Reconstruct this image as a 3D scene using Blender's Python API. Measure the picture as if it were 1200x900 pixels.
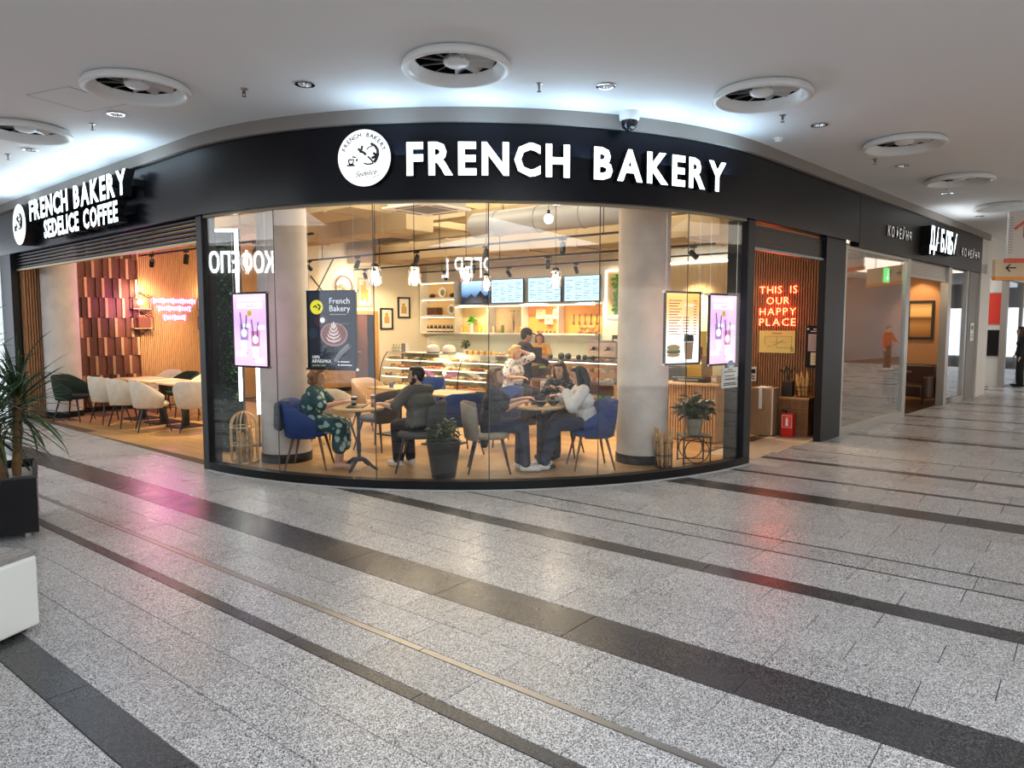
import bpy, bmesh, math, random
from mathutils import Vector, Matrix, Euler
for _o in list(bpy.data.objects):
    bpy.data.objects.remove(_o, do_unlink=True)
SC = bpy.context.scene
COL = SC.collection
PI = math.pi
# ---------------------------------------------------------------- camera
# world axes: x runs along the entrance side of the corner shop (away, to the right in the photo),
# y runs along its other side; the shop's rounded corner lies between them.
cam_d = bpy.data.cameras.new('camera')
cam_d.sensor_fit = 'HORIZONTAL'; cam_d.sensor_width = 36.0
cam_d.lens = 36.0 * 848.3 / 1200.0
cam_d.clip_end = 200
cam = bpy.data.objects.new('camera', cam_d)
COL.objects.link(cam)
cam.location = (0, 0, 1.75)
cam.rotation_euler = (math.radians(90 - 4.75), 0, math.radians(38.9 - 90))
SC.camera = cam
# ---------------------------------------------------------------- world, view
world = bpy.data.worlds.new('world'); SC.world = world
world.use_nodes = True
world.node_tree.nodes['Background'].inputs[0].default_value = (0.80, 0.88, 1.0, 1)
world.node_tree.nodes['Background'].inputs[1].default_value = 1.6
SC.view_settings.view_transform = 'Standard'
SC.view_settings.look = 'None'
SC.view_settings.gamma = 1.0
SC.view_settings.use_curve_mapping = False
SC.view_settings.exposure = 0.5
SC.cycles.use_denoising = True
SC.cycles.max_bounces = 10
SC.cycles.transparent_max_bounces = 24
SC.cycles.caustics_reflective = False
SC.cycles.caustics_refractive = False
SC.cycles.sample_clamp_indirect = 6.0

def lamp(name, kind, loc, energy, color=(1, 1, 1), parent=None, size=0.1, target=None, spot=None, blend=0.6, sy=None):
    d = bpy.data.lights.new(name, kind); d.energy = energy; d.color = color
    if kind == 'AREA':
        d.size = size
        if sy: d.shape = 'RECTANGLE'; d.size_y = sy
    elif kind in ('POINT', 'SPOT'):
        d.shadow_soft_size = size
    if kind == 'SPOT':
        d.spot_size = math.radians(spot or 80); d.spot_blend = blend
    o = bpy.data.objects.new(name, d); COL.objects.link(o); o.location = loc
    if target is not None:
        o.rotation_euler = (Vector(target) - Vector(loc)).to_track_quat('-Z', 'Y').to_euler()
    if parent: o.parent = parent
    return o
lamp('atrium_skylight', 'AREA', (-2.5,-3.5,3.88), 820, (.90,.95,1.0), None, 9.0, (-2.5,-3.5,0), sy=7.0)
lamp('hall_fill', 'AREA', (22,-3.6,3.88), 330, (1.0,.88,.74), None, 26.0, (22,-3.6,0), sy=3.0)  # added warm fill to brighten the entrance-side hall, no opening in the ceiling
lamp('hall_fill', 'AREA', (-1.5,15,3.88), 350, (.92,.96,1.0), None, 4.0, (-1.5,15,0), sy=14.0)  # same kind of added fill over the lounge-side hall
# ---------------------------------------------------------------- helpers
def rot_z(a):
    return Matrix.Rotation(a, 3, 'Z')

class M:
    """collects shapes and links them as one mesh object"""
    def __init__(self): self.v = []; self.f = []; self.mi = []
    def add(self, vs, fs, mi=0):
        b = len(self.v); self.v.extend([tuple(p) for p in vs])
        for f in fs: self.f.append(tuple(b + i for i in f)); self.mi.append(mi)
        return self
    def boxb(self, x0, x1, y0, y1, z0, z1, mi=0):
        vs = [(x0,y0,z0),(x1,y0,z0),(x1,y1,z0),(x0,y1,z0),(x0,y0,z1),(x1,y0,z1),(x1,y1,z1),(x0,y1,z1)]
        return self.add(vs, [(0,3,2,1),(4,5,6,7),(0,1,5,4),(1,2,6,5),(2,3,7,6),(3,0,4,7)], mi)
    def box(self, c, s, rz=0, mi=0, R=None):
        m = R if R is not None else rot_z(rz)
        c = Vector(c); vs = []
        for dz in (-.5, .5):
            for dx, dy in ((-.5,-.5),(.5,-.5),(.5,.5),(-.5,.5)):
                vs.append(c + m @ Vector((dx*s[0], dy*s[1], dz*s[2])))
        return self.add(vs, [(0,3,2,1),(4,5,6,7),(0,1,5,4),(1,2,6,5),(2,3,7,6),(3,0,4,7)], mi)
    def hexa(self, p, mi=0):
        return self.add(p, [(0,3,2,1),(4,5,6,7),(0,1,5,4),(1,2,6,5),(2,3,7,6),(3,0,4,7)], mi)
    def path(self, pts, r, n=8, mi=0, cap=True, closed=False):
        pts = [Vector(p) for p in pts]; k = len(pts)
        rs = r if isinstance(r, (list, tuple)) else [r]*k
        vs = []; fs = []; prev = None
        for i, p in enumerate(pts):
            if closed: t = pts[(i+1) % k] - pts[i-1]
            else: t = pts[min(i+1, k-1)] - pts[max(i-1, 0)]
            if t.length < 1e-9: t = Vector((0,0,1))
            t.normalize()
            if prev is None:
                a = Vector((0,0,1)) if abs(t.z) < .9 else Vector((1,0,0))
                u = t.cross(a).normalized()
            else:
                u = (prev - t*prev.dot(t))
                u = u.normalized() if u.length > 1e-6 else t.orthogonal().normalized()
            prev = u; w = t.cross(u)
            for j in range(n):
                a = 2*PI*j/n
                vs.append(p + (u*math.cos(a) + w*math.sin(a))*rs[i])
        segs = k if closed else k-1
        for i in range(segs):
            for j in range(n):
                a = i*n+j; b = i*n+(j+1) % n; c = ((i+1) % k)*n+(j+1) % n; d = ((i+1) % k)*n+j
                fs.append((a, b, c, d))
        if cap and not closed:
            fs.append(tuple(reversed(range(n)))); fs.append(tuple((k-1)*n+j for j in range(n)))
        return self.add(vs, fs, mi)
    def tube(self, p0, p1, r0, r1=None, n=8, mi=0):
        return self.path([p0, p1], [r0, r0 if r1 is None else r1], n, mi)
    def lathe(self, prof, c=(0,0,0), n=24, mi=0, R=None, cap=True):
        vs = []; fs = []; c = Vector(c)
        for r, z in prof:
            for j in range(n):
                a = 2*PI*j/n; q = Vector((r*math.cos(a), r*math.sin(a), z))
                vs.append(c + (R @ q if R is not None else q))
        for i in range(len(prof)-1):
            for j in range(n):
                fs.append((i*n+j, i*n+(j+1) % n, (i+1)*n+(j+1) % n, (i+1)*n+j))
        if cap and prof[0][0] > 1e-6: fs.append(tuple(reversed(range(n))))
        if cap and prof[-1][0] > 1e-6: fs.append(tuple((len(prof)-1)*n+j for j in range(n)))
        return self.add(vs, fs, mi)
    def ell(self, c, r, nu=12, nv=8, mi=0, R=None):
        if not isinstance(r, (list, tuple)): r = (r, r, r)
        vs = []; fs = []; c = Vector(c)
        for i in range(nv+1):
            t = PI*i/nv
            for j in range(nu):
                a = 2*PI*j/nu
                q = Vector((r[0]*math.sin(t)*math.cos(a), r[1]*math.sin(t)*math.sin(a), -r[2]*math.cos(t)))
                vs.append(c + (R @ q if R is not None else q))
        for i in range(nv):
            for j in range(nu):
                fs.append((i*nu+j, i*nu+(j+1) % nu, (i+1)*nu+(j+1) % nu, (i+1)*nu+j))
        return self.add(vs, fs, mi)
    def cap(self, p0, p1, r0, r1=None, n=10, mi=0):
        """tapered capsule with round ends"""
        r1 = r0 if r1 is None else r1
        p0 = Vector(p0); p1 = Vector(p1); d = p1-p0
        t = d.normalized() if d.length > 1e-6 else Vector((0,0,1))
        pts = []; rs = []
        for k in (-1, -.8, -.45, 0): pts.append(p0+t*(k*r0)); rs.append(r0*math.sqrt(max(1-k*k, 1e-4)))
        for k in (0, .45, .8, 1): pts.append(p1+t*(k*r1)); rs.append(r1*math.sqrt(max(1-k*k, 1e-4)))
        return self.path(pts, rs, n, mi)
    def prism(self, poly, o, ex, ey, ez, mi=0):
        """polygon (2d) in the plane o, ex, ey pushed along vector ez"""
        o = Vector(o); ex = Vector(ex); ey = Vector(ey); ez = Vector(ez); k = len(poly)
        a = [o+ex*x+ey*y for x, y in poly]; b = [p+ez for p in a]
        fs = [tuple(reversed(range(k))), tuple(range(k, 2*k))]
        fs += [(i, (i+1) % k, k+(i+1) % k, k+i) for i in range(k)]
        return self.add(a+b, fs, mi)
    def mesh(self, me, mat4, mi=0):
        return self.add([mat4 @ v.co for v in me.vertices], [tuple(p.vertices) for p in me.polygons], mi)
    def done(self, name, mats, parent=None, loc=None, rz=0, smooth=None, bevel=0, kind=None, seg=2):
        me = bpy.data.meshes.new(name)
        me.from_pydata(self.v, [], self.f)
        if not isinstance(mats, (list, tuple)): mats = [mats]
        for m in mats: me.materials.append(m)
        if len(mats) > 1: me.polygons.foreach_set('material_index', self.mi)
        bm = bmesh.new(); bm.from_mesh(me); bmesh.ops.recalc_face_normals(bm, faces=bm.faces); bm.to_mesh(me); bm.free()
        if smooth is not None:
            me.polygons.foreach_set('use_smooth', [True]*len(me.polygons))
            if smooth < 179: me.set_sharp_from_angle(angle=math.radians(smooth))
        me.update()
        o = bpy.data.objects.new(name, me); COL.objects.link(o)
        if parent: o.parent = parent
        if loc: o.location = loc
        if rz: o.rotation_euler = (0, 0, rz)
        if bevel:
            b = o.modifiers.new('bevel', 'BEVEL'); b.width = bevel; b.segments = seg; b.limit_method = 'ANGLE'; b.angle_limit = math.radians(40)
        if kind: o['kind'] = kind
        return o

def inst(name, src, parent=None, loc=(0,0,0), rot=(0,0,0), scale=(1,1,1)):
    """another object that shares the mesh of src"""
    o = src.copy(); o.name = name; COL.objects.link(o)
    o.parent = parent; o.location = loc; o.rotation_euler = rot; o.scale = scale
    return o

def tag(o, label, cat, group=None):
    o['label'] = label; o['category'] = cat
    if group: o['group'] = group
    return o

def thing(name, label, cat, loc=(0,0,0), rz=0, group=None):
    o = bpy.data.objects.new(name, None); COL.objects.link(o)
    o.empty_display_size = .1
    o.location = loc; o.rotation_euler = (0, 0, rz)
    return tag(o, label, cat, group)

def dup(root, loc, rz, label, group=None):
    r = root.copy(); COL.objects.link(r); r.location = loc; r.rotation_euler = (0, 0, rz)
    r['label'] = label
    if group: r['group'] = group
    elif 'group' in r: del r['group']
    def kids(a, b):
        for ch in list(a.children):
            c = ch.copy(); COL.objects.link(c); c.parent = b
            kids(ch, c)
    kids(root, r)
    return r

def facing(du, dv):
    """turn about z that points a thing's own +y along (du, dv)"""
    return math.atan2(-du, dv)

_tc = {}
def text_me(s, size=1.0, offset=0.0, depth=0.0, align='CENTER', shear=0.0, res=2, space=1.0):
    key = (s, size, offset, depth, align, shear, res, space)
    if key in _tc: return _tc[key]
    c = bpy.data.curves.new('lettering', 'FONT'); c.body = s; c.size = size; c.offset = offset
    c.extrude = depth; c.align_x = align; c.align_y = 'BOTTOM_BASELINE'; c.shear = shear; c.resolution_u = res
    c.space_character = space
    o = bpy.data.objects.new('lettering', c)
    me = bpy.data.meshes.new_from_object(o)
    bpy.data.objects.remove(o); bpy.data.curves.remove(c)
    _tc[key] = me
    return me

def frame4(o, ex, ez, n):
    """matrix taking text (x right, y up, z out) to the plane at o"""
    ex = Vector(ex).normalized(); n = Vector(n).normalized(); ez = Vector(ez).normalized()
    m = Matrix((ex, ez, n)).transposed().to_4x4(); m.translation = Vector(o)
    return m

def write(mb, s, o, ex, n, size, offset=0.0, depth=0.0, mi=0, align='CENTER', shear=0.0, sx=1.0, space=1.0, ez=(0,0,1)):
    me = text_me(s, 1.0, offset, depth/size if size else 0, align, shear, 2, space)
    return mb.mesh(me, frame4(o, ex, ez, n) @ Matrix.Diagonal((size*sx, size, size, 1)), mi)

# ---------------------------------------------------------------- materials
_mats = {}
def mat(name, col=(.5,.5,.5), rough=.5, metal=0.0, emit=None, es=1.0, spec=None, coat=0, bump=0, bscale=40, var=0, vscale=8, alpha=None, trans=0, rnd=0):
    if name in _mats: return _mats[name]
    m = bpy.data.materials.new(name); m.use_nodes = True; _mats[name] = m
    nt = m.node_tree; b = nt.nodes['Principled BSDF']
    c4 = (*col, 1)
    b.inputs['Base Color'].default_value = c4
    b.inputs['Roughness'].default_value = rough; b.inputs['Metallic'].default_value = metal
    if spec is not None: b.inputs['Specular IOR Level'].default_value = spec
    if coat: b.inputs['Coat Weight'].default_value = coat; b.inputs['Coat Roughness'].default_value = .08
    if trans: b.inputs['Transmission Weight'].default_value = trans
    if alpha is not None: b.inputs['Alpha'].default_value = alpha
    if emit: b.inputs['Emission Color'].default_value = (*emit, 1); b.inputs['Emission Strength'].default_value = es
    if bump or var:
        tc = nt.nodes.new('ShaderNodeTexCoord')
    if var or rnd:
        mix = nt.nodes.new('ShaderNodeHueSaturation'); mix.inputs['Color'].default_value = c4
        val = None
        if var:
            nz = nt.nodes.new('ShaderNodeTexNoise'); nz.inputs['Scale'].default_value = vscale; nz.inputs['Detail'].default_value = 4
            nt.links.new(tc.outputs['Object'], nz.inputs['Vector'])
            mr = nt.nodes.new('ShaderNodeMapRange'); mr.inputs['From Min'].default_value = .3; mr.inputs['From Max'].default_value = .7
            mr.inputs['To Min'].default_value = 1-var; mr.inputs['To Max'].default_value = 1+var
            nt.links.new(nz.outputs['Fac'], mr.inputs['Value']); val = mr.outputs[0]
        if rnd:
            oi = nt.nodes.new('ShaderNodeObjectInfo'); mr2 = nt.nodes.new('ShaderNodeMapRange')
            mr2.inputs['To Min'].default_value = 1-rnd; mr2.inputs['To Max'].default_value = 1+rnd
            nt.links.new(oi.outputs['Random'], mr2.inputs['Value'])
            if val is None: val = mr2.outputs[0]
            else:
                mu = nt.nodes.new('ShaderNodeMath'); mu.operation = 'MULTIPLY'
                nt.links.new(val, mu.inputs[0]); nt.links.new(mr2.outputs[0], mu.inputs[1]); val = mu.outputs[0]
        nt.links.new(val, mix.inputs['Value']); nt.links.new(mix.outputs[0], b.inputs['Base Color'])
    if bump:
        nb = nt.nodes.new('ShaderNodeTexNoise'); nb.inputs['Scale'].default_value = bscale; nb.inputs['Detail'].default_value = 5
        nt.links.new(tc.outputs['Object'], nb.inputs['Vector'])
        bp = nt.nodes.new('ShaderNodeBump'); bp.inputs['Strength'].default_value = bump; bp.inputs['Distance'].default_value = .01
        nt.links.new(nb.outputs['Fac'], bp.inputs['Height']); nt.links.new(bp.outputs[0], b.inputs['Normal'])
    return m

def glow(name, col, s):
    if name in _mats: return _mats[name]
    m = bpy.data.materials.new(name); m.use_nodes = True; _mats[name] = m
    nt = m.node_tree; nt.nodes.remove(nt.nodes['Principled BSDF'])
    e = nt.nodes.new('ShaderNodeEmission'); e.inputs[0].default_value = (*col, 1); e.inputs[1].default_value = s
    nt.links.new(e.outputs[0], nt.nodes['Material Output'].inputs[0])
    return m

def clear_glass(name, base=.05, tint=(.96,.98,.97)):
    m = bpy.data.materials.new(name); m.use_nodes = True; _mats[name] = m
    nt = m.node_tree; nt.nodes.remove(nt.nodes['Principled BSDF'])
    t = nt.nodes.new('ShaderNodeBsdfTransparent'); t.inputs[0].default_value = (*tint, 1)
    g = nt.nodes.new('ShaderNodeBsdfGlossy'); g.inputs['Roughness'].default_value = 0.0; g.inputs['Color'].default_value = (1,1,1,1)
    lw = nt.nodes.new('ShaderNodeLayerWeight'); lw.inputs[0].default_value = .5
    pw = nt.nodes.new('ShaderNodeMath'); pw.operation = 'POWER'; pw.inputs[1].default_value = 4.0
    ma = nt.nodes.new('ShaderNodeMath'); ma.operation = 'MULTIPLY_ADD'; ma.inputs[1].default_value = .85; ma.inputs[2].default_value = base
    mx = nt.nodes.new('ShaderNodeMixShader')
    nt.links.new(lw.outputs['Facing'], pw.inputs[0]); nt.links.new(pw.outputs[0], ma.inputs[0]); nt.links.new(ma.outputs[0], mx.inputs[0])
    nt.links.new(t.outputs[0], mx.inputs[1]); nt.links.new(g.outputs[0], mx.inputs[2])
    nt.links.new(mx.outputs[0], nt.nodes['Material Output'].inputs[0])
    return m

def granite(name, dark, mid, light, rough=.2, scale=150, spread=.12):
    m = bpy.data.materials.new(name); m.use_nodes = True; _mats[name] = m
    nt = m.node_tree; b = nt.nodes['Principled BSDF']; b.inputs['Roughness'].default_value = rough; b.inputs['Specular IOR Level'].default_value = .35
    ge = nt.nodes.new('ShaderNodeNewGeometry')
    vo = nt.nodes.new('ShaderNodeTexVoronoi'); vo.inputs['Scale'].default_value = scale
    nt.links.new(ge.outputs['Position'], vo.inputs['Vector'])
    sp = nt.nodes.new('ShaderNodeSeparateColor'); nt.links.new(vo.outputs['Color'], sp.inputs[0])
    cr = nt.nodes.new('ShaderNodeValToRGB'); e = cr.color_ramp.elements
    e[0].position = 0.0; e[0].color = (*dark, 1); e[1].position = 1.0; e[1].color = (*light, 1)
    q = cr.color_ramp.elements.new(.22); q.color = (*dark, 1)
    q = cr.color_ramp.elements.new(.34); q.color = (*mid, 1)
    q = cr.color_ramp.elements.new(.62); q.color = (*mid, 1)
    q = cr.color_ramp.elements.new(.74); q.color = (*light, 1)
    nt.links.new(sp.outputs[0], cr.inputs[0])
    n2 = nt.nodes.new('ShaderNodeTexNoise'); n2.inputs['Scale'].default_value = 1.3; n2.inputs['Detail'].default_value = 3
    nt.links.new(ge.outputs['Position'], n2.inputs['Vector'])
    oi = nt.nodes.new('ShaderNodeObjectInfo')
    ad = nt.nodes.new('ShaderNodeMath'); ad.operation = 'ADD'
    nt.links.new(oi.outputs['Random'], ad.inputs[0]); nt.links.new(n2.outputs['Fac'], ad.inputs[1])
    mr = nt.nodes.new('ShaderNodeMapRange'); mr.inputs['From Min'].default_value = .3; mr.inputs['From Max'].default_value = 1.7
    mr.inputs['To Min'].default_value = 1-spread; mr.inputs['To Max'].default_value = 1+spread
    nt.links.new(ad.outputs[0], mr.inputs['Value'])
    hs = nt.nodes.new('ShaderNodeHueSaturation'); nt.links.new(cr.outputs[0], hs.inputs['Color']); nt.links.new(mr.outputs[0], hs.inputs['Value'])
    nt.links.new(hs.outputs[0], b.inputs['Base Color'])
    # the polish varies a little, as it does on walked granite
    rr = nt.nodes.new('ShaderNodeMapRange'); rr.inputs['To Min'].default_value = rough*.75; rr.inputs['To Max'].default_value = rough*1.35
    nt.links.new(n2.outputs['Fac'], rr.inputs['Value']); nt.links.new(rr.outputs[0], b.inputs['Roughness'])
    return m

def wood(name, c0, c1, scale=(1,1,12), rough=.45, rnd=.1, freq=6):
    m = bpy.data.materials.new(name); m.use_nodes = True; _mats[name] = m
    nt = m.node_tree; b = nt.nodes['Principled BSDF']; b.inputs['Roughness'].default_value = rough
    ge = nt.nodes.new('ShaderNodeTexCoord'); mp = nt.nodes.new('ShaderNodeMapping'); mp.inputs['Scale'].default_value = scale
    nt.links.new(ge.outputs['Object'], mp.inputs[0])
    nz = nt.nodes.new('ShaderNodeTexNoise'); nz.inputs['Scale'].default_value = freq; nz.inputs['Detail'].default_value = 6; nz.inputs['Distortion'].default_value = .6
    nt.links.new(mp.outputs[0], nz.inputs['Vector'])
    cr = nt.nodes.new('ShaderNodeValToRGB'); e = cr.color_ramp.elements
    e[0].position = .32; e[0].color = (*c0, 1); e[1].position = .68; e[1].color = (*c1, 1)
    nt.links.new(nz.outputs['Fac'], cr.inputs[0])
    oi = nt.nodes.new('ShaderNodeObjectInfo'); mr = nt.nodes.new('ShaderNodeMapRange'); mr.inputs['To Min'].default_value = 1-rnd; mr.inputs['To Max'].default_value = 1+rnd
    nt.links.new(oi.outputs['Random'], mr.inputs['Value'])
    hs = nt.nodes.new('ShaderNodeHueSaturation'); nt.links.new(cr.outputs[0], hs.inputs['Color']); nt.links.new(mr.outputs[0], hs.inputs['Value'])
    nt.links.new(hs.outputs[0], b.inputs['Base Color'])
    return m

def grad(name, stops, axis='Z', emit=0, rough=.5):
    """colour bands printed along one axis of the object's own box"""
    m = bpy.data.materials.new(name); m.use_nodes = True; _mats[name] = m
    nt = m.node_tree; b = nt.nodes['Principled BSDF']; b.inputs['Roughness'].default_value = rough
    tc = nt.nodes.new('ShaderNodeTexCoord'); s = nt.nodes.new('ShaderNodeSeparateXYZ'); nt.links.new(tc.outputs['Generated'], s.inputs[0])
    cr = nt.nodes.new('ShaderNodeValToRGB'); e = cr.color_ramp.elements
    e[0].position = stops[0][0]; e[0].color = (*stops[0][1], 1); e[1].position = stops[-1][0]; e[1].color = (*stops[-1][1], 1)
    for p, c in stops[1:-1]:
        q = e.new(p); q.color = (*c, 1)
    nt.links.new(s.outputs[axis], cr.inputs[0]); nt.links.new(cr.outputs[0], b.inputs['Base Color'])
    if emit:
        nt.links.new(cr.outputs[0], b.inputs['Emission Color']); b.inputs['Emission Strength'].default_value = emit
    return m

GRAN = granite('grey_granite', (.05,.052,.055), (.34,.34,.345), (.72,.72,.73), .27, 230)
GRAN_D = granite('charcoal_granite', (.030,.030,.033), (.042,.042,.045), (.085,.085,.09), .26, 170, .1)
BLACK = mat('black_paint', (.006,.006,.007), .4, spec=.25)
BLACKM = mat('black_satin_metal', (.008,.008,.010), .4, spec=.3)
FASC = mat('black_fascia_panel', (.004,.0045,.008), .25, spec=.3)
FASC2 = mat('charcoal_fascia_panel', (.017,.016,.0155), .42, spec=.3)
CEIL = mat('ceiling_paint', (.80,.78,.77), .8)
CORN = mat('cornice_paint', (.26,.225,.20), .6)
WHITE = mat('white_paint', (.82,.82,.80), .5)
CREAM = mat('cream_wall', (.80,.74,.62), .8)
BEIGE = mat('beige_paint', (.45,.36,.215), .75, var=.06, vscale=2)
PLAST = mat('grey_plaster', (.62,.57,.52), .8, bump=.25, bscale=14, var=.12, vscale=3)
STEEL = mat('brushed_steel', (.62,.60,.57), .3, 1.0)
CHROME = mat('chrome', (.75,.76,.78), .12, 1.0)
GOLD = mat('gold_metal', (.75,.52,.22), .28, 1.0)
GLASS = clear_glass('shop_glass', .032, (.98,.99,.985))
GLASS2 = clear_glass('cafe_glass', .12, (.90,.92,.91))
TIN = clear_glass('thin_glass', .02, (.97,.98,.97))
WOODFL = wood('oak_floor', (.34,.19,.07), (.52,.31,.12), (2,14,1), .4, .14)
OAKF2 = wood('oak_floor_across', (.42,.24,.10), (.62,.38,.17), (14,2,1), .35, .14)
OAK = wood('oak_board', (.55,.36,.17), (.72,.50,.26), (12,12,1.5), .45)
OAKS = wood('slat_oak', (.45,.25,.10), (.62,.37,.16), (12,12,1), .5)
WALN = wood('walnut', (.10,.036,.020), (.20,.075,.036), (14,14,1.5), .45, .35)
TANW = wood('tan_wood', (.55,.33,.16), (.72,.48,.26), (14,14,1.5), .45, .25)
REDW = wood('reddish_slat_wood', (.22,.10,.042), (.36,.175,.075), (12,12,1), .5)
DARKB = mat('dark_backing', (.035,.022,.014), .8)
SIGNW = glow('sign_face_white', (.80,.92,1.0), 3.0)
EMBW = glow('emblem_face_white', (.93,.98,1.0), 1.25)
LEDW = glow('led_white', (.95,1.0,.98), 6.0)
INK = mat('print_black', (.02,.02,.022), .6)
# ================================================================ the facade line
CX, CY, CR = 9.2995, 8.2115, 4.8546
def arc(t, off=0.0):
    a = math.radians(t); r = CR+off
    return Vector((CX+r*math.cos(a), CY+r*math.sin(a), 0))
def arc_n(t):
    a = math.radians(t); return Vector((math.cos(a), math.sin(a), 0))
def arc_t(t):           # direction of reading, from the lounge side round to the entrance
    a = math.radians(t); return Vector((-math.sin(a), math.cos(a), 0))
T0, T1 = 180.0, 264.8
L_O = arc(T0); L_X = Vector((.0364, .9993, 0)).normalized(); L_N = Vector((-L_X.y, L_X.x, 0))
R_O = arc(T1); R_X = Vector((.9959, -.0902, 0)).normalized(); R_N = Vector((R_X.y, -R_X.x, 0))
def LP(s, off=0.0, z=0.0): return L_O + L_X*s + L_N*off + Vector((0,0,z))
def RP(s, off=0.0, z=0.0): return R_O + R_X*s + R_N*off + Vector((0,0,z))
def facade(off, s_left, s_right, step=3.0):
    p = [LP(s_left, off)]
    k = int(math.ceil((T1-T0)/step))
    p += [arc(T0+(T1-T0)*i/k, off) for i in range(k+1)]
    p.append(RP(s_right, off)); return p
def band(mb, outer, inner, z0, z1, mi=0):
    """solid strip between two plan polylines"""
    k = len(outer); vs = []
    for p in outer: vs.append((p.x, p.y, z0)); vs.append((p.x, p.y, z1))
    for p in inner: vs.append((p.x, p.y, z0)); vs.append((p.x, p.y, z1))
    fs = []
    for i in range(k-1):
        a, b = 2*i, 2*i+2; c, d = 2*k+2*i, 2*k+2*i+2
        fs += [(a, b, b+1, a+1), (c, c+1, d+1, d), (a+1, b+1, d+1, c+1), (a, c, d, b)]
    fs += [(0, 1, 2*k+1, 2*k), (2*k-2, 4*k-2, 4*k-1, 2*k-1)]
    return mb.add(vs, fs, mi)
def inside_shop(x, y, m=0.0):
    """True where (x, y) lies behind the facade by more than m"""
    p = Vector((x, y, 0))
    if (p-R_O).dot(R_X) > 0: return (p-R_O).dot(R_N) < -m
    if (p-L_O).dot(L_X) > 0: return (p-L_O).dot(L_N) < -m
    return (p - Vector((CX, CY, 0))).length < CR-m

# ================================================================ floor of the mall
_F = Vector((math.cos(math.radians(38.9)), math.sin(math.radians(38.9)), 0)); _R = Vector((_F.y, -_F.x, 0))
_ct, _st = math.cos(math.radians(4.75)), math.sin(math.radians(4.75))
def seen(x, y, z=0.0):
    """picture position and depth, used only to pick which tiles show largest"""
    q = Vector((x, y, 0)); zc = (z-1.75); f = q.dot(_F)*_ct - zc*_st; r = q.dot(_R); u = q.dot(_F)*_st + zc*_ct
    if f < .3: return None
    return 600+848.3*r/f, 450-848.3*u/f, f

S_ = 1.1146
rows = []       # (x0, x1, kind)
def put(edges, kind='l'):
    for a, b in zip(edges, edges[1:]): rows.append((a*S_, b*S_, kind))
put([-1.41,-1.14,-.87,-.60,-.33,-.06,.21,.48,.76,1.037]); put([1.037,1.21],'d'); put([1.21,1.473,1.735,2.0]); put([2.0,2.075],'d')
put([2.075,2.340]); put([2.340,2.384],'m'); put([2.384,2.64,2.895]); put([2.895,3.235],'d'); put([3.235,3.53,3.77,4.01,4.25]); put([4.25,4.43],'d')
put([4.43,4.68,4.935]); put([4.935,4.962],'t'); put([4.962,5.237]); put([5.237,5.264],'t'); put([5.264,5.55,5.85,6.2,6.525]); put([6.525,6.83],'d')
put([6.83,7.15,7.49]); put([7.49,7.575],'d'); put([7.575,7.95,8.39]); put([8.39,8.54],'d'); put([8.54,8.9,9.25]); put([9.25,9.29],'t')
put([9.29,9.6,9.95,10.3,10.6,10.925]); put([10.925,11.167],'d'); put([11.167,11.3]); put([11.3,11.34],'t'); put([11.34,11.7,12.1,12.6]); put([12.6,12.7],'d')
_e = 12.7
for w, dk in ((1.1,.16),(1.3,.1),(1.2,.2),(1.6,.1),(1.9,.2),(1.9,.1),(2.2,.22),(2.5,.15),(2.5,.2)):
    n = int(w/.33); put([_e+w*i/n for i in range(n+1)]); put([_e+w, _e+w+dk], 'd'); _e += w+dk
TL = .667
floor = M().boxb(-9, 46, -9, 27, -.12, -.006).done('floor', mat('grout', (.10,.10,.105), .9), kind='structure')
cand = []
for i, (x0, x1, kd) in enumerate(rows):
    ln = {'l': TL, 'd': TL*1.5, 'm': 2.6, 't': TL*2}[kd]
    off = (.189*S_*1.05 + (i*0.5 % 1)*ln + (i % 3)*.03) if kd == 'l' else .2+.17*i
    y = off - ln*math.ceil((off+8.5)/ln)
    while y < 19:
        xc, yc = (x0+x1)/2, y+ln/2
        if not inside_shop(xc, yc, .42):
            s = seen(xc, yc); ar = 0
            if s and -60 < s[0] < 1260 and 380 < s[1] < 940: ar = (x1-x0)*ln/s[2]**3
            cand.append((ar, i, x0, x1, y, y+ln, kd))
        y += ln
cand.sort(reverse=True)
tile_mat = {'l': GRAN, 'd': GRAN_D, 't': GRAN_D, 'm': mat('strip_steel', (.34,.33,.32), .36, 1.0)}
tile_name = {'l': 'tile', 'd': 'dark_tile', 't': 'dark_strip', 'm': 'metal_strip'}
_tile_src = {}
far = {'l': M(), 'd': M(), 't': M(), 'm': M()}
_cnt = {'l': 0, 'd': 0, 't': 0, 'm': 0}
random.seed(3)
for ar, i, x0, x1, y0, y1, kd in cand:
    g = .0026
    if ar > 0 and _cnt[kd] < {'l': 280, 'd': 90, 't': 40, 'm': 20}[kd]:
        _cnt[kd] += 1
        key = (i, kd)
        if key not in _tile_src:
            w, l = (x1-x0)/2-g, (y1-y0)/2-g
            c = .0008
            _tile_src[key] = M().add([(-w,-l,-.006),(w,-l,-.006),(w,l,-.006),(-w,l,-.006),(-w+c,-l+c,0),(w-c,-l+c,0),(w-c,l-c,0),(-w+c,l-c,0)],
                [(4,5,6,7),(0,1,5,4),(1,2,6,5),(2,3,7,6),(3,0,4,7)]).done(tile_name[kd], tile_mat[kd], floor)
            o = _tile_src[key]; o.location = ((x0+x1)/2, (y0+y1)/2, 0)
        else:
            o = inst(tile_name[kd], _tile_src[key], floor, ((x0+x1)/2, (y0+y1)/2, 0))
        o.location.z = random.uniform(-.0005, .0002)
    else:
        far[kd].boxb(x0+g, x1-g, y0+g, y1-g, -.006, 0)
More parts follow.
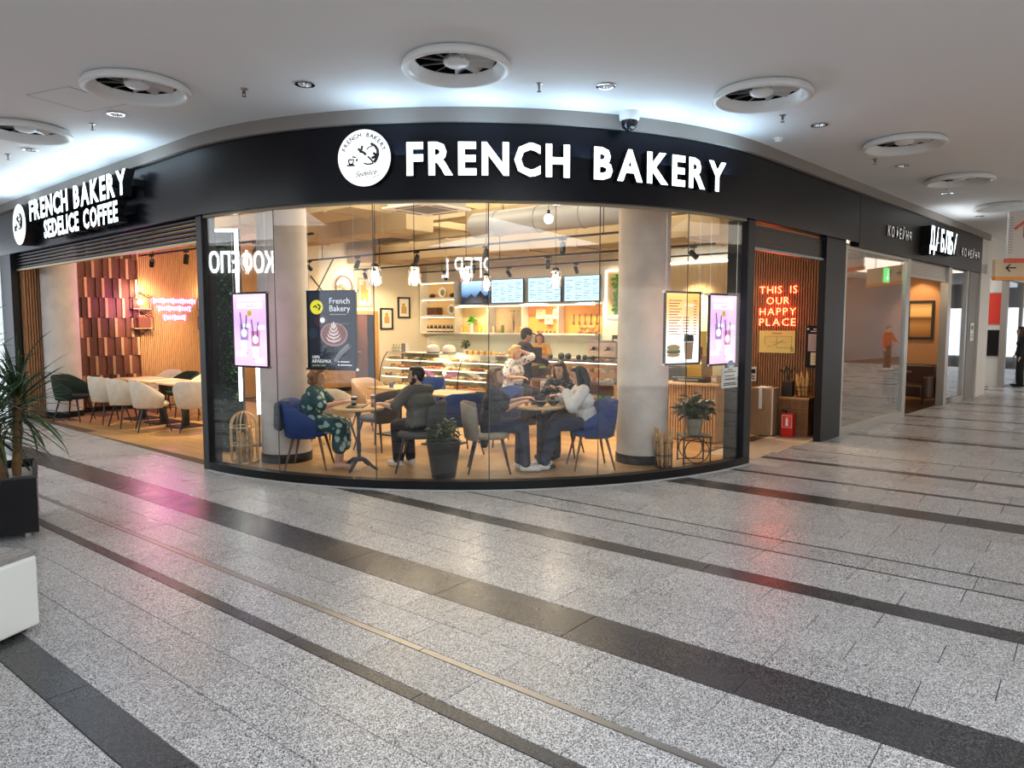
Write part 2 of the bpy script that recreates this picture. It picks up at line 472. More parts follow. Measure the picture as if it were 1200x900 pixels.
for kd, nm in (('l','distant_tiles'),('d','distant_dark_tiles'),('t','distant_dark_strips'),('m','distant_metal_strips')):
    if far[kd].v: far[kd].done(nm, tile_mat[kd], floor, kind='stuff')

# ================================================================ ceiling of the mall
CZ = 3.9
VENTS = [(3.0,9.31,'round air vent in the ceiling nearest the lounge side fascia logo'),
         (3.1,6.83,'round air vent in the ceiling beside the flush square access hatch'),
         (4.5,4.22,'large round air vent in the ceiling above the middle of the curved sign'),
         (6.84,2.54,'round air vent in the ceiling beyond the black dome camera'),
         (9.71,1.89,'round air vent in the ceiling before the seam of the two fascias'),
         (12.62,1.70,'round air vent in the ceiling above the grey cafe fascia lettering'),
         (15.97,1.46,'smallest round air vent in the ceiling beside the hanging arrow sign')]
DOWN = [(4.05,5.66,'small round downlight between the big vent and the hatch'), (5.79,3.58,'small round downlight beside the black dome camera'),
        (8.35,2.46,'small round downlight past the vent beyond the dome camera'), (3.39,7.95,'small round downlight next to the square access hatch'),
        (3.39,10.38,'small round downlight over the lounge side sign logo'), (11.18,2.19,'small round downlight over the seam of the grey fascia'),
        (13.95,2.05,'small round downlight over the white cafe letters'), (17.3,1.95,'small round downlight beside the hanging arrow sign'),
        (1.6,3.2,'small round downlight above the granite floor by the bench'), (3.4,1.4,'small round downlight above the open granite floor'),
        (5.2,-1.2,'small round downlight over the crossing of the halls'), (.3,6.4,'small round downlight above the black planter')]
fo = facade(.02, 10.5, 36)
cv = [Vector((-9,-9,0)), Vector((46,-9,0)), Vector((46, fo[-1].y, 0))] + [p for p in reversed(fo)] + [Vector((fo[0].x, 26, 0)), Vector((-9,26,0))]
bm = bmesh.new()
def loop(pts, z):
    vs = [bm.verts.new((p[0], p[1], z)) for p in pts]
    return [bm.edges.new((vs[i], vs[(i+1) % len(vs)])) for i in range(len(vs))]
ed = loop(cv, CZ)
for x, y, _ in VENTS: ed += loop([(x+.40*math.cos(2*PI*k/32), y+.40*math.sin(2*PI*k/32)) for k in range(32)], CZ)
for x, y, _ in DOWN: ed += loop([(x+.062*math.cos(2*PI*k/16), y+.062*math.sin(2*PI*k/16)) for k in range(16)], CZ)
bmesh.ops.triangle_fill(bm, use_beauty=True, use_dissolve=False, edges=ed)
holes = [(x, y, .405) for x, y, _ in VENTS] + [(x, y, .066) for x, y, _ in DOWN]
bmesh.ops.delete(bm, geom=[f for f in bm.faces if any(all((v.co.x-x)**2+(v.co.y-y)**2 < r*r for v in f.verts) for x, y, r in holes)], context='FACES_ONLY')
me = bpy.data.meshes.new('ceiling'); bmesh.ops.recalc_face_normals(bm, faces=bm.faces); bm.to_mesh(me); bm.free()
me.materials.append(CEIL)
ceiling = bpy.data.objects.new('ceiling', me); COL.objects.link(ceiling); ceiling['kind'] = 'structure'
M().boxb(-9.2, 46.2, -9.2, 26.2, 4.62, 4.72).done('ceiling', mat('slab_concrete', (.3,.29,.28), .9), kind='structure')
# access hatch set flush into the ceiling
def hatch(x, y, a, lab):
    t = thing('access_hatch', lab, 'hatch', (x, y, CZ), a)
    m = M()
    m.boxb(-.3,.3,-.3,-.285,-.006,.0); m.boxb(-.3,.3,.285,.3,-.006,.0); m.boxb(-.3,-.285,-.285,.285,-.006,.0); m.boxb(.285,.3,-.285,.285,-.006,.0)
    m.done('frame', mat('hatch_frame', (.6,.58,.57), .6), t)
    M().boxb(-.28,.28,-.28,.28,-.004,.0).done('panel', CEIL, t)
hatch(2.95, 7.75, .25, 'flush square access hatch in the ceiling between two round vents')

v_rim = M().lathe([(.40,.0),(.43,-.012),(.455,-.05),(.45,-.075),(.425,-.085),(.40,-.075),(.385,-.055)], n=40, cap=False)
v_cone = M().lathe([(.386,-.056),(.372,-.03),(.352,-.004),(.340,.008),(.338,.012)], n=40, cap=False)
v_hub = M().lathe([(.0001,-.045),(.07,-.04),(.10,-.025),(.11,.0),(.105,.03),(.06,.05),(.0001,.055)], n=20)
v_blade = M()
for j in (0,):
    v_blade.hexa([(.09,-.016,.020),(.335,-.085,.055),(.335,.012,-.002),(.09,.012,-.010),(.09,-.016,.024),(.335,-.085,.059),(.335,.012,.002),(.09,.012,-.006)])
v_back = M().lathe([(.0001,.22),(.345,.22),(.345,.012)], n=24, cap=False)
vent0 = None
RIMM = mat('vent_white', (.80,.79,.77), .3)
for x, y, lab in VENTS:
    if vent0 is None:
        vent0 = thing('air_vent', lab, 'vent', (x, y, CZ), 0)
        v_rim.done('rim', RIMM, vent0, smooth=50); v_cone.done('cone', RIMM, vent0, smooth=50)
        v_hub.done('hub', RIMM, vent0, smooth=60)
        b0 = v_blade.done('blade', mat('vent_blade', (.55,.54,.53), .4, .4), vent0)
        for k in range(1, 11): inst('blade', b0, vent0, rot=(0,0,2*PI*k/11))
        v_back.done('duct_throat', BLACK, vent0)
    else: dup(vent0, (x, y, CZ), random.uniform(0, .5), lab)
dl0 = None
DLW = glow('downlight_lens', (1.0,.95,.86), 5.0)
for x, y, lab in DOWN:
    if dl0 is None:
        dl0 = thing('downlight', lab, 'light', (x, y, CZ))
        M().lathe([(.058,.004),(.085,.0),(.09,-.01),(.075,-.014),(.06,-.008),(.055,.03),(.04,.05)], n=24, cap=False).done('trim_ring', CHROME, dl0, smooth=50)
        M().lathe([(.0001,.035),(.035,.035),(.042,.05)], n=16, cap=False).done('lens', DLW, dl0)
        M().lathe([(.0001,.12),(.06,.12),(.06,.03)], n=16, cap=False).done('housing', BLACK, dl0)
    else: dup(dl0, (x, y, CZ), 0, lab)
    lamp('downlight_lamp', 'SPOT', (x, y, CZ-.03), 18, (1.0,.96,.90), None, .05, (x, y, 0), 120, .8)
spr0 = None
for x, y, lab in [(3.78,6.21,'ceiling sprinkler between the hatch downlight and its neighbour'), (5.37,4.02,'ceiling sprinkler just past the big middle vent'),
                  (7.74,2.65,'ceiling sprinkler under the vent beyond the dome camera'), (3.39,8.55,'ceiling sprinkler next to the vent by the lounge sign'),
                  (10.51,2.38,'ceiling sprinkler before the grey cafe fascia'), (13.2,1.95,'tiny ceiling sprinkler over the white cafe letters'),
                  (3.3,10.9,'ceiling sprinkler above the round lounge side logo'), (4.75,1.43,'ceiling sprinkler standing alone nearest the camera')]:
    if spr0 is None:
        spr0 = thing('sprinkler', lab, 'sprinkler', (x, y, CZ))
        M().lathe([(.0001,.0),(.03,.0),(.034,-.006),(.02,-.012),(.0001,-.012)], n=14).done('escutcheon', STEEL, spr0)
        M().tube((0,0,-.01),(0,0,-.045),.008).box((.012,0,-.045),(.004,.006,.05)).box((-.012,0,-.045),(.004,.006,.05)).done('body', mat('sprinkler_brass', (.18,.15,.12), .4, .8), spr0)
        M().lathe([(.0001,-.068),(.02,-.068),(.02,-.072),(.0001,-.072)], n=12).done('deflector', mat('sprinkler_brass'), spr0)
    else: dup(spr0, (x, y, CZ), random.uniform(0,2), lab)
def smoke(x, y, lab):
    t = thing('smoke_detector', lab, 'detector', (x, y, CZ))
    M().lathe([(.06,0),(.06,-.015),(.045,-.02)], n=20).done('base', WHITE, t, smooth=40)
    M().lathe([(.042,-.02),(.04,-.04),(.02,-.05),(.0001,-.05)], n=20).done('sensor', WHITE, t, smooth=40)
smoke(8.65, 3.0, 'white smoke detector close to the fascia over the entrance')
# dome camera on the ceiling
t = thing('dome_camera', 'black glass dome security camera with white collar above the sign', 'camera', tuple(arc(math.degrees(math.atan2(3.88-CY,6.68-CX))%360,.27)+Vector((0,0,3.815))))
M().lathe([(.10,.085),(.105,.05),(.10,.01),(.085,-.005),(.075,.0)], n=28).done('collar', WHITE, t, smooth=40)
M().lathe([(.085,.0),(.085,-.03),(.07,-.07),(.04,-.095),(.0001,-.103)], n=28).done('dome', mat('dome_black', (.01,.01,.012), .06), t, smooth=60)

# ================================================================ fascia and cornice
FZ0, FZ1 = 3.01, 3.76
m = M(); band(m, facade(.10, 10.4, 3.45), facade(-.04, 10.4, 3.45), FZ0, FZ1); m.done('trim_1', FASC, kind='structure', smooth=30)
m = M(); band(m, [RP(3.47,.10), RP(12.3,.10)], [RP(3.47,-.04), RP(12.3,-.04)], 2.95, FZ1); m.done('trim_2', FASC2, kind='structure')
m = M(); band(m, facade(.15, 10.4, 12.3), facade(-.02, 10.4, 12.3), FZ1, CZ); m.done('trim_3', CORN, kind='structure', smooth=30)
# sill and head of the curved window
AT = [180, 193.96, 208.27, 222.55, 236.7, 250.4, 263.1]
def arcband(mb, t0, t1, o0, o1, z0, z1, n=30):
    a = [arc(t0+(t1-t0)*i/n, o0) for i in range(n+1)]; b = [arc(t0+(t1-t0)*i/n, o1) for i in range(n+1)]
    return band(mb, a, b, z0, z1)
m = M(); arcband(m, 180, 264.6, .06, -.06, 0, .10); m.done('trim_4', BLACK, kind='structure', smooth=30)
m = M(); arcband(m, 180, 264.6, .03, -.03, 2.985, FZ0); m.done('trim_5', mat('head_frame', (.35,.30,.22), .5), kind='structure', smooth=30)
m = M(); arcband(m, 180, 264.6, .085, .06, 0, .012); m.done('trim_6', mat('light_kerb', (.5,.49,.47), .6), kind='structure', smooth=30)
# flat panes, each facet its own window
SEAL = mat('silicone_seal', (.07,.07,.07), .3)
win_labels = []
for i in range(6):
    a, b = arc(AT[i]), arc(AT[i+1]); d = (b-a).normalized(); n = Vector((d.y, -d.x, 0))
    a2 = a+d*.004; b2 = b-d*.004
    root = M().hexa([a2+n*.005+Vector((0,0,.10)), b2+n*.005+Vector((0,0,.10)), b2-n*.005+Vector((0,0,.10)), a2-n*.005+Vector((0,0,.10)),
                     a2+n*.005+Vector((0,0,2.985)), b2+n*.005+Vector((0,0,2.985)), b2-n*.005+Vector((0,0,2.985)), a2-n*.005+Vector((0,0,2.985))]).done('window_%d' % (i+1), GLASS, kind='structure')
    if i < 5:
        M().tube(b+Vector((0,0,.10)), b+Vector((0,0,2.985)), .006, n=6).done('seal', SEAL, root)
# black posts closing the curve
def post(pts, z1, name='trim_7'):
    m = M(); m.hexa([Vector((p.x, p.y, 0)) for p in pts]+[Vector((p.x, p.y, z1)) for p in pts]); m.done(name, BLACKM, kind='structure', bevel=.006)
post([LP(.0,.05), LP(.14,.05), LP(.14,-.12), LP(.0,-.12)], FZ0, 'trim_7')
post([RP(-.16,.05), RP(.02,.05), RP(.02,-.22), RP(-.16,-.22)], FZ0, 'trim_8')
post([LP(7.2,.10), LP(7.85,.10), LP(7.85,-.02), LP(7.2,-.02)], FZ0, 'trim_9')
post([RP(2.30,.05), RP(3.07,.05), RP(3.07,-.06), RP(2.30,-.06)], FZ0, 'trim_10')

# roller shutters rolled up over the openings: each slat its own piece
def shutter(lab, P, s0, s1, z0, z1, n, mt, box_mt):
    c = P((s0+s1)/2, -.02); ex = (P(1)-P(0)); rz = math.atan2(ex.y, ex.x)
    t = thing('roller_shutter', lab, 'shutter', (c.x, c.y, z0), rz)
    h = (z1-z0)/n; L = s1-s0
    src = None
    for k in range(n):
        z = h*(k+.5)
        if src is None:
            src = M().add([(-L/2,-.012,-h*.46),(L/2,-.012,-h*.46),(L/2,.018,-h*.2),(-L/2,.018,-h*.2),(-L/2,.018,h*.2),(L/2,.018,h*.2),(-L/2,-.012,h*.46),(L/2,-.012,h*.46)],
                 [(0,1,2,3),(3,2,5,4),(4,5,7,6),(0,6,7,1)]).done('slat', mt, t, loc=(0,0,z))
        else: inst('slat', src, t, (0,0,z))
    M().boxb(-L/2, L/2, -.035, .03, -.03, .0).done('bottom_rail', box_mt, t)
SHUT = mat('shutter_dark', (.018,.017,.017), .4, .3)
def LPf(s, off=0.0): return LP(s, -off)
shutter('dark roller shutter rolled up over the wood floored lounge opening', LP, .16, 7.25, 2.74, 3.01, 5, SHUT, mat('shutter_rail', (.45,.36,.2), .4, .6))
shutter('dark roller shutter rolled up over the entrance with the neon sign', RP, .03, 2.30, 2.70, 2.97, 5, SHUT, mat('shutter_rail2', (.25,.28,.30), .35, .6))

# ================================================================ signs
def letters_arc(t, s, size, h_base, off, t_start, t_end, depth, face, side, bold):
    """block letters set round the curve, each letter a part"""
    ws = []
    for ch in s:
        if ch == ' ': ws.append(.40); continue
        me = text_me(ch, 1.0, bold); xs = [v.co.x for v in me.vertices]; ws.append((min(xs), max(xs)))
    gap = .13
    tot = sum(w if isinstance(w, float) else w[1]-w[0] for w in ws)+gap*(len(s)-1)
    arcl = math.radians(t_end-t_start)*(CR+off); sx = arcl/(tot*size)
    pos = 0.0
    for ch, w in zip(s, ws):
        wd = w if isinstance(w, float) else w[1]-w[0]
        mid = (pos+wd/2)*size*sx; pos += wd+gap
        if ch == ' ': continue
        a = t_start+math.degrees(mid/(CR+off)); n = arc_n(a); ex = arc_t(a); o = arc(a, off)
        m = M()
        for dd, mi, (q0, q1) in ((0, 0, (depth*.0, depth)),):
            me = text_me(ch, 1.0, bold, depth/size/2)
            xm = (w[0]+w[1])/2
            fr = frame4((0,0,0), (1,0,0), (0,0,1), (0,-1,0)) @ Matrix.Diagonal((size*sx, size, size, 1)) @ Matrix.Translation((-xm,0,0))
            m.mesh(me, fr)
        # front faces glow, returns are black
        obj = m.done('letter', [side, face], t, loc=(o.x+n.x*depth/2, o.y+n.y*depth/2, h_base), rz=math.atan2(ex.y, ex.x))
        for pl in obj.data.polygons:
            if pl.normal.y < -.9: pl.material_index = 1
sign_c = thing('shop_sign', 'large white lit letters reading FRENCH BAKERY round the curved black fascia', 'sign', (0,0,0))
def ang_of(x, y): return math.degrees(math.atan2(y-CY, x-CX)) % 360
letters_arc(sign_c, 'FRENCH BAKERY', .435, 3.245, .10, ang_of(5.150,5.505), ang_of(8.035,3.42), .06, SIGNW, BLACK, .035)

def emblem(root, r, depth, face_mt, full=True):
    """round lit emblem in the xz plane facing -y"""
    Rm = Matrix.Rotation(PI/2, 3, 'X')
    m = M(); m.lathe([(r*.97,-depth*.02),(r,-depth*.04),(r,depth)], n=48, R=Rm, cap=False); m.done('disc_edge', BLACK, root)
    m = M(); m.lathe([(.0001,0),(r*.985,0),(r*.985,-.004),(.0001,-.004)], n=48, R=Rm); f = m.done('disc_face', face_mt, root)
    f.location = (0, -depth-.004, 0)
    yy = -depth-.010
    # arched lettering
    m = M(); s = 'FRENCH BAKERY' if full else ''
    for k, ch in enumerate(s):
        a = math.radians(158-(158-22)*k/(len(s)-1)); px, pz = r*.80*math.cos(a), r*.80*math.sin(a)
        ex = Vector((math.sin(a), 0, -math.cos(a))); ez = Vector((math.cos(a), 0, math.sin(a)))
        if ch != ' ': write(m, ch, (px-ez.x*r*.07, yy, pz-ez.z*r*.07), ex, (0,-1,0), r*.21, .03, .001, ez=ez)
    if full:
        write(m, 'Sedelice', (r*.05, yy, -r*.62), (1,0,.12), (0,-1,0), r*.26, .012, .001, shear=.5, sx=.95)
        m.path([(r*.05,yy,-r*.68),(r*.3,yy,-r*.70),(r*.6,yy,-r*.60)], r*.012, 5)
    # sketch: cup on a saucer, croissant and leafy swirl
    for pts, w in (([(-.58,-.08),(-.55,-.2),(-.42,-.2),(-.38,-.05),(-.58,-.05)], .03), ([(-.64,-.25),(-.35,-.25)], .03),
                   ([(-.2,.32),(-.1,.22),(0,.18),(.08,.1)], .05), ([(-.05,.42),(-.08,.3),(-.14,.18)], .04),
                   ([(.28,.48),(.42,.40),(.52,.26),(.53,.1),(.47,-.05),(.38,-.18)], .055), ([(.1,.28),(.2,.36),(.34,.40)], .02),
                   ([(.15,.04),(.25,-.05),(.34,-.16)], .035), ([(.3,-.02),(.42,.02),(.5,.12)], .05), ([(.0,-.18),(.08,-.22),(.2,-.23),(.36,-.2)], .03),
                   ([(-.28,-.12),(-.25,-.02)], .03), ([(-.42,.05),(-.3,.02)], .03), ([(.36,.1),(.42,.16)], .05)):
        m.path([(r*a, yy, r*b) for a, b in pts], [r*w]*len(pts), 6)
    m.done('emblem_print', INK, root)
a = ang_of(4.927, 5.882); o = arc(a, .10)
ex = arc_t(a)
t2 = thing('round_emblem', 'round white lit emblem with cup sketch before the curved sign letters', 'sign', (o.x, o.y, 3.42), math.atan2(ex.y, ex.x))
emblem(t2, .285, .05, EMBW)

# lounge side sign, letters standing well off the fascia
def sign_left():
    global t
    so = .20
    s_mid = 12.05-CY
    ex = -L_X
    tt = thing('shop_sign', 'deep white lit letters in two lines reading FRENCH BAKERY and SEDELICE COFFEE', 'sign', (0,0,0))
    def row(s, v_start, v_end, zb, size, bold):
        ws = []
        for ch in s:
            if ch == ' ': ws.append(.36); continue
            xs = [v.co.x for v in text_me(ch, 1.0, bold).vertices]; ws.append((min(xs), max(xs)))
        gap = .11; tot = sum(w if isinstance(w, float) else w[1]-w[0] for w in ws)+gap*(len(s)-1)
        sx = (v_start-v_end)/(tot*size); pos = 0
        for ch, w in zip(s, ws):
            wd = w if isinstance(w, float) else w[1]-w[0]
            mid = (pos+wd/2)*size*sx; pos += wd+gap
            if ch == ' ': continue
            m = M(); me = text_me(ch, 1.0, bold, .06/size); xm = (w[0]+w[1])/2
            m.mesh(me, frame4((0,0,0), (1,0,0), (0,0,1), (0,-1,0)) @ Matrix.Diagonal((size*sx, size, size, 1)) @ Matrix.Translation((-xm,0,0)))
            p = LP((v_start-mid)-CY, .10+so/2+.06)
            ob = m.done('letter', [BLACK, SIGNW], tt, loc=(p.x, p.y, zb), rz=math.atan2(ex.y, ex.x))
            for pl in ob.data.polygons:
                if pl.normal.y < -.9: pl.material_index = 1
    row('FRENCH BAKERY', V_A0, V_A1, 3.40, .42, .035)
    row('SEDELICE COFFEE', V_B0, V_B1, 3.08, .36, .035)
    # rails carrying the letters
    for z, a, b in ((3.5, V_A0, V_A1), (3.2, V_B0, V_B1)):
        M().hexa([LP(a-CY,.10,z), LP(b-CY,.10,z), LP(b-CY,.22,z), LP(a-CY,.22,z), LP(a-CY,.10,z+.08), LP(b-CY,.10,z+.08), LP(b-CY,.22,z+.08), LP(a-CY,.22,z+.08)]).done('rail', BLACK, tt)
    p = LP(V_E-CY, .10)
    e = thing('round_emblem', 'round white lit emblem at the end of the two line sign', 'sign', (p.x, p.y, 3.40), math.atan2(ex.y, ex.x))
    emblem(e, .34, .18, EMBW, False)
V_A0, V_A1, V_B0, V_B1, V_E = 13.4, 9.6, 12.75, 9.9, 14.1
sign_left()

# light the lit letters throw up on the ceiling
for tt_ in (212, 222.5, 233, 243, 253):
    q = arc(tt_, .30); lamp('sign_glow', 'AREA', (q.x, q.y, 3.45), 4.2, (.50,.76,1.0), None, .8, (q.x-.0, q.y, 9), sy=.25)
for v_ in (9.4, 10.9, 12.4, 13.9):
    q = LP(v_-CY, .55); lamp('sign_glow', 'AREA', (q.x, q.y, 3.45), 6.5, (.58,.82,1.0), None, .25, (q.x, q.y, 9), sy=1.3)
# cafe fascia letters
t = thing('cafe_sign', 'deep white lit cyrillic letters on the charcoal fascia of the next cafe', 'sign', (0,0,0))
def row_right(s, s0, s1, zb, size, off, depth, root, face, bold, nm='letter'):
    ws = []
    for ch in s:
        xs = [v.co.x for v in text_me(ch, 1.0, bold).vertices]; ws.append((min(xs), max(xs)))
    gap = .14 if len(s) < 7 else .30
    tot = sum(w[1]-w[0] for w in ws)+gap*(len(s)-1); sx = (s1-s0)/(tot*size); pos = 0
    for ch, w in zip(s, ws):
        wd = w[1]-w[0]; mid = (pos+wd/2)*size*sx; pos += wd+gap
        m = M(); m.mesh(text_me(ch, 1.0, bold, depth/size/2), frame4((0,0,0), (1,0,0), (0,0,1), (0,-1,0)) @ Matrix.Diagonal((size*sx, size, size, 1)) @ Matrix.Translation((-(w[0]+w[1])/2,0,0)))
        p = RP(s0+mid, off+depth/2)
        ob = m.done(nm, [BLACK, face], root, loc=(p.x, p.y, zb), rz=math.atan2(R_X.y, R_X.x))
        for pl in ob.data.polygons:
            if pl.normal.y < -.9: pl.material_index = 1
row_right('ДАБЛБИ', 6.62, 8.55, 3.15, .56, .10, .18, t, SIGNW, .03)
lamp('sign_glow', 'AREA', tuple(RP(7.7,.5,3.45)), 4, (.85,.94,1.0), None, 2.0, tuple(RP(7.7,.6,9)), sy=.2)
LET = mat('cut_letter', (.6,.58,.55), .4, emit=(1,.97,.92), es=.35)
t = thing('cafe_lettering', 'thin pale cyrillic lettering before the white lit cafe letters', 'lettering', (0,0,0))
row_right('КОФЕЙНЯ', 4.75, 6.05, 3.23, .24, .10, .02, t, LET, .0)
t = thing('cafe_lettering', 'thin pale cyrillic lettering past the white lit cafe letters', 'lettering', (0,0,0))
row_right('КОФЕЙНЯ', 9.7, 11.3, 3.23, .24, .10, .02, t, LET, .0)
# ================================================================ inside of the corner shop
IC = 4.15
def poly_slab(pts, z0, z1, name, mt, **k):
    n = len(pts); m = M()
    m.add([(p[0], p[1], z0) for p in pts]+[(p[0], p[1], z1) for p in pts],
          [tuple(reversed(range(n))), tuple(range(n, 2*n))]+[(i, (i+1) % n, n+(i+1) % n, n+i) for i in range(n)])
    return m.done(name, mt, **k)
fi = facade(-.065, 7.3, 3.0)
inner = fi + [Vector((11.95,15.6,0)), Vector((fi[0].x,15.6,0))]
inner = fi + [Vector((12.0,4.72,0)), Vector((15.25,4.72,0)), Vector((15.25,15.6,0)), Vector((fi[0].x,15.6,0))]
shop_floor = poly_slab(inner, .0005, .0035, 'floor.001', mat('floor_underlay', (.10,.06,.03), .8), kind='structure')
pa, pb, pc = M(), M(), M()
random.seed(11)
y = 2.6
x = 4.3; k = 0
while x < 15.2:
    y = 2.4 - random.random()*1.6
    while y < 15.5:
        L = 1.6
        x1 = x+.19
        ok = all(inside_shop(a, b, .07) for a in (x, x1) for b in (max(y, 2.5), min(y+L, 15.5))) and not (x1 > 11.9 and y < 4.72) and not (y < 4.05 and x > 9.2)
        segs = [(y, y+L)] if ok else [(y+j*.2, y+(j+1)*.2) for j in range(8)]
        mb = random.choice((pa, pa, pb, pc))
        for s0, s1 in segs:
            if s1 > 15.5: continue
            if all(inside_shop(a, b, .07) for a in (x, x1) for b in (s0, s1)) and not (x1 > 11.9 and s0 < 4.75) and not (s0 < 4.0 and x > 9.1):
                e = .0015 if ok else 0
                mb.boxb(x+.0015, x1-.0015, s0+e, s1-e, .0035, .0075)
        y += L
    x += .19
pa.done('floor_planks', WOODFL, shop_floor, kind='stuff')
pb.done('floor_planks', wood('oak_floor_b', (.40,.23,.09), (.57,.34,.14), (2,14,1), .35, .1), shop_floor, kind='stuff')
pc.done('floor_planks', wood('oak_floor_c', (.30,.165,.06), (.46,.27,.11), (2,14,1), .35, .1), shop_floor, kind='stuff')
# stone threshold inside the entrance
m = M()
for i in range(4):
    for j in range(2):
        m.boxb(9.15+.68*i+.002, 9.15+.68*(i+1)-.002, 3.36-.06*i+.33*j+.002, 3.36-.06*i+.33*(j+1)-.002, .0035, .0085)
m.done('threshold_tiles', mat('threshold_stone', (.62,.52,.38), .3, var=.1), shop_floor, kind='stuff')

poly_slab(facade(-.1, 7.3, 3.0) + [Vector((15.25,2.85,0)), Vector((15.25,15.6,0)), Vector((fi[0].x,15.6,0))], IC, IC+.06, 'ceiling.001', BEIGE, kind='structure')
# inner face over the fascia
m = M(); band(m, facade(-.05, 7.3, 3.0), facade(-.09, 7.3, 3.0), 3.0, IC); m.done('wall_over_glass', BEIGE, kind='structure', smooth=30)
wall_back = M().boxb(4.74, 15.35, 15.5, 15.65, 0, IC).done('wall_back', CREAM, kind='structure')
wall_counter = M().boxb(15.2, 15.35, 4.6, 15.6, 0, IC).done('wall_counter', CREAM, kind='structure')
wall_entrance = M().boxb(11.93, 12.08, 3.12, 4.75, 0, IC).done('wall_entrance', DARKB, kind='structure')
M().boxb(12.08, 15.35, 4.58, 4.72, 0, IC).done('wall_side', CREAM, kind='structure')
# slats of the lounge wall: too fine to pick apart singly
m = M(); x = 6.88
while x < 10.2:
    m.boxb(x, x+.030, 15.462, 15.5, .02, 3.45); x += .042
m.done('slat_panel', OAKS, wall_back, kind='stuff')
M().boxb(6.86, 10.2, 15.492, 15.5, 0, 3.46).done('slat_backing', DARKB, wall_back)
m = M(); x = 4.75
while x < 5.02:
    m.boxb(x, x+.028, 15.25, 15.5, .02, 3.1); x += .044
m.done('slat_panel', REDW, wall_back, kind='stuff')
m = M(); y = 3.16
while y < 4.73:
    m.boxb(11.89, 11.93, y, y+.026, .13, 3.6); y += .040
m.done('slat_panel', REDW, wall_entrance, kind='stuff')
M().boxb(11.895, 11.93, 3.14, 4.73, 0, .13).done('baseboard_entrance', BLACK, kind='structure')
M().boxb(4.76, 15.2, 15.47, 15.5, 0, .10).done('baseboard_back', BLACK, kind='structure')
# relief wall of wooden blocks, each block its own piece
random.seed(5)
zs = [.10,.355,.73,1.11,1.48,1.87,2.27,2.66,3.06,3.45]
bsrc = {}
for r in range(len(zs)-1):
    x = 5.55; j = r % 2
    while x < 6.84:
        kind = (j+r+r//2) % 4; w = min({0: .052, 1: .105, 2: .07, 3: .095}[kind], 6.86-x)
        mt = TANW if kind == 0 else WALN
        dp = {0: .10, 1: .05, 2: .03, 3: .065}[kind]
        key = (round(w, 3), kind)
        if key not in bsrc:
            bsrc[key] = M().boxb(.002, w-.002, -dp, 0, .003, 1).done('wood_block', mt, wall_back)
            o = bsrc[key]
        else: o = inst('wood_block', bsrc[key], wall_back)
        o.location = (x, 15.5, zs[r]+.002); o.scale = (1, 1, zs[r+1]-zs[r]-.005)
        x += w; j += 1
# round plastered columns
def column(x, y, r, h, lab, name='column'):
    t = thing(name, lab, 'column', (x, y, 0))
    M().lathe([(r,.12),(r,h)], n=48).done('shaft', PLAST, t, smooth=60)
    M().lathe([(r+.012,.0035),(r+.012,.12),(r,.122)], n=48).done('plinth', BLACK, t, smooth=40)
column(5.36, 8.05, .305, IC, 'round grey plaster column behind the person in the floral dress')
column(8.15, 4.45, .32, IC, 'round grey plaster column behind the bread basket by the entrance')
column(5.29, 15.14, .30, IC, 'round pale column tinged pink beside the wooden block wall')

# ---- open ceiling services
def duct(lab, x0, x1, y0, y1, z0, z1, mt=BEIGE, ribs=1.2):
    t = thing('air_duct', lab, 'duct', ((x0+x1)/2, (y0+y1)/2, z0))
    hx, hy, h = (x1-x0)/2, (y1-y0)/2, z1-z0
    M().boxb(-hx, hx, -hy, hy, 0, h).done('duct_body', mt, t, bevel=.01)
    yy = -hy+ribs*.5; src = None
    while yy < hy:
        if src is None: src = M().boxb(-hx-.02, hx+.02, -.02, .02, -.02, h+.02).done('flange', mt, t, loc=(0, yy, 0))
        else: inst('flange', src, t, (0, yy, 0))
        yy += ribs
    for sx in (-1, 1):
        M().tube((sx*(hx-.05), 0, h), (sx*(hx-.05), 0, IC-z0), .006, n=5).done('hanger', BLACKM, t)
    return t
duct('wide beige rectangular air duct under the shop ceiling by the lounge', 6.9, 7.7, 8.6, 15.3, 3.45, 3.9)
duct('beige rectangular air duct behind the ceiling cassette', 8.55, 9.2, 9.2, 15.3, 3.35, 3.75)
duct('long beige air duct crossing above the display case', 12.2, 13.0, 5.2, 15.4, 3.3, 3.7)
duct('narrow beige air duct above the entrance side tables', 10.35, 10.85, 4.4, 9.5, 3.55, 3.9)
def pipe(lab, x, y0, y1, z, r, mt):
    t = thing('round_duct', lab, 'duct', (x, (y0+y1)/2, z)); h = (y1-y0)/2
    M().path([(0,-h,0),(0,h,0)], r, 28).done('pipe', mt, t, smooth=50)
    s = None
    for k in range(int((y1-y0)/.9)+1):
        q = (0, -h+.05+.9*k, 0)
        if s is None: s = M().path([(0,-.02,0),(0,.02,0)], r+.012, 28).done('joint_ring', mt, t, loc=q, smooth=50)
        else: inst('joint_ring', s, t, q)
    for yy in (-h*.6, h*.6): M().tube((0, yy, r), (0, yy, IC-z), .006, n=5).done('hanger', BLACKM, t)
pipe('silvery round air duct high behind the middle of the glass', 9.97, 5.6, 8.9, 3.52, .22, mat('galvanised', (.34,.35,.36), .5, .2))
pipe('beige round air duct near the counter wall', 14.6, 5.2, 15.3, 3.62, .25, BEIGE)
for i, (x, lab) in enumerate(((11.2,'beige concrete beam under the shop ceiling nearer the tables'), (13.5,'beige concrete beam under the shop ceiling nearer the counter'), (8.1,'beige concrete beam over the window tables'))):
    M().boxb(x-.15, x+.15, 4.8 if x > 9 else 6.2, 15.5, IC-.22, IC).done('trim_%d' % (20+i), BEIGE, kind='structure', bevel=.01)
m = M()
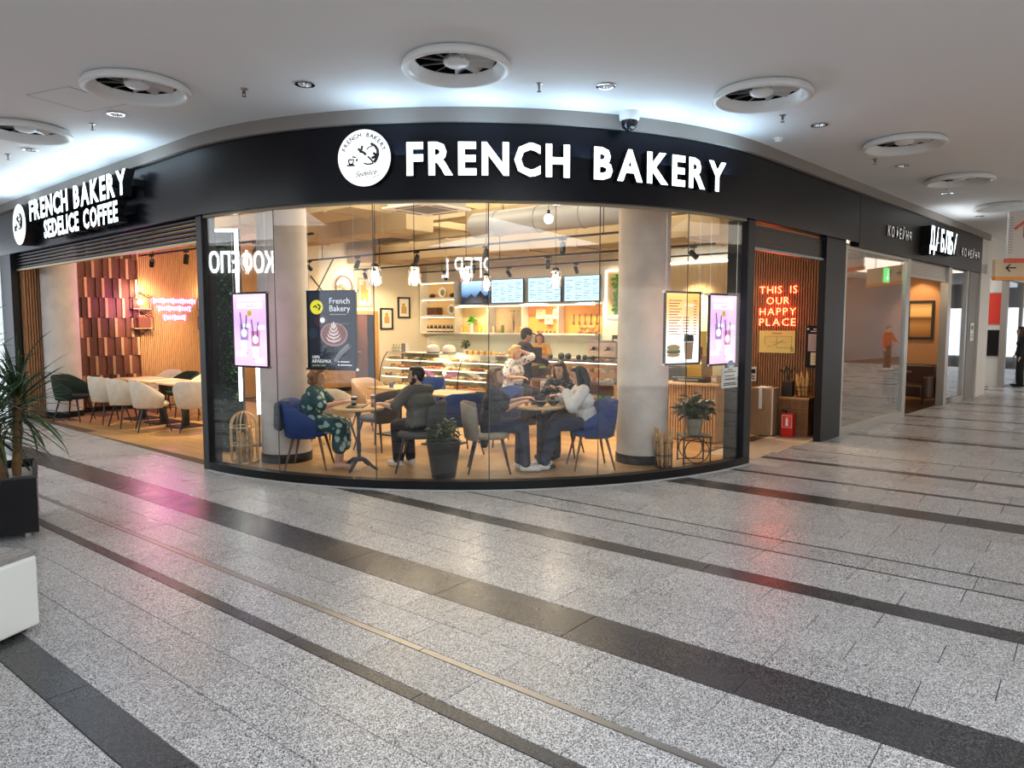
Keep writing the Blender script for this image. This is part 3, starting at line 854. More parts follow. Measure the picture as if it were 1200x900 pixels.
for y in (7.2, 9.6, 12.0, 14.2): m.boxb(5.2, 15.2, y-.13, y+.13, IC-.18, IC)
m.done('trim_24', BEIGE, kind='structure')
# ceiling cassette
t = thing('ceiling_cassette', 'square white air conditioning cassette with dark grille hung over the tables', 'air conditioner', (7.89,8.03,3.47))
m = M(); m.boxb(-.48,.48,-.48,-.30,0,.035); m.boxb(-.48,.48,.30,.48,0,.035); m.boxb(-.48,-.30,-.30,.30,0,.035); m.boxb(.30,.48,-.30,.30,0,.035); m.done('panel', WHITE, t, bevel=.008)
m = M()
for k in range(12): m.boxb(-.30,.30,-.29+k*.05,-.275+k*.05,.004,.03)
for k in range(5): m.boxb(-.3+.146*k-.004,-.3+.146*k+.004,-.3,.3,.006,.028)
m.done('grille', mat('grille_grey', (.35,.34,.33), .5), t)
M().boxb(-.30,.30,-.30,.30,.034,.05).done('filter', BLACK, t)
for a in range(4):
    M().boxb(-.26,.26,-.42,-.36,-.003,.0).done('louvre', mat('louvre_dark', (.06,.06,.06), .5), t, rz=a*PI/2)
M().boxb(-.42,.42,-.42,.42,.05,.28).done('housing', mat('housing_grey', (.5,.48,.44), .5), t)
for sx in (-1,1):
    for sy in (-1,1): M().tube((.38*sx,.38*sy,.28),(.38*sx,.38*sy,IC-3.47),.006,n=5).done('hanger', BLACKM, t)

# track lights
WARM = (1.0,.72,.42)
HEADL = glow('spot_lens_warm', (1.0,.85,.6), 14.0)
th0 = [None]
def track(lab, x, y0, y1, z, heads, aim):
    t = thing('light_track', lab, 'light track', (x, (y0+y1)/2, z)); h = (y1-y0)/2
    M().boxb(-.018,.018,-h,h,-.016,.016).done('rail', BLACKM, t)
    for yy in (-h*.8, 0, h*.8): M().tube((0,yy,.016),(0,yy,IC-z),.008,n=6).done('drop_rod', BLACKM, t)
    for i, (y, ax, ay, az, hl, pw) in enumerate(heads):
        d = (Vector((ax, ay, az))-Vector((x, y, z-.12)))
        if th0[0] is None:
            s = thing('spotlight', hl, 'spotlight', (x, y, z-.016)); th0[0] = s
            M().boxb(-.02,.02,-.06,.06,-.03,0).done('adapter', BLACKM, s)
            M().tube((0,0,-.03),(0,0,-.10),.008,n=6).done('stem', BLACKM, s)
            q = M().lathe([(.0001,.08),(.042,.08),(.045,.07),(.045,-.09),(.04,-.095),(.036,-.08)], n=20).done('barrel', BLACKM, s, smooth=40)
            M().lathe([(.0001,-.078),(.036,-.078),(.036,-.074)], n=16).done('lens', HEADL, s)
            for ch in s.children:
                if ch.name.startswith(('barrel', 'lens')): ch.location = (0,0,-.14)
        else: s = dup(th0[0], (x, y, z-.016), 0, hl)
        e = d.to_track_quat('-Z', 'Y').to_euler()
        for ch in s.children:
            if ch.name.startswith(('barrel', 'lens')): ch.rotation_euler = e
        if pw:
            lp = Vector((x, y, z-.156)) + d.normalized()*.11
            lamp('spotlight_lamp', 'SPOT', lp, pw*1.4, WARM, None, .05, (ax, ay, az), 56, .8)
track('black light track above the window tables', 9.45, 5.0, 13.6, 3.1, [
    (13.2, 12.8,15.4,1.9, 'black track spotlight aimed at the framed pictures', 260), (11.6, 8.6,12.6,0, 'second black track spotlight from the picture wall', 150),
    (9.9, 7.8,9.4,0, 'black track spotlight behind the ceiling cassette', 170), (8.2, 8.2,7.8,0, 'black track spotlight over the grey shirted person', 190),
    (6.6, 8.3,6.0,0, 'black track spotlight over the table of three seated people', 200), (5.4, 9.3,5.0,0, 'black track spotlight beside the round entrance column', 150)], None)
track('black light track in front of the display case', 11.8, 5.1, 14.6, 3.1, [
    (14.2, 13.4,15.4,1.8, 'black track spotlight nearest the wooden door', 200), (12.4, 11.3,11.6,.9, 'black track spotlight over the far end of the pastry case', 190),
    (10.6, 11.2,10.2,.9, 'black track spotlight over the middle of the pastry case', 200), (8.6, 11.2,8.2,.9, 'black track spotlight above the person in the cap', 190),
    (6.8, 10.4,5.0,.9, 'black track spotlight over the slatted counter', 190), (5.5, 12.0,3.9,1.4, 'black track spotlight closest to the red neon wall', 120)], None)
track('black light track over the lounge tables', 6.45, 8.9, 14.4, 3.05, [
    (13.9, 7.0,15.4,1.9, 'black track spotlight washing the slatted lounge wall', 170), (12.6, 6.2,12.9,0, 'black track spotlight over the cream lounge chairs', 190),
    (11.2, 6.0,11.4,0, 'black track spotlight over the end lounge table', 170), (10.4, 8.6,15.4,2.0, 'black track spotlight aimed at the second hexagon lamp', 150)], None)
track('short black light track close to the counter shelves', 14.0, 5.6, 14.6, 3.15, [
    (13.6, 15.1,13.4,1.8, 'black track spotlight over the open bottle shelves', 130), (11.4, 15.1,11.2,1.7, 'black track spotlight over the first menu screen', 140),
    (9.4, 15.1,9.6,1.7, 'black track spotlight over the last menu screen', 150), (7.2, 15.1,6.8,2.0, 'black track spotlight over the textured yellow panel', 140)], None)
lamp('shop_fill', 'AREA', (7.6,8.0,4.12), 190, (1.0,.84,.62), None, 4.0, (7.6,8.0,0), sy=4.0)  # added soft ambient fill under the shop ceiling, no fitting stands here
lamp('shop_fill', 'AREA', (11.5,9.5,4.12), 250, (1.0,.84,.62), None, 3.0, (11.5,9.5,0), sy=8.0)
lamp('shop_fill', 'AREA', (7.0,13.0,4.12), 90, (1.0,.80,.55), None, 3.0, (7.0,13.0,0), sy=3.0)
# ---- pendants: jar lamps on cords
pend0 = None
JAR = clear_glass('jar_glass', .22, (.97,.97,.95))
BULBW = glow('warm_bulb', (1.0,.90,.74), 22.0)
for x, y, z, lab in [(6.66,7.80,2.28,'glass jar pendant nearest the framed yellow picture'), (7.00,7.38,2.28,'glass jar pendant hung below the ceiling cassette'),
                     (8.94,8.19,2.42,'glass jar pendant before the blue picture screen'), (9.62,8.33,2.33,'lower glass jar pendant beside the blue screen'),
                     (9.05,6.45,2.30,'glass jar pendant before the second menu screen')]:
    if pend0 is None:
        pend0 = thing('pendant_lamp', lab, 'pendant lamp', (x, y, z))
        M().lathe([(.082,.0),(.088,.02),(.088,.20),(.072,.24),(.052,.26)], n=24, cap=False).done('jar_shade', JAR, pend0, smooth=60)
        M().lathe([(.0001,.30),(.04,.30),(.056,.27),(.056,.25),(.0001,.25)], n=20).done('cap', BLACKM, pend0, smooth=40)
        M().ell((0,0,.115), (.058,.058,.085), 14, 10).done('bulb', BULBW, pend0, smooth=180)
        M().tube((0,0,.19),(0,0,.25),.02,n=12).done('socket', BLACKM, pend0)
        cordm = M().tube((0,0,.30),(0,0,1),.005,n=6).done('cord', BLACKM, pend0)
        cordm['len'] = 1
        lamp('pendant_light', 'POINT', (x,y,z-.06), 12, (1.0,.80,.55), None, .12)
        p = pend0
    else:
        p = dup(pend0, (x, y, z), 0, lab); lamp('pendant_light', 'POINT', (x,y,z-.06), 12, (1.0,.80,.55), None, .12)
    for ch in p.children:
        if ch.name.startswith('cord'):
            L = IC-z-.30; ch.scale = (1,1,L/.70); ch.location = (0,0,.30-.30*L/.70)
t = thing('pendant_lamp', 'bare round glowing bulb on a cord high before the silvery duct', 'pendant lamp', (9.04,6.58,3.28))
M().ell((0,0,.06), .07, 16, 12).done('bulb', BULBW, t, smooth=180)
M().tube((0,0,.12),(0,0,.19),.022,n=12).done('socket', BLACKM, t)
M().tube((0,0,.19),(0,0,IC-3.28),.004,n=6).done('cord', BLACKM, t)

# ================================================================ next cafe along the entrance side
SILV = mat('silver_frame', (.50,.47,.43), .35, .7)
def rbox(s0, s1, o0, o1, z0, z1, mb=None):
    mb = mb or M()
    return mb.hexa([RP(s0,o0,z0), RP(s1,o0,z0), RP(s1,o1,z0), RP(s0,o1,z0), RP(s0,o0,z1), RP(s1,o0,z1), RP(s1,o1,z1), RP(s0,o1,z1)])
fr = M(); rbox(3.09,3.16,.04,-.04,0,2.95,fr); rbox(6.20,6.40,.04,-.04,0,2.95,fr); rbox(3.16,6.2,.04,-.04,0,.12,fr); rbox(3.16,6.2,.03,-.03,2.9,2.95,fr)
w7 = fr.done('window_7', SILV, kind='structure')
rbox(3.16,6.2,.006,-.006,.12,2.9).done('pane', GLASS2, w7)
fr = M(); rbox(9.05,9.85,.04,-.04,0,.1,fr); rbox(9.05,9.3,.05,-.1,0,2.95,fr); rbox(10.65,10.8,.05,-.1,0,2.95,fr); rbox(9.3,10.65,.04,-.04,0,.10,fr)
w8 = fr.done('window_8', SILV, kind='structure')
rbox(9.3,10.65,.006,-.006,.10,2.95).done('pane', GLASS2, w8)
rbox(10.8,11.65,.06,-.3,0,2.95).done('wall_pier', mat('pier_grey', (.22,.20,.185), .5), kind='structure')
rbox(11.7,12.7,.10,-.3,0,3.9).done('wall_white_pier', mat('pier_white', (.72,.69,.64), .5), kind='structure')
shutter('silvery roller shutter rolled up over the brown cafe doorway', RP, 6.42, 9.04, 2.66, 2.95, 6, mat('shutter_silver', (.42,.39,.36), .35, .6), SILV)
# inside the cafe
cw = mat('cafe_brown_wall', (.48,.24,.10), .7, var=.05, vscale=2)
M().boxb(18.9,19.05,2.56,8.0,0,3.4).done('wall_cafe', cw, kind='structure')
CB = mat('cafe_back', (.30,.22,.15), .7)
M().boxb(15.42,18.9,7.9,8.05,0,3.3).done('wall_cafe_back', CB, kind='structure')
M().boxb(12.1,15.42,4.40,4.55,0,3.3).done('wall_cafe_partition', CB, kind='structure')
M().boxb(15.40,15.50,4.55,7.9,0,3.3).done('wall_cafe_side', CB, kind='structure')
cpoly = [RP(3.2,-.06), RP(10.0,-.06), Vector((18.9,2.6,0)), Vector((18.9,7.9,0)), Vector((15.5,7.9,0)), Vector((15.5,4.40,0)), Vector((12.1,4.40,0))]
poly_slab(cpoly, .0005, .004, 'floor.002', mat('dark_wood_floor', (.05,.03,.022), .3, var=.2, vscale=4), kind='structure')
poly_slab(cpoly, 3.3, 3.36, 'ceiling.002', mat('cafe_ceiling', (.22,.19,.16), .8), kind='structure')
t = thing('framed_picture', 'dark framed picture lit from above on the brown cafe wall', 'picture', (18.9,3.18,1.40))
m = M(); m.boxb(-.04,0,-.27,.27,0,.05); m.boxb(-.04,0,-.27,.27,.83,.88); m.boxb(-.04,0,-.27,-.22,.05,.83); m.boxb(-.04,0,.22,.27,.05,.83); m.done('frame', INK, t)
pm = M().boxb(-.02,-.005,-.22,.22,.05,.83).done('print', grad('sunset_print', [(0,(.30,.12,.03)),(.35,(.55,.28,.08)),(.55,(.16,.06,.02)),(.62,(.85,.5,.16)),(.8,(.9,.62,.25)),(1,(.4,.18,.05))], 'Z'), t)
t = thing('fire_sign', 'small red fire sign on the brown cafe wall', 'sign', (18.9,2.68,1.47))
M().boxb(-.012,0,-.085,.085,0,.19).done('plate', mat('sign_red', (.70,.03,.02), .5), t)
M().boxb(-.014,-.012,-.025,.025,.03,.12).tube((-.013,0,.12),(-.013,0,.16),.012,n=8).done('symbol', WHITE, t)
t = thing('notice_sheet', 'small yellow notice sheet under the red fire sign', 'notice', (18.9,2.685,1.22))
M().boxb(-.008,0,-.095,.095,0,.23).done('sheet', mat('yellow_sheet', (.78,.55,.22), .6), t)
m = M()
for k in range(6): m.boxb(-.010,-.008,-.07,.05-.02*(k % 2),.03+.03*k,.037+.03*k)
m.done('print', INK, t)
lamp('picture_lamp', 'SPOT', (18.2,3.2,3.1), 70, (1.0,.7,.4), None, .05, (18.9,3.15,1.9), 60, .5)
lamp('cafe_lamp', 'POINT', (16.6,5.0,2.9), 60, (1.0,.72,.45), None, .15)
lamp('cafe_lamp', 'POINT', (14.0,3.7,2.9), 25, (1.0,.78,.55), None, .15)
t = thing('armchair', 'dark brown armchair inside the doorway of the brown cafe', 'armchair', (18.1,3.15,.004), facing(-1,.25))
LEA = mat('brown_leather', (.06,.028,.018), .45)
M().boxb(-.36,.36,-.34,.36,.16,.42).done('seat', LEA, t, bevel=.04)
M().boxb(-.36,.36,-.42,-.24,.3,.85).done('backrest', LEA, t, bevel=.05)
for s in (-1,1): M().boxb(s*.42-.07,s*.42+.07,-.40,.36,.14,.62).done('armrest', LEA, t, bevel=.04)
for sx in (-1,1):
    for sy in (-1,1): M().tube((sx*.36,sy*.32,.0),(sx*.36,sy*.32,.16),.018,.024,8).done('leg', BLACK, t)
t = thing('cafe_table', 'round dark table beside the brown armchair', 'table', (17.2,3.35,.004))
M().lathe([(.0001,.72),(.33,.72),(.33,.75),(.0001,.75)], n=28).done('table_top', LEA, t)
M().tube((0,0,.02),(0,0,.72),.03,n=10).done('stem', BLACK, t); M().lathe([(.22,0),(.22,.012),(.04,.03)], n=24).done('base', BLACK, t)
# wood counter and orange planter seen through the cafe glass
t = thing('cafe_counter', 'light wooden counter behind the reflecting cafe glass', 'counter', (13.6,3.95,.0045))
M().boxb(-.5,.5,-.35,.35,0,1.0).done('body', OAK, t, bevel=.01); M().boxb(-.55,.55,-.4,.4,1.0,1.04).done('worktop', WHITE, t)
t = thing('lit_exit_sign', 'small green lit sign with white walking figure inside cafe glass', 'sign', RP(5.75,-.18,2.5))
t.rotation_euler = (0,0,math.atan2(R_X.y,R_X.x))
M().boxb(-.13,.13,-.015,.015,0,.26).done('plate', glow('exit_green', (.05,.75,.15), 1.6), t)
m = M(); m.ell((.02,-.018,.20),(.02,.004,.02),10,6); m.path([(.01,-.018,.17),(-.01,-.018,.11)],.014,6); m.path([(-.01,-.018,.11),(.03,-.018,.08),(.02,-.018,.04)],.010,6); m.path([(-.01,-.018,.11),(-.03,-.018,.07),(-.07,-.018,.06)],.010,6); m.path([(.01,-.018,.16),(.05,-.018,.13)],.008,6); m.done('figure', glow('exit_white', (1,1,1), 1.6), t)
M().tube((0,0,.26),(0,0,.75),.006,n=5).done('hanger', STEEL, t)
t = thing('wall_plaque', 'small white plaque with rounded corners on the grey pier', 'plaque', RP(11.2,.065,1.35), math.atan2(R_X.y,R_X.x))
M().boxb(-.16,.16,-.012,0,0,.42).done('plate', WHITE, t, bevel=.02)
m = M(); m.boxb(-.10,.10,-.015,-.012,.26,.36); m.boxb(-.10,.10,-.015,-.012,.08,.1); m.boxb(-.10,.10,-.015,-.012,.14,.16); m.done('print', mat('print_grey', (.25,.25,.25), .6), t)

# ---- the shops beyond
PALE = mat('pale_wall', (.74,.71,.67), .5)
rbox(12.75,30,.05,-.1,2.95,3.9).done('wall_far_header', PALE, kind='structure')
fr = M()
for s in (12.78, 15.2, 17.4, 19.4, 22.0, 25.0, 28.0): rbox(s, s+.16, .05, -.1, 0, 2.95, fr)
fr.done('trim_30', mat('frame_warm_grey', (.36,.34,.31), .4, .3), kind='structure')
M().boxb(24.2,24.35,2.06,6.5,0,3.4).done('wall_far_shop', mat('far_white', (.80,.78,.74), .5), kind='structure')
M().boxb(21.4,21.5,2.5,6.5,0,3.4).done('wall_far_shop_side', mat('far_white'), kind='structure')
M().boxb(21.4,24.3,6.4,6.5,0,3.4).done('wall_far_shop_back', mat('far_white'), kind='structure')
M().boxb(40,40.15,.6,6.6,0,3.4).done('wall_far_shop_end', mat('far_white'), kind='structure')
t = thing('red_banner', 'plain red panel on the white wall of the far shop', 'banner', (24.2,2.29,1.74))
M().boxb(-.03,.0,-.21,.21,0,.86).done('panel', mat('banner_red', (.80,.045,.025), .5), t); M().boxb(-.035,.0,-.215,.215,.86,.88).done('rail', STEEL, t)
t = thing('display_screen', 'black upright screen under the red panel of the far shop', 'screen', (24.2,2.29,.88))
M().boxb(-.05,.0,-.21,.21,0,.68).done('screen', BLACK, t); M().boxb(-.04,.0,-.22,.22,-.02,.0).boxb(-.04,.0,-.22,.22,.68,.70).done('bezel', BLACKM, t)
lamp('far_shop_lamp', 'AREA', (22.9,4.0,3.3), 40, (1.0,.96,.9), None, 1.6, (22.9,3.6,0), sy=2.5)
for i, (a, b) in enumerate(((15.36,17.4),(17.56,19.4),(19.56,22.0),(22.16,25.0),(25.16,28.0))):
    rbox(a,b,.006,-.006,.05,2.95).done('window_%d' % (9+i), GLASS2, kind='structure')
M().boxb(24,40,6.5,6.6,0,3.4).done('wall_far_inside', mat('far_inside', (.62,.66,.68), .6), kind='structure')
lamp('far_shop_lamp', 'AREA', (27.5,4.2,3.2), 90, (.9,.96,1.0), None, 4.0, (27.5,4.2,0), sy=2.5)
# hanging direction signs
ax_r = Vector((.62,-.78,0)).normalized()
rzs = math.atan2(ax_r.y, ax_r.x)
RED = mat('sign_orange_red', (.72,.10,.05), .5)
PANEL = mat('sign_pale', (.66,.60,.55), .5)
t = thing('hanging_sign', 'pale hanging sign with a red upward arrow and red stripe', 'sign', (16.48,1.42,2.95), rzs)
M().boxb(.02,1.6,-.03,.03,0,.90).done('panel', PANEL, t)
M().boxb(0,1.62,-.035,.035,-.06,.02).done('stripe', RED, t)
m = M(); m.boxb(.29,.34,-.036,-.031,.40,.72); m.hexa([(.32,-.036,.74),(.11,-.036,.58),(.14,-.036,.54),(.32,-.036,.68),(.32,-.031,.74),(.11,-.031,.58),(.14,-.031,.54),(.32,-.031,.68)]); m.hexa([(.32,-.036,.74),(.53,-.036,.58),(.50,-.036,.54),(.32,-.036,.68),(.32,-.031,.74),(.53,-.031,.58),(.50,-.031,.54),(.32,-.031,.68)]); m.done('arrow', RED, t)
for k in (.15, 1.4): M().tube((k,0,.9),(k,0,.95),.012,n=6).done('hanger', STEEL, t)
m = M()
for k in range(14): m.boxb(.03,.10,-.036,-.031,.12+k*.05,.13+k*.05)
m.done('ruled_edge', mat('print_grey'), t)
t = thing('hanging_sign', 'beige hanging sign with a dark arrow and orange underside', 'sign', (18.05,1.74,2.72), rzs)
M().boxb(0,1.7,-.05,.05,0,.36).done('panel', mat('sign_beige', (.70,.54,.36), .5), t)
M().boxb(0,1.7,-.055,.055,-.07,.0).done('underside', mat('sign_orange', (.85,.32,.06), .5), t)
m = M(); m.boxb(.22,.42,-.056,-.051,.17,.195); m.hexa([(.20,-.056,.18),(.30,-.056,.27),(.30,-.056,.235),(.235,-.056,.18),(.20,-.051,.18),(.30,-.051,.27),(.30,-.051,.235),(.235,-.051,.18)]); m.hexa([(.20,-.056,.18),(.30,-.056,.09),(.30,-.056,.125),(.235,-.056,.18),(.20,-.051,.18),(.30,-.051,.09),(.30,-.051,.125),(.235,-.051,.18)])
write(m, 'To', (.60,-.056,.12), (1,0,0), (0,-1,0), .2, .01, .002, align='LEFT'); m.done('print', INK, t)
for k in (.3, 1.4): M().tube((k,0,.36),(k,0,CZ-2.72),.01,n=6).done('hanger', STEEL, t)

# ================================================================ opposite side of the halls (only seen mirrored in the glass and the floor)
OPP = mat('opposite_shopfront', (.06,.058,.056), .5)
OPG = mat('opposite_pale', (.45,.43,.42), .6)
M().boxb(-4.98,-4.8,8.5,25,0,CZ).done('wall_opposite_lounge', OPP, kind='structure')
d = Vector((.85,-.53,0)).normalized()
M().boxb(-2,45.5,-7.6,-7.4,0,CZ).done('wall_opposite_entrance', OPG, kind='structure')
M().boxb(45.4,45.6,-7.5,1.8,2.6,CZ).done('wall_end_header', OPG, kind='structure')
for i, x in enumerate((9, 14, 19.5, 25, 31)):
    M().boxb(x-1.6,x+1.6,-7.42,-7.36,.1,2.7).done('window_%d' % (20+i), glow('lit_shop_window', (1.0,.93,.82), 1.1), kind='structure')
SIGNR = glow('opposite_sign_white', (.92,.98,1.0), 11.0)
t = thing('opposite_sign', 'white lit cyrillic letters of the shop across the hall, seen mirrored', 'sign', (0,0,0))
m = M(); a = Vector((-4.11,17.32,0)); b = Vector((-4.82,15.78,0)); ex = (a-b).normalized()
ex = (a-b).normalized(); n = Vector((ex.y, -ex.x, 0))
write(m, 'КОФЕПОРТ', (b.x, b.y, 3.17), ex, n, .78, .02, .02, align='LEFT', sx=.54)
m.done('lettering', SIGNR, t)
M().hexa([b-n*.08-ex*.2+Vector((0,0,2.95)), a-n*.08+ex*.3+Vector((0,0,2.95)), a-n*.14+ex*.3+Vector((0,0,2.95)), b-n*.14-ex*.2+Vector((0,0,2.95)),
          b-n*.08-ex*.2+Vector((0,0,3.88)), a-n*.08+ex*.3+Vector((0,0,3.88)), a-n*.14+ex*.3+Vector((0,0,3.88)), b-n*.14-ex*.2+Vector((0,0,3.88))]).done('panel', OPP, t)
t = thing('opposite_sign', 'white lit cyrillic letters on the shop behind the viewer, seen mirrored', 'sign', (0,0,0))
a = Vector((-5.91,-.31,0)); b = Vector((-5.23,-1.42,0)); ex = (a-b).normalized(); n = Vector((ex.y, -ex.x, 0))
m = M(); write(m, 'БУРГЕР L', (a.x, a.y, 3.03), ex, n, .74, .02, .02, align='RIGHT', sx=.60); m.done('lettering', SIGNR, t)
c0 = b-ex*2.2-n*.08; c1 = a+ex*.6-n*.08
M().hexa([c0+Vector((0,0,2.9)), c1+Vector((0,0,2.9)), c1-n*.06+Vector((0,0,2.9)), c0-n*.06+Vector((0,0,2.9)), c0+Vector((0,0,3.88)), c1+Vector((0,0,3.88)), c1-n*.06+Vector((0,0,3.88)), c0-n*.06+Vector((0,0,3.88))]).done('panel', OPP, t)
M().hexa([c0-n*.3-ex*2, c1-n*.3+ex*2, c1-n*.4+ex*2, c0-n*.4-ex*2, c0-n*.3-ex*2+Vector((0,0,CZ)), c1-n*.3+ex*2+Vector((0,0,CZ)), c1-n*.4+ex*2+Vector((0,0,CZ)), c0-n*.4-ex*2+Vector((0,0,CZ))]).done('wall_opposite_corner', OPP, kind='structure')
# pale lit shop beyond the lounge end post
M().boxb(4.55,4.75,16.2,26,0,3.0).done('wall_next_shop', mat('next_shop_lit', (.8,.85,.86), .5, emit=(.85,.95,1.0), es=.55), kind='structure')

# ================================================================ things on the mall floor
# planter with a spiky plant
t = thing('planter', 'black square planter box holding a spiky two stemmed plant', 'planter', (1.80,7.26,0), -.315)
PB = mat('planter_black', (.005,.005,.006), .35, spec=.25)
m = M(); 
for (x0,x1,y0,y1) in ((-.46,.46,-.46,-.43),(-.46,.46,.43,.46),(-.46,-.43,-.43,.43),(.43,.46,-.43,.43)): m.boxb(x0,x1,y0,y1,.05,.50)
m.boxb(-.43,.43,-.43,.43,.05,.08); m.done('box', PB, t)
m = M()
for (x0,x1,y0,y1) in ((-.47,.47,-.47,-.44),(-.47,.47,.44,.47),(-.47,-.44,-.44,.44),(.44,.47,-.44,.44)): m.boxb(x0,x1,y0,y1,.50,.52)
m.done('rim', mat('planter_rim', (.05,.05,.052), .25, .4), t)
src = None
for sx in (-1,1):
    for sy in (-1,1):
        if src is None: src = M().tube((0,0,0),(0,0,.05),.025,n=10).done('foot', STEEL, t, loc=(sx*.38,sy*.38,0))
        else: inst('foot', src, t, (sx*.38,sy*.38,0))
M().boxb(-.43,.43,-.43,.43,.38,.45).done('soil', mat('pale_gravel', (.42,.40,.36), .9, bump=.6, bscale=60), t)
t = thing('dracaena', 'spiky dracaena with bare ringed stems and long dark narrow leaves', 'plant', (1.80,7.26,.45), -.315)
BARK = mat('dracaena_bark', (.20,.105,.045), .85, bump=.8, bscale=35, var=.3, vscale=25)
LEAF = [mat('dracaena_leaf_a', (.018,.050,.014), .4, rnd=.35), mat('dracaena_leaf_b', (.035,.085,.022), .4, rnd=.35)]
def blade(L, w, droop, mt):
    m = M(); n = 7; vs = []
    for i in range(n+1):
        s = i/n; ww = w*(.55+1.2*s)*(1-s)**.6 if s > .15 else w*.75
        ww = max(ww, .0008); x = L*s*math.cos(droop*s*.55); z = L*(s*.25 - droop*s*s*.55)
        vs += [(x, -ww, z+ww*.35), (x, 0, z), (x, ww, z+ww*.35), (x, 0, z-.0012)]
    fs = []
    for i in range(n):
        a = 4*i; b = a+4
        fs += [(a,a+1,b+1,b),(a+1,a+2,b+2,b+1),(a+2,a+3,b+3,b+2),(a+3,a,b,b+3)]
    return m.add(vs, fs)
random.seed(8)
leafsrc = []
for (L, w, dr) in ((.52,.014,.4),(.60,.016,.75),(.44,.014,.15),(.56,.015,1.05)):
    for mt in LEAF: leafsrc.append([blade(L, w, dr, mt), mt, None])
def crown(pts, r0, nleaf, spread):
    tr = M().path(pts, [r0*(1+.10*((i*7) % 3-1)) for i in range(len(pts))], 10).done('stem', BARK, t, smooth=60)
    top = Vector(pts[-1])
    for k in range(nleaf):
        q = leafsrc[random.randrange(len(leafsrc))]
        s = k/nleaf; pos = top + Vector((0,0,-.24*(1-s)+.02))
        el = -.75 + 1.95*s + random.uniform(-.2,.2); az = k*2.399+random.uniform(-.2,.2)
        rot = (0, -el, az)
        if q[2] is None:
            q[2] = q[0].done('leaf', q[1], tr, smooth=180); o = q[2]
        else: o = inst('leaf', q[2], tr)
        o.parent = tr; o.location = pos; o.rotation_euler = Euler((random.uniform(-.4,.4), -el, az), 'XYZ')
        sc = random.uniform(.8,1.15)*spread; o.scale = (sc, sc, sc)
def wig(x0, y0, x1, y1, h, n=9):
    return [(x0+(x1-x0)*(i/n)**1.4+random.uniform(-.006,.006), y0+(y1-y0)*(i/n)+random.uniform(-.006,.006), (h)*i/n) for i in range(n+1)]
crown(wig(.21,-.10,.17,-.10,.56), .050, 104, 1.0)
crown(wig(.32,.0,.36,.03,.70), .038, 92, .95)
crown(wig(.02,.10,.0,.10,.95), .045, 80, 1.05)
# bench
t = thing('bench', 'white block bench with grey slatted top standing before the black planter', 'bench', (0,0,0))
import_c = Vector((1.444,4.66,0)); eb = Vector((-.91,-.415,0)).normalized(); nb = Vector((eb.y,-eb.x,0)); nb = -nb if nb.dot(Vector((.5,1,0))) < 0 else nb
def bb(a0,a1,b0,b1,z0,z1,mb=None):
    mb = mb or M(); q = lambda a,b,z: import_c+eb*a+nb*b+Vector((0,0,z))
    return mb.hexa([q(a0,b0,z0),q(a1,b0,z0),q(a1,b1,z0),q(a0,b1,z0),q(a0,b0,z1),q(a1,b0,z1),q(a1,b1,z1),q(a0,b1,z1)])
bb(0,1.8,0,.62,.025,.43).done('block', mat('bench_white', (.80,.82,.78), .42, bump=.05, bscale=8), t, bevel=.015)
bb(.05,1.75,.05,.57,0,.025).done('recessed_foot', BLACK, t)
SL = wood('grey_slat', (.20,.19,.185), (.33,.31,.30), (3,3,14), .55)
for k in range(5):
    bb(.01,1.8,.012+k*.122,.012+k*.122+.108,.43,.462).done('slat', SL, t, bevel=.004)
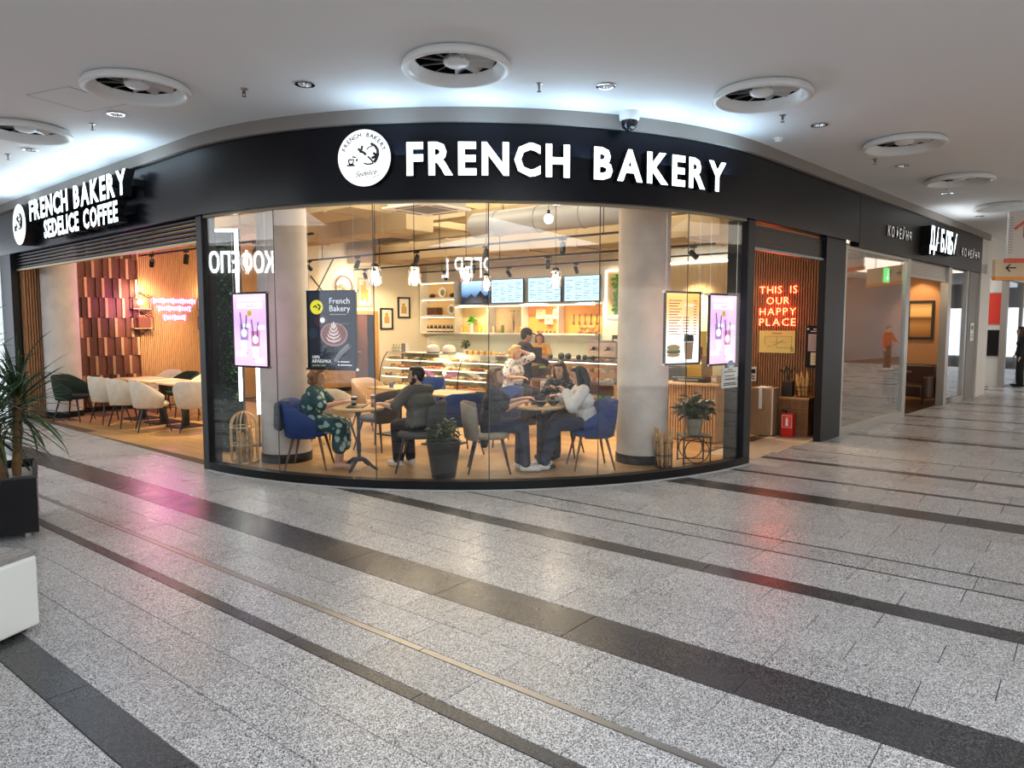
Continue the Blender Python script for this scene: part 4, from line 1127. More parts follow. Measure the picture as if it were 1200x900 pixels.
# ================================================================ seats and tables
def fabric(nm, c, rough=.85): return mat(nm, c, rough, bump=.12, bscale=120, var=.08, vscale=12)
F_BLUE = fabric('blue_velvet', (.022,.055,.21), .7); F_CREAM = fabric('cream_fabric', (.66,.58,.46)); F_TAUPE = fabric('taupe_fabric', (.36,.30,.23))
F_GREEN = fabric('dark_green_velvet', (.007,.020,.013)); F_GREY = fabric('charcoal_fabric', (.07,.072,.07)); F_SAND = fabric('sand_fabric', (.58,.40,.25))
LEGB = mat('dark_leg', (.016,.013,.012), .4); LEGW = mat('wooden_leg', (.16,.075,.035), .5)
def make_chair(fab, leg, lab, loc, rz, group=None, arms=True, name='tub_chair'):
    t = thing(name, lab, 'chair', loc, rz, group)
    # seat: rounded cushion
    m = M(); n = 22; prof = [(.0,.40),(.85,.40),(1,.425),(1,.455),(.9,.478),(.0,.482)]
    vs = []; 
    for s, z in prof:
        for j in range(n):
            a = 2*PI*j/n; cx = math.copysign(abs(math.cos(a))**.7, math.cos(a))*.245; cy = math.copysign(abs(math.sin(a))**.7, math.sin(a))*.245
            vs.append((cx*max(s,.001), .02+cy*max(s,.001), z))
    fs = []
    for i in range(len(prof)-1):
        for j in range(n): fs.append((i*n+j, i*n+(j+1) % n, (i+1)*n+(j+1) % n, (i+1)*n+j))
    m.add(vs, fs); m.done('seat', fab, t, smooth=60)
    # wrap-around shell
    m = M(); A = 118 if arms else 62; k = 22; vs = []; fs = []
    for i in range(k+1):
        a = math.radians(-A+2*A*i/k); w = abs(-1+2*i/k)
        top = .83 - (.24 if arms else .05)*(max(0, w-.35)/.65)**1.3
        for r, z in ((.262,.385),(.285,.40),(.300+.02,(.42+top)/2),(.335,top-.015),(.318,top+.006),(.298,top-.015),(.270,(.45+top)/2),(.246,.43)):
            vs.append((r*math.sin(a)*1.0, -r*math.cos(a)+.02, z))
    q = 8
    for i in range(k):
        for j in range(q): fs.append((i*q+j, i*q+(j+1) % q, (i+1)*q+(j+1) % q, (i+1)*q+j))
    fs.append(tuple(range(q))); fs.append(tuple(reversed([k*q+j for j in range(q)])))
    m.add(vs, fs); m.done('backrest', fab, t, smooth=70)
    src = None
    for sx in (-1, 1):
        for sy in (-1, 1):
            m = M(); m.tube((sx*.15, .02+sy*.15, .41), (sx*.235, .02+sy*.245, 0), .019, .010, 8); m.done('leg', leg, t)
    return t
FL = .0078
ca = make_chair(F_CREAM, LEGB, 'cream quilted tub chair nearest the pink lit column', (5.42,13.52,FL), facing(1,.05), 'cream tub chairs in the lounge')
for x, y, f, lab in ((5.42,12.78,(1,0),'cream tub chair second along from the pink lit column'), (5.46,12.0,(1,-.35),'cream tub chair showing its armrest, third from the column'),
                     (5.88,11.36,(.5,.85),'cream tub chair at the end of the lounge tables by the black post'), (6.74,14.22,(-1,0),'cream tub chair behind the lounge tables, next to the block wall'),
                     (6.74,12.74,(-1,-.1),'cream tub chair behind the lounge tables, under the pink neon')):
    dup(ca, (x, y, FL), facing(*f), lab, 'cream tub chairs in the lounge')
cg = make_chair(F_GREEN, LEGB, 'dark green tub chair standing alone before the pink lit column', (5.12,14.3,FL), facing(.62,-.78))
dup(cg, (6.72,13.48,FL), facing(-1,0), 'dark green chair between two cream chairs behind the lounge tables')
cb = make_chair(F_BLUE, LEGW, 'blue velvet tub chair under the person in the floral dress', (5.22,7.40,FL), facing(.66,-.75))
dup(cb, (7.40,4.72,FL), facing(-.72,.68), 'blue velvet tub chair under the person in the white sweater')
dup(cb, (7.08,6.60,FL), facing(.35,.9), 'empty blue velvet chair behind the potted bush, back turned')
dup(cb, (8.02,6.66,FL), facing(-.9,.4), 'empty blue velvet chair behind the person in black')
dup(cb, (8.55,8.75,FL), facing(-.8,-.3), 'blue velvet chair at the far table by the pastry case')
ct = make_chair(F_TAUPE, LEGB, 'taupe armless chair under the person in the black jacket', (6.43,5.57,FL), facing(.68,-.73), None, False, 'dining_chair')
dup(ct, (7.90,5.50,FL), facing(-.85,-.3), 'taupe chair under the person in the black floral top')
cgy = make_chair(F_GREY, LEGB, 'charcoal chair under the person in the grey shirt', (5.97,6.22,FL), facing(-.63,.78), None, False, 'dining_chair')
dup(cgy, (6.62,7.72,FL), facing(-.2,1), 'empty charcoal chair behind the two person table')
cs = make_chair(F_SAND, LEGW, 'sand coloured armchair below the dark wooden door', (7.85,9.35,FL), facing(.1,-1))
cc2 = dup(ca, (6.46,8.55,FL), facing(.9,.3), 'empty cream tub chair beyond the person in the floral dress')
if 'group' in cc2: del cc2['group']
TOPW = OAK; IRON = mat('cast_iron', (.018,.016,.015), .5, .4)
def table_sq(lab, x, y, w, d, rz=0, group=None):
    t = thing('cafe_table', lab, 'table', (x, y, FL), rz, group)
    M().boxb(-w/2,w/2,-d/2,d/2,.725,.755).done('table_top', TOPW, t, bevel=.006)
    M().boxb(-.045,.045,-.045,.045,.02,.725).done('pedestal', IRON, t); M().boxb(-.24,.24,-.24,.24,0,.02).done('base_plate', IRON, t, bevel=.004)
    return t
ta = table_sq('square oak lounge table by the cream chair next to the black post', 6.04,12.02,.68,.66, 0)
dup(ta, (6.04,12.82,FL), 0, 'middle square oak lounge table of the row'); dup(ta, (6.04,13.64,FL), 0, 'square oak lounge table nearest the wooden block wall')
dup(ta, (7.50,7.32,FL), .1, 'oak table between the empty blue chairs'); dup(ta, (7.72,8.55,FL), .0, 'oak table near the pastry case and the sand armchair')
def table_rd(lab, x, y, r, iron):
    t = thing('round_table', lab, 'table', (x, y, FL))
    M().lathe([(.0001,.725),(r-.01,.725),(r,.735),(r,.748),(r-.006,.755),(.0001,.755)], n=36).done('table_top', TOPW, t, smooth=40)
    if iron:
        M().lathe([(.03,.10),(.022,.18),(.03,.30),(.02,.34),(.02,.62),(.035,.68),(.12,.725)], n=16).done('stem', IRON, t, smooth=60)
        for k in range(4):
            a = k*PI/2+.4; c, s = math.cos(a), math.sin(a)
            M().path([(0,0,.13),(.08*c,.08*s,.12),(.17*c,.17*s,.05),(.24*c,.24*s,.012)], [.028,.026,.02,.016], 8).done('foot', IRON, t, smooth=60)
    else:
        M().tube((0,0,.02),(0,0,.725),.03,n=12).done('stem', IRON, t); M().lathe([(.21,0),(.21,.012),(.04,.03)], n=28).done('base_plate', IRON, t)
    return t
table_rd('round oak table with cast iron feet between the floral dress and the grey shirt', 5.53,6.82,.31, True)
table_rd('round oak table with steel pedestal between the three seated people', 7.02,5.24,.31, False)
ts = .7635
# things on the tables
BLK = mat('black_plastic', (.012,.012,.013), .4)
def cup(lab, x, y, z, r=.036, h=.095, mt=None, lid=True, band=True):
    t = thing('paper_cup', lab, 'cup', (x, y, z))
    mt = mt or mat('cup_dark', (.05,.025,.02), .5)
    M().lathe([(r*.75,0),(r,h)], n=18).done('cup_body', mt, t, smooth=40)
    if band: M().lathe([(r*.86,h*.35),(r*.93,h*.7)], n=18).done('sleeve_band', mat('cup_band', (.6,.5,.4), .6), t, smooth=40)
    if lid: M().lathe([(r*1.06,h),(r*1.06,h+.008),(r*.8,h+.016),(.0001,h+.016)], n=18).done('lid', WHITE, t, smooth=40)
    return t
cup('dark coffee glass with white lid on the tray of the floral dress', 5.50,6.86,ts+.016)
t = thing('serving_tray', 'black serving tray on the two person round table', 'tray', (5.52,6.83,ts), .7)
M().boxb(-.15,.15,-.10,.10,0,.006).boxb(-.15,.15,-.10,-.09,.006,.016).boxb(-.15,.15,.09,.10,.006,.016).done('tray_body', BLK, t)
cup('tall layered latte glass beside the grey shirted person', 5.66,6.70,ts,.034,.13, mat('latte', (.30,.15,.07), .3), True, True)
t = thing('bowl', 'dark bowl on the table of the three seated people', 'bowl', (6.94,5.16,ts))
M().lathe([(.03,0),(.065,.03),(.085,.06),(.08,.06),(.06,.034),(.0001,.012)], n=24).done('bowl_body', BLK, t, smooth=60)
t = thing('bowl', 'second dark bowl nearer the white sweater', 'bowl', (7.12,5.10,ts))
M().lathe([(.03,0),(.065,.03),(.085,.06),(.08,.06),(.06,.034),(.0001,.012)], n=24).done('bowl_body', BLK, t, smooth=60)
t = thing('bottle', 'dark bottle with red cap on the table of the three seated people', 'bottle', (7.04,5.34,ts))
M().lathe([(.036,0),(.038,.01),(.038,.13),(.015,.17),(.014,.21)], n=18).done('bottle_body', mat('bottle_dark', (.02,.016,.02), .15), t, smooth=50)
M().lathe([(.017,.21),(.017,.235),(.0001,.235)], n=14).done('cap', mat('cap_red', (.6,.03,.03), .4), t)
cup('orange juice glass on the table of the three seated people', 6.90,5.34,ts,.032,.11, mat('juice', (.85,.30,.03), .2), False, False)
cup('small blue mug on the oak table near the sand armchair', 7.55,8.50,ts,.04,.08, mat('mug_blue', (.12,.2,.42), .4), False, False)
t = thing('script_sign', 'white plate with black script lettering behind the bottle on the table of three', 'sign', (9.62,7.02,.62), math.atan2(-.778,.628))
M().boxb(-.11,.11,-.012,.0,0,.20).done('plate', WHITE, t)
m = M(); write(m, 'Délice', (0,-.014,.09), (1,0,0), (0,-1,0), .085, .004, .001, shear=.4); write(m, '& CAKE', (0,-.014,.03), (1,0,0), (0,-1,0), .05, .003, .001); m.done('lettering', INK, t)
M().tube((0,.0,-.6145),(0,.0,.0),.012,n=8).done('stand_pole', STEEL, t); M().lathe([(.12,-.6145),(.12,-.60),(.01,-.59)], n=20).done('stand_base', STEEL, t)

# ================================================================ window side decorations
# moss divider with a light line
t = thing('plant_divider', 'tall dark divider covered with moss and edged by a white light line', 'divider', (5.20,9.15,FL), math.atan2(-.778,.628))
M().boxb(-.26,.20,.0,.08,0,3.0).done('panel', BLACK, t)
MOSS = [mat('moss_dark', (.02,.06,.015), .8), mat('moss_mid', (.05,.12,.03), .8)]
random.seed(21)
for q in (0, 1):
    m = M()
    for k in range(420):
        x, z = random.uniform(-.24,.15), random.uniform(.05,2.9); r = random.uniform(.02,.045)
        a = random.uniform(0, PI); d = Vector((math.cos(a)*r, -random.uniform(.2,1)*r, math.sin(a)*r)); w = Vector((-math.sin(a)*r*.4, 0, math.cos(a)*r*.4)); c = Vector((x, -.004, z))
        m.add([c, c+d*.5+w, c+d, c+d*.5-w, c+d*.5+Vector((0,.004,0))], [(0,1,4),(1,2,4),(2,3,4),(3,0,4)])
    m.done('moss', MOSS[q], t, kind='stuff')
m = M(); m.boxb(.16,.195,-.03,.0,.7,3.0); m.boxb(-.16,.195,-.03,.0,2.965,3.0); m.done('light_line', LEDW, t)
t = thing('light_tube', 'upright white light tube beside the round plaster column at the lounge side', 'light', (5.75,9.3,FL))
M().tube((0,0,.45),(0,0,1.2),.028,n=12).done('tube', glow('tube_white', (.88,.98,1.0), 3.5), t); M().tube((0,0,.0),(0,0,.45),.012,n=8).done('pole', BLACKM, t); M().lathe([(.12,0),(.12,.012),(.01,.02)], n=20).done('base', BLACKM, t)
BREAD = mat('bread_crust', (.58,.32,.11), .7, bump=.3, bscale=40, var=.2, vscale=10, rnd=.2)
def baguette(lab, p0, p1, r, group):
    t = thing('baguette', lab, 'bread', p0, 0, group)
    p0 = Vector(p0); d = Vector(p1)-p0; rs = [r*.35,r*.8,r,r*1.05,r,r*.8,r*.35]
    M().path([d*(i/6) for i in range(7)], rs, 9).done('crust', BREAD, t, smooth=70)
    m = M(); sd = d.orthogonal().normalized()
    for k in range(4): m.ell(d*(.2+.2*k)+Vector((-.6,-.8,0))*r*.86, (r*.25,r*.25,r*.8), 8, 6)
    m.done('scores', mat('bread_score', (.75,.55,.30), .8), t)
# gold domed cage with loaves
t = thing('domed_cage', 'gold wire domed cage holding baguettes beside the round column', 'cage', (4.90,8.28,FL))
R0 = .165
for k in range(8):
    a = 2*PI*k/8; c, s = math.cos(a), math.sin(a)
    pts = [(R0*c,R0*s,0),(R0*c,R0*s,.46)]+[(R0*math.cos(b)*c,R0*math.cos(b)*s,.46+.19*math.sin(b)) for b in (.3,.6,.9,1.2,1.5)]
    M().path(pts, .008, 6).done('wire', GOLD, t, smooth=60)
for z in (.02,.24,.46):
    M().path([(R0*math.cos(2*PI*k/28),R0*math.sin(2*PI*k/28),z) for k in range(28)], .007, 6, closed=True).done('hoop', GOLD, t, smooth=60)
M().lathe([(.0001,0),(R0-.005,0),(R0-.005,.012),(.0001,.012)], n=24).done('floor_disc', GOLD, t)
random.seed(4)
for k in range(7):
    a = 2*PI*k/7; r = .085
    x, y = 4.90+r*math.cos(a), 8.28+r*math.sin(a)
    baguette('baguette standing upright in the gold domed cage', (x, y, FL+.013), (4.90+r*.8*math.cos(a+.4), 8.28+r*.8*math.sin(a+.4), FL+.40+random.uniform(-.03,.05)), .030, 'baguettes in the domed cage')
# tall basket of loaves by the entrance column
t = thing('wire_basket', 'tall dark wire basket of baguettes at the foot of the entrance side column', 'basket', (7.93,4.03,FL))
for z in (.01,.16,.32):
    M().path([(.105*math.cos(2*PI*k/24),.105*math.sin(2*PI*k/24),z) for k in range(24)], .006, 6, closed=True).done('hoop', IRON, t)
for k in range(12):
    a = 2*PI*k/12; M().tube((.105*math.cos(a),.105*math.sin(a),.0),(.105*math.cos(a),.105*math.sin(a),.32),.004,n=5).done('wire', IRON, t)
M().lathe([(.0001,.0),(.10,.0),(.10,.012),(.0001,.012)], n=20).done('floor_disc', IRON, t)
for k in range(6):
    a = 2*PI*k/6+.2; x, y = 7.93+.055*math.cos(a), 4.03+.055*math.sin(a)
    baguette('long baguette standing in the dark wire basket by the column', (x, y, FL+.013), (x+.05*math.cos(a)-.012, y+.05*math.sin(a), FL+.44+.03*(k % 3)), .027, 'baguettes in the wire basket')
# plant stand with pot
t = thing('plant_stand', 'square black wire plant stand with a ring in its side', 'stand', (8.45,3.88,FL), math.atan2(-.778,.628))
for sx in (-1,1):
    for sy in (-1,1): M().boxb(sx*.165-.008,sx*.165+.008,sy*.165-.008,sy*.165+.008,0,.34).done('leg', IRON, t)
M().boxb(-.18,.18,-.18,.18,.34,.355).done('top', IRON, t)
for y in (-.165,.165): M().path([(.15*math.cos(2*PI*k/32), y, .175+.15*math.sin(2*PI*k/32)) for k in range(32)], .007, 6, closed=True).done('ring', IRON, t)
m = M(); m.boxb(-.165,.165,-.17,-.16,.015,.027); m.boxb(-.165,.165,.16,.17,.015,.027); m.done('rail', IRON, t)
t = thing('potted_plant', 'leafy plant in a taupe pot on the black wire stand', 'plant', (8.45,3.88,FL+.355))
M().lathe([(.075,0),(.115,.20),(.12,.21),(.105,.21),(.10,.18),(.0001,.18)], n=28).done('pot', mat('pot_taupe', (.30,.26,.19), .6), t, smooth=50)
PL = [mat('leaf_dark_a', (.010,.030,.009), .5, rnd=.3), mat('leaf_dark_b', (.02,.052,.015), .5, rnd=.3)]
def leaf_mesh(L, w):
    m = M(); n = 5; vs = []
    for i in range(n+1):
        s = i/n; ww = w*math.sin(PI*min(max(s,.04),.985))**.8; x = L*s; z = -.35*L*s*s
        vs += [(x,-ww,z+.25*ww),(x,0,z),(x,ww,z+.25*ww)]
    return m.add(vs, [f for i in range(n) for f in ((3*i,3*i+1,3*i+4,3*i+3),(3*i+1,3*i+2,3*i+5,3*i+4))])
lsrc = []
def foliage(t, n, z0, h, r, L, w, seed, stems=True):
    random.seed(seed); src = [leaf_mesh(L, w).done('leaf', PL[q], t, smooth=180) for q in (0,1)]
    st = M()
    for k in range(n):
        a = k*2.399; s = (k+.5)/n; el = random.uniform(.1,1.25)
        rr = r*math.sqrt(random.random()); p = Vector((rr*math.cos(a)*.8, rr*math.sin(a)*.8, z0+h*(.25+.75*random.random())*(1-.35*rr/r)))
        st.path([(0.02*math.cos(a),.02*math.sin(a),z0-.02),(p.x*.6,p.y*.6,z0+(p.z-z0)*.7),p], .0035, 4)
        rot = (random.uniform(-.5,.5), -random.uniform(-.5,.9), a+random.uniform(-.5,.5)); sc = random.uniform(.7,1.2)
        o = src[k % 2] if k < 2 else inst('leaf', src[k % 2], t)
        o.location = p; o.rotation_euler = rot; o.scale = (sc, sc, sc)
    st.done('stems', mat('stem_green', (.05,.08,.03), .7), t, kind='stuff')
foliage(t, 120, .18, .36, .20, .145, .036, 31)
# bush in a charcoal pot before the glass
t = thing('potted_bush', 'small leafy bush in a tall charcoal tapered pot close to the glass', 'plant', (5.85,5.72,FL))
M().lathe([(.135,0),(.195,.40),(.20,.42),(.18,.42),(.175,.38),(.0001,.38)], n=32).done('pot', mat('pot_charcoal', (.022,.022,.024), .45), t, smooth=50)
foliage(t, 130, .37, .36, .20, .065, .018, 17)

# ================================================================ lounge wall fittings
PINK = glow('pink_neon', (1.0,.16,.80), 13.0)
t = thing('pink_neon_sign', 'glowing pink neon script in three short lines on the slatted wall', 'neon sign', (7.60,15.43,2.03))
random.seed(9)
for zz, hw in ((.20,.47),(.04,.36),(-.15,.24)):
    m = M(); pts = []; n = int(hw*2/.052)
    for k in range(n*6+1):
        a = k/6; x = -hw+2*hw*k/(n*6); big = .065 if int(a) % 4 == 0 else .038
        pts.append((x+.018*math.sin(2*PI*a), 0, zz+big*math.cos(2*PI*a+.6)))
    m.path(pts, .0085, 6); m.done('tube_line', PINK, t, smooth=60)
M().boxb(-.48,.48,.012,.03,-.22,.30).done('backplate', TIN, t)
lamp('neon_glow', 'POINT', (6.75,14.95,2.15), 24, (1.0,.15,.7), None, .35)
for i, (x, lab) in enumerate(((6.88,'black hexagon wire shelf with lamp beside the block wall'), (8.32,'black hexagon wire shelf with lamp beside the black post'))):
    t = thing('hexagon_shelf', lab, 'shelf', (x,15.455,1.75))
    def hexr(cz, r, y):
        return [(r*math.sin(PI/3*k), y, cz+r*math.cos(PI/3*k)) for k in range(6)]
    for cz, r in ((.42,.23),(.02,.23)):
        for y in (-.16,-.005): M().path(hexr(cz,r,y), .009, 4, closed=True).done('hexagon_frame', IRON, t)
        m = M()
        for p in hexr(cz,r,0): m.tube((p[0],-.16,p[2]),(p[0],-.005,p[2]),.007,n=4)
        m.done('crossbar', IRON, t)
    for cz in (.30,-.10): M().boxb(-.19,.19,-.16,-.005,cz,cz+.014).done('board', OAK, t)
    s = thing('shelf_box', 'brown box on the lower board of the hexagon shelf by the %s' % ('block wall' if i == 0 else 'black post'), 'box', (x+.03,15.37,1.75-.086))
    M().boxb(-.12,.12,-.06,.06,0,.20).done('carton', WALN, s); M().boxb(-.125,.125,-.065,.065,.20,.22).done('lid', WALN, s)
    s = thing('mini_lamp', 'little glowing lamp on the upper board of the hexagon shelf by the %s' % ('block wall' if i == 0 else 'black post'), 'lamp', (x-.02,15.37,2.064))
    M().lathe([(.04,0),(.04,.02),(.012,.03),(.012,.08)], n=14).done('foot', GOLD, s); M().ell((0,0,.13), (.055,.055,.06), 14, 10).done('globe', glow('lamp_globe', (1.0,.85,.5), 10.0), s, smooth=180)
    lamp('wall_glow', 'POINT', (x,15.30,2.45), 9, (1.0,.75,.4), None, .06)

# ================================================================ cream back wall: door, pictures, braces
t = thing('wooden_door', 'dark wooden door in a wide orange wood frame on the cream wall', 'door', (12.80,15.5,0))
FRW = wood('orange_wood', (.55,.28,.09), (.70,.40,.15), (12,12,1.5), .45)
for a0,a1,z0,z1 in ((-.46,-.34,0,2.0),(.34,.46,0,2.0),(-.46,.46,2.0,2.10)): M().boxb(a0,a1,-.06,0,z0+.004,z1).done('frame', FRW, t, bevel=.004)
M().boxb(-.34,.10,-.03,0,.004,2.0).done('door_leaf', WALN, t); M().boxb(.10,.34,-.02,0,.004,2.0).done('dark_gap', BLACK, t)
M().tube((-.28,-.06,1.0),(-.16,-.06,1.0),.012,n=8).tube((-.28,-.03,1.0),(-.28,-.06,1.0),.012,n=8).done('handle', STEEL, t)
def picture(lab, u0, u1, z0, z1, fm, pm, art):
    t = thing('framed_picture', lab, 'picture', ((u0+u1)/2,15.5,z0)); w = (u1-u0)/2; h = z1-z0
    m = M(); m.boxb(-w,w,-.035,0,0,.045); m.boxb(-w,w,-.035,0,h-.045,h); m.boxb(-w,-w+.045,-.035,0,.045,h-.045); m.boxb(w-.045,w,-.035,0,.045,h-.045); m.done('frame', fm, t)
    M().boxb(-w+.045,w-.045,-.012,0,.045,h-.045).done('mount', pm, t)
    m = M()
    for a0,a1,b0,b1 in art: m.boxb(-w+2*w*a0,-w+2*w*a1,-.016,-.012,h*b0,h*b1)
    m.done('print', mat('print_ochre', (.55,.36,.10), .6) if fm is INK else mat('print_gold', (.80,.50,.08), .6), t)
picture('lower black framed picture with greenish print beside the door', 13.38,13.84,1.59,2.19, INK, WHITE, ((.32,.7,.3,.6),(.4,.62,.6,.78)))
picture('upper black framed picture with ochre print near the shelves', 14.03,14.50,1.91,2.51, INK, WHITE, ((.3,.72,.22,.55),(.36,.6,.55,.7)))
picture('pale framed picture with golden strokes above the wooden door', 12.58,13.10,2.22,2.98, mat('gold_frame', (.6,.5,.3), .5), WHITE, ((.25,.42,.2,.75),(.42,.6,.3,.9),(.6,.75,.15,.6)))
t = thing('round_wall_mirror', 'round wall ornament with dried flowers in a dark ring on the cream wall', 'ornament', (12.13,15.48,2.72))
M().path([(.27*math.cos(2*PI*k/36),-.02,.27*math.sin(2*PI*k/36)) for k in range(36)], .022, 8, closed=True).done('ring', WALN, t, smooth=60)
random.seed(2); m = M()
for k in range(26):
    a = random.uniform(0,2*PI); r = random.uniform(.05,.24); m.path([(0,-.02,-.12),(r*.5*math.cos(a),-.03,r*.5*math.sin(a)),(r*math.cos(a),-.02,r*math.sin(a))],.005,4); m.ell((r*math.cos(a),-.025,r*math.sin(a)),.018,6,4)
m.done('dried_flowers', mat('dried_olive', (.25,.23,.12), .8), t, kind='stuff')
lamp('wall_glow', 'POINT', (12.2,15.2,2.9), 14, (1.0,.8,.5), None, .08)
t = thing('steel_brace', 'two crossed black steel bars high before the cream wall', 'brace', (11.4,15.42,2.5))
M().tube((-.35,0,-.25),(.40,0,.95),.016,n=6).done('bar', BLACKM, t); M().tube((-.30,.035,.45),(.45,.035,-.35),.016,n=6).done('bar', BLACKM, t)
t = thing('sideboard', 'low orange wood sideboard against the cream wall before the door', 'sideboard', (11.3,15.2,FL))
M().boxb(-.7,.7,-.22,.22,.12,.82).done('body', FRW, t, bevel=.006); M().boxb(-.73,.73,-.24,.24,.82,.86).done('worktop', OAK, t)
for k in (-1,0,1): M().boxb(k*.46-.21,k*.46+.21,-.235,-.22,.15,.79).done('door', OAKS, t)
for sx in (-1,1): M().boxb(sx*.6-.03,sx*.6+.03,-.15,.15,0,.12).done('foot', BLACK, t)
# ================================================================ posters on the curved glass
def at_glass(x, y, z, off=-.05):
    a = ang_of(x, y); o = arc(a, off); ex = arc_t(a)
    return (o.x, o.y, z), math.atan2(ex.y, ex.x)
PW, PH = .60, .86
def poster_frame(name, lab, x, y, z, base, w=PW, h=PH):
    loc, rz = at_glass(x, y, z, -.085)
    t = thing(name, lab, 'poster', loc, rz)
    b = .022
    m = M(); m.boxb(-w/2,w/2,-.012,.012,0,b); m.boxb(-w/2,w/2,-.012,.012,h-b,h); m.boxb(-w/2,-w/2+b,-.012,.012,b,h-b); m.boxb(w/2-b,w/2,-.012,.012,b,h-b); m.done('frame', BLACKM, t)
    M().boxb(-w/2+b,w/2-b,-.004,.010,b,h-b).done('print', base, t)
    m = M()
    for sx in (-1,1): m.tube((sx*w/2*.92,0,h),(sx*w/2*.92,0,2.985-z),.0025,n=4)
    m.done('cable', STEEL, t)
    src = None
    for sx in (-1,1):
        for zz in (.01,h-.01):
            q = (sx*(w/2+.008),0,zz)
            if src is None: src = M().boxb(-.012,.012,-.016,.016,-.012,.012).done('clip', CHROME, t, loc=q)
            else: inst('clip', src, t, q)
    return t
PINKP = grad('pink_poster_print', [(0,(.90,.52,.74)),(.3,(.85,.58,.80)),(.6,(.62,.40,.78)),(.85,(.80,.48,.80)),(1,(.88,.60,.86))], 'Z', .85)
LILAC = mat('print_lilac', (.45,.28,.62), .5, emit=(.45,.28,.62), es=.5); PALEP = mat('print_pale', (.92,.88,.95), .5, emit=(.92,.88,.95), es=.8); ROSE = mat('print_rose', (.75,.30,.55), .5, emit=(.75,.30,.55), es=.4)
YEL = mat('print_yellow', (.85,.72,.05), .5, emit=(.85,.72,.05), es=.25); WPR = mat('print_white', (.88,.88,.90), .5, emit=(.9,.9,.92), es=.4)
def pink(lab, x, y):
    t = poster_frame('drinks_poster', lab, x, y, 1.25, PINKP)
    yy = -.006
    m = M(); write(m, 'ВСТРЕЧАЙ ЛЕТО', (0,yy,.755), (1,0,0), (0,-1,0), .058, .002, .001, sx=.85); m.done('headline', PALEP, t)
    M().boxb(-.21,.21,yy-.001,yy,.675,.735).done('white_bar', PALEP, t)
    m = M(); write(m, 'СЛАДКО', (0,yy-.003,.690), (1,0,0), (0,-1,0), .042, .001, .001); m.done('bar_text', LILAC, t)
    for cx, cz, hh in ((-.10,.16,.34),(.09,.10,.32)):
        m = M(); m.prism([(-.055,0),(.055,0),(.075,hh),(-.075,hh)], (cx,yy,cz), (1,0,0), (0,0,1), (0,-.002,0)); m.done('drink_glass', LILAC if cx < 0 else ROSE, t)
        m = M(); m.prism([(-.05,.01),(.05,.01),(.06,hh*.45),(-.06,hh*.45)], (cx,yy-.002,cz), (1,0,0), (0,0,1), (0,-.002,0)); m.ell((cx,yy-.003,cz+hh*.7),(.05,.002,.05),12,6); m.done('drink_foam', PALEP, t)
        m = M(); m.tube((cx-.03,yy-.004,cz+hh*.8),(cx-.06,yy-.004,cz+hh+.13),.006,n=5); m.tube((cx+.03,yy-.004,cz+hh*.8),(cx+.05,yy-.004,cz+hh+.10),.006,n=5); m.done('straw', mat('print_purple', (.25,.06,.30), .5), t)
    m = M(); m.ell((.0,yy-.003,.62),(.04,.002,.035),12,6); m.done('fruit', YEL, t)
    m = M()
    for a,b,c,d in ((-.24,-.08,.13,.18),(.08,.22,.06,.11),(-.12,.0,.46,.50),(.12,.24,.44,.48)): m.boxb(a,b,yy-.004,yy,c,d)
    m.done('price_tag', PALEP, t)
    return t
pink('pink backlit drinks poster on the glass next to the black corner post', 4.555,7.53)
pink('pink backlit drinks poster on the glass beside the entrance post', 8.415,3.50)
t = poster_frame('coffee_poster', 'dark coffee poster reading French Bakery with a latte cup', 4.85,6.42,1.25, grad('coffee_print', [(0,(.012,.014,.03)),(.5,(.012,.013,.026)),(1,(.010,.015,.045))], 'Z', .3, .6))
yy = -.006
Rx = Matrix.Rotation(PI/2, 3, 'X')
def disc(m, cx, cz, r, y, rz=None, n=32): m.lathe([(.0001,0),(r,0),(r,-.002),(.0001,-.002)], (cx,y,cz), n, R=Rx @ Matrix.Diagonal((1, rz or 1, 1)))
m = M(); disc(m, -.18, .68, .078, yy); m.done('yellow_badge', mat('badge_yellow', (.80,.72,.03), .5, emit=(.8,.72,.03), es=.45), t)
m = M(); m.path([(-.215,yy-.003,.68),(-.19,yy-.003,.695),(-.17,yy-.003,.67)],.008,5); m.path([(-.16,yy-.003,.71),(-.13,yy-.003,.69),(-.15,yy-.003,.65)],.010,5); m.done('badge_print', INK, t)
m = M(); write(m, 'French', (.10,yy,.715), (1,0,0), (0,-1,0), .092, -.001, .001); write(m, 'Bakery', (.10,yy,.635), (1,0,0), (0,-1,0), .092, -.001, .001); m.done('title', WPR, t)
m = M(); m.boxb(-.02,.18,yy-.001,yy,.595,.606); m.boxb(.0,.22,yy-.001,yy,.50,.503); m.done('subtitle', mat('subtitle_cream', (.6,.55,.4), .5), t)
m = M(); disc(m, -.12, .53, .085, yy, .8); m.done('small_cup', mat('cup_plum', (.10,.03,.05), .5), t)
m = M(); disc(m, -.11, .54, .03, yy-.002); m.done('small_foam', WPR, t)
m = M(); disc(m, .03, .30, .15, yy-.002, .75); m.done('saucer', mat('saucer_grey', (.05,.05,.06), .5), t)
m = M(); disc(m, .03, .385, .165, yy-.004, .78); m.done('cup_rim', mat('cup_rose', (.55,.30,.32), .5, emit=(.5,.3,.3), es=.15), t)
m = M(); disc(m, .03, .39, .148, yy-.006, .76); m.done('crema', mat('crema', (.30,.10,.08), .5, emit=(.3,.1,.08), es=.2), t)
m = M()
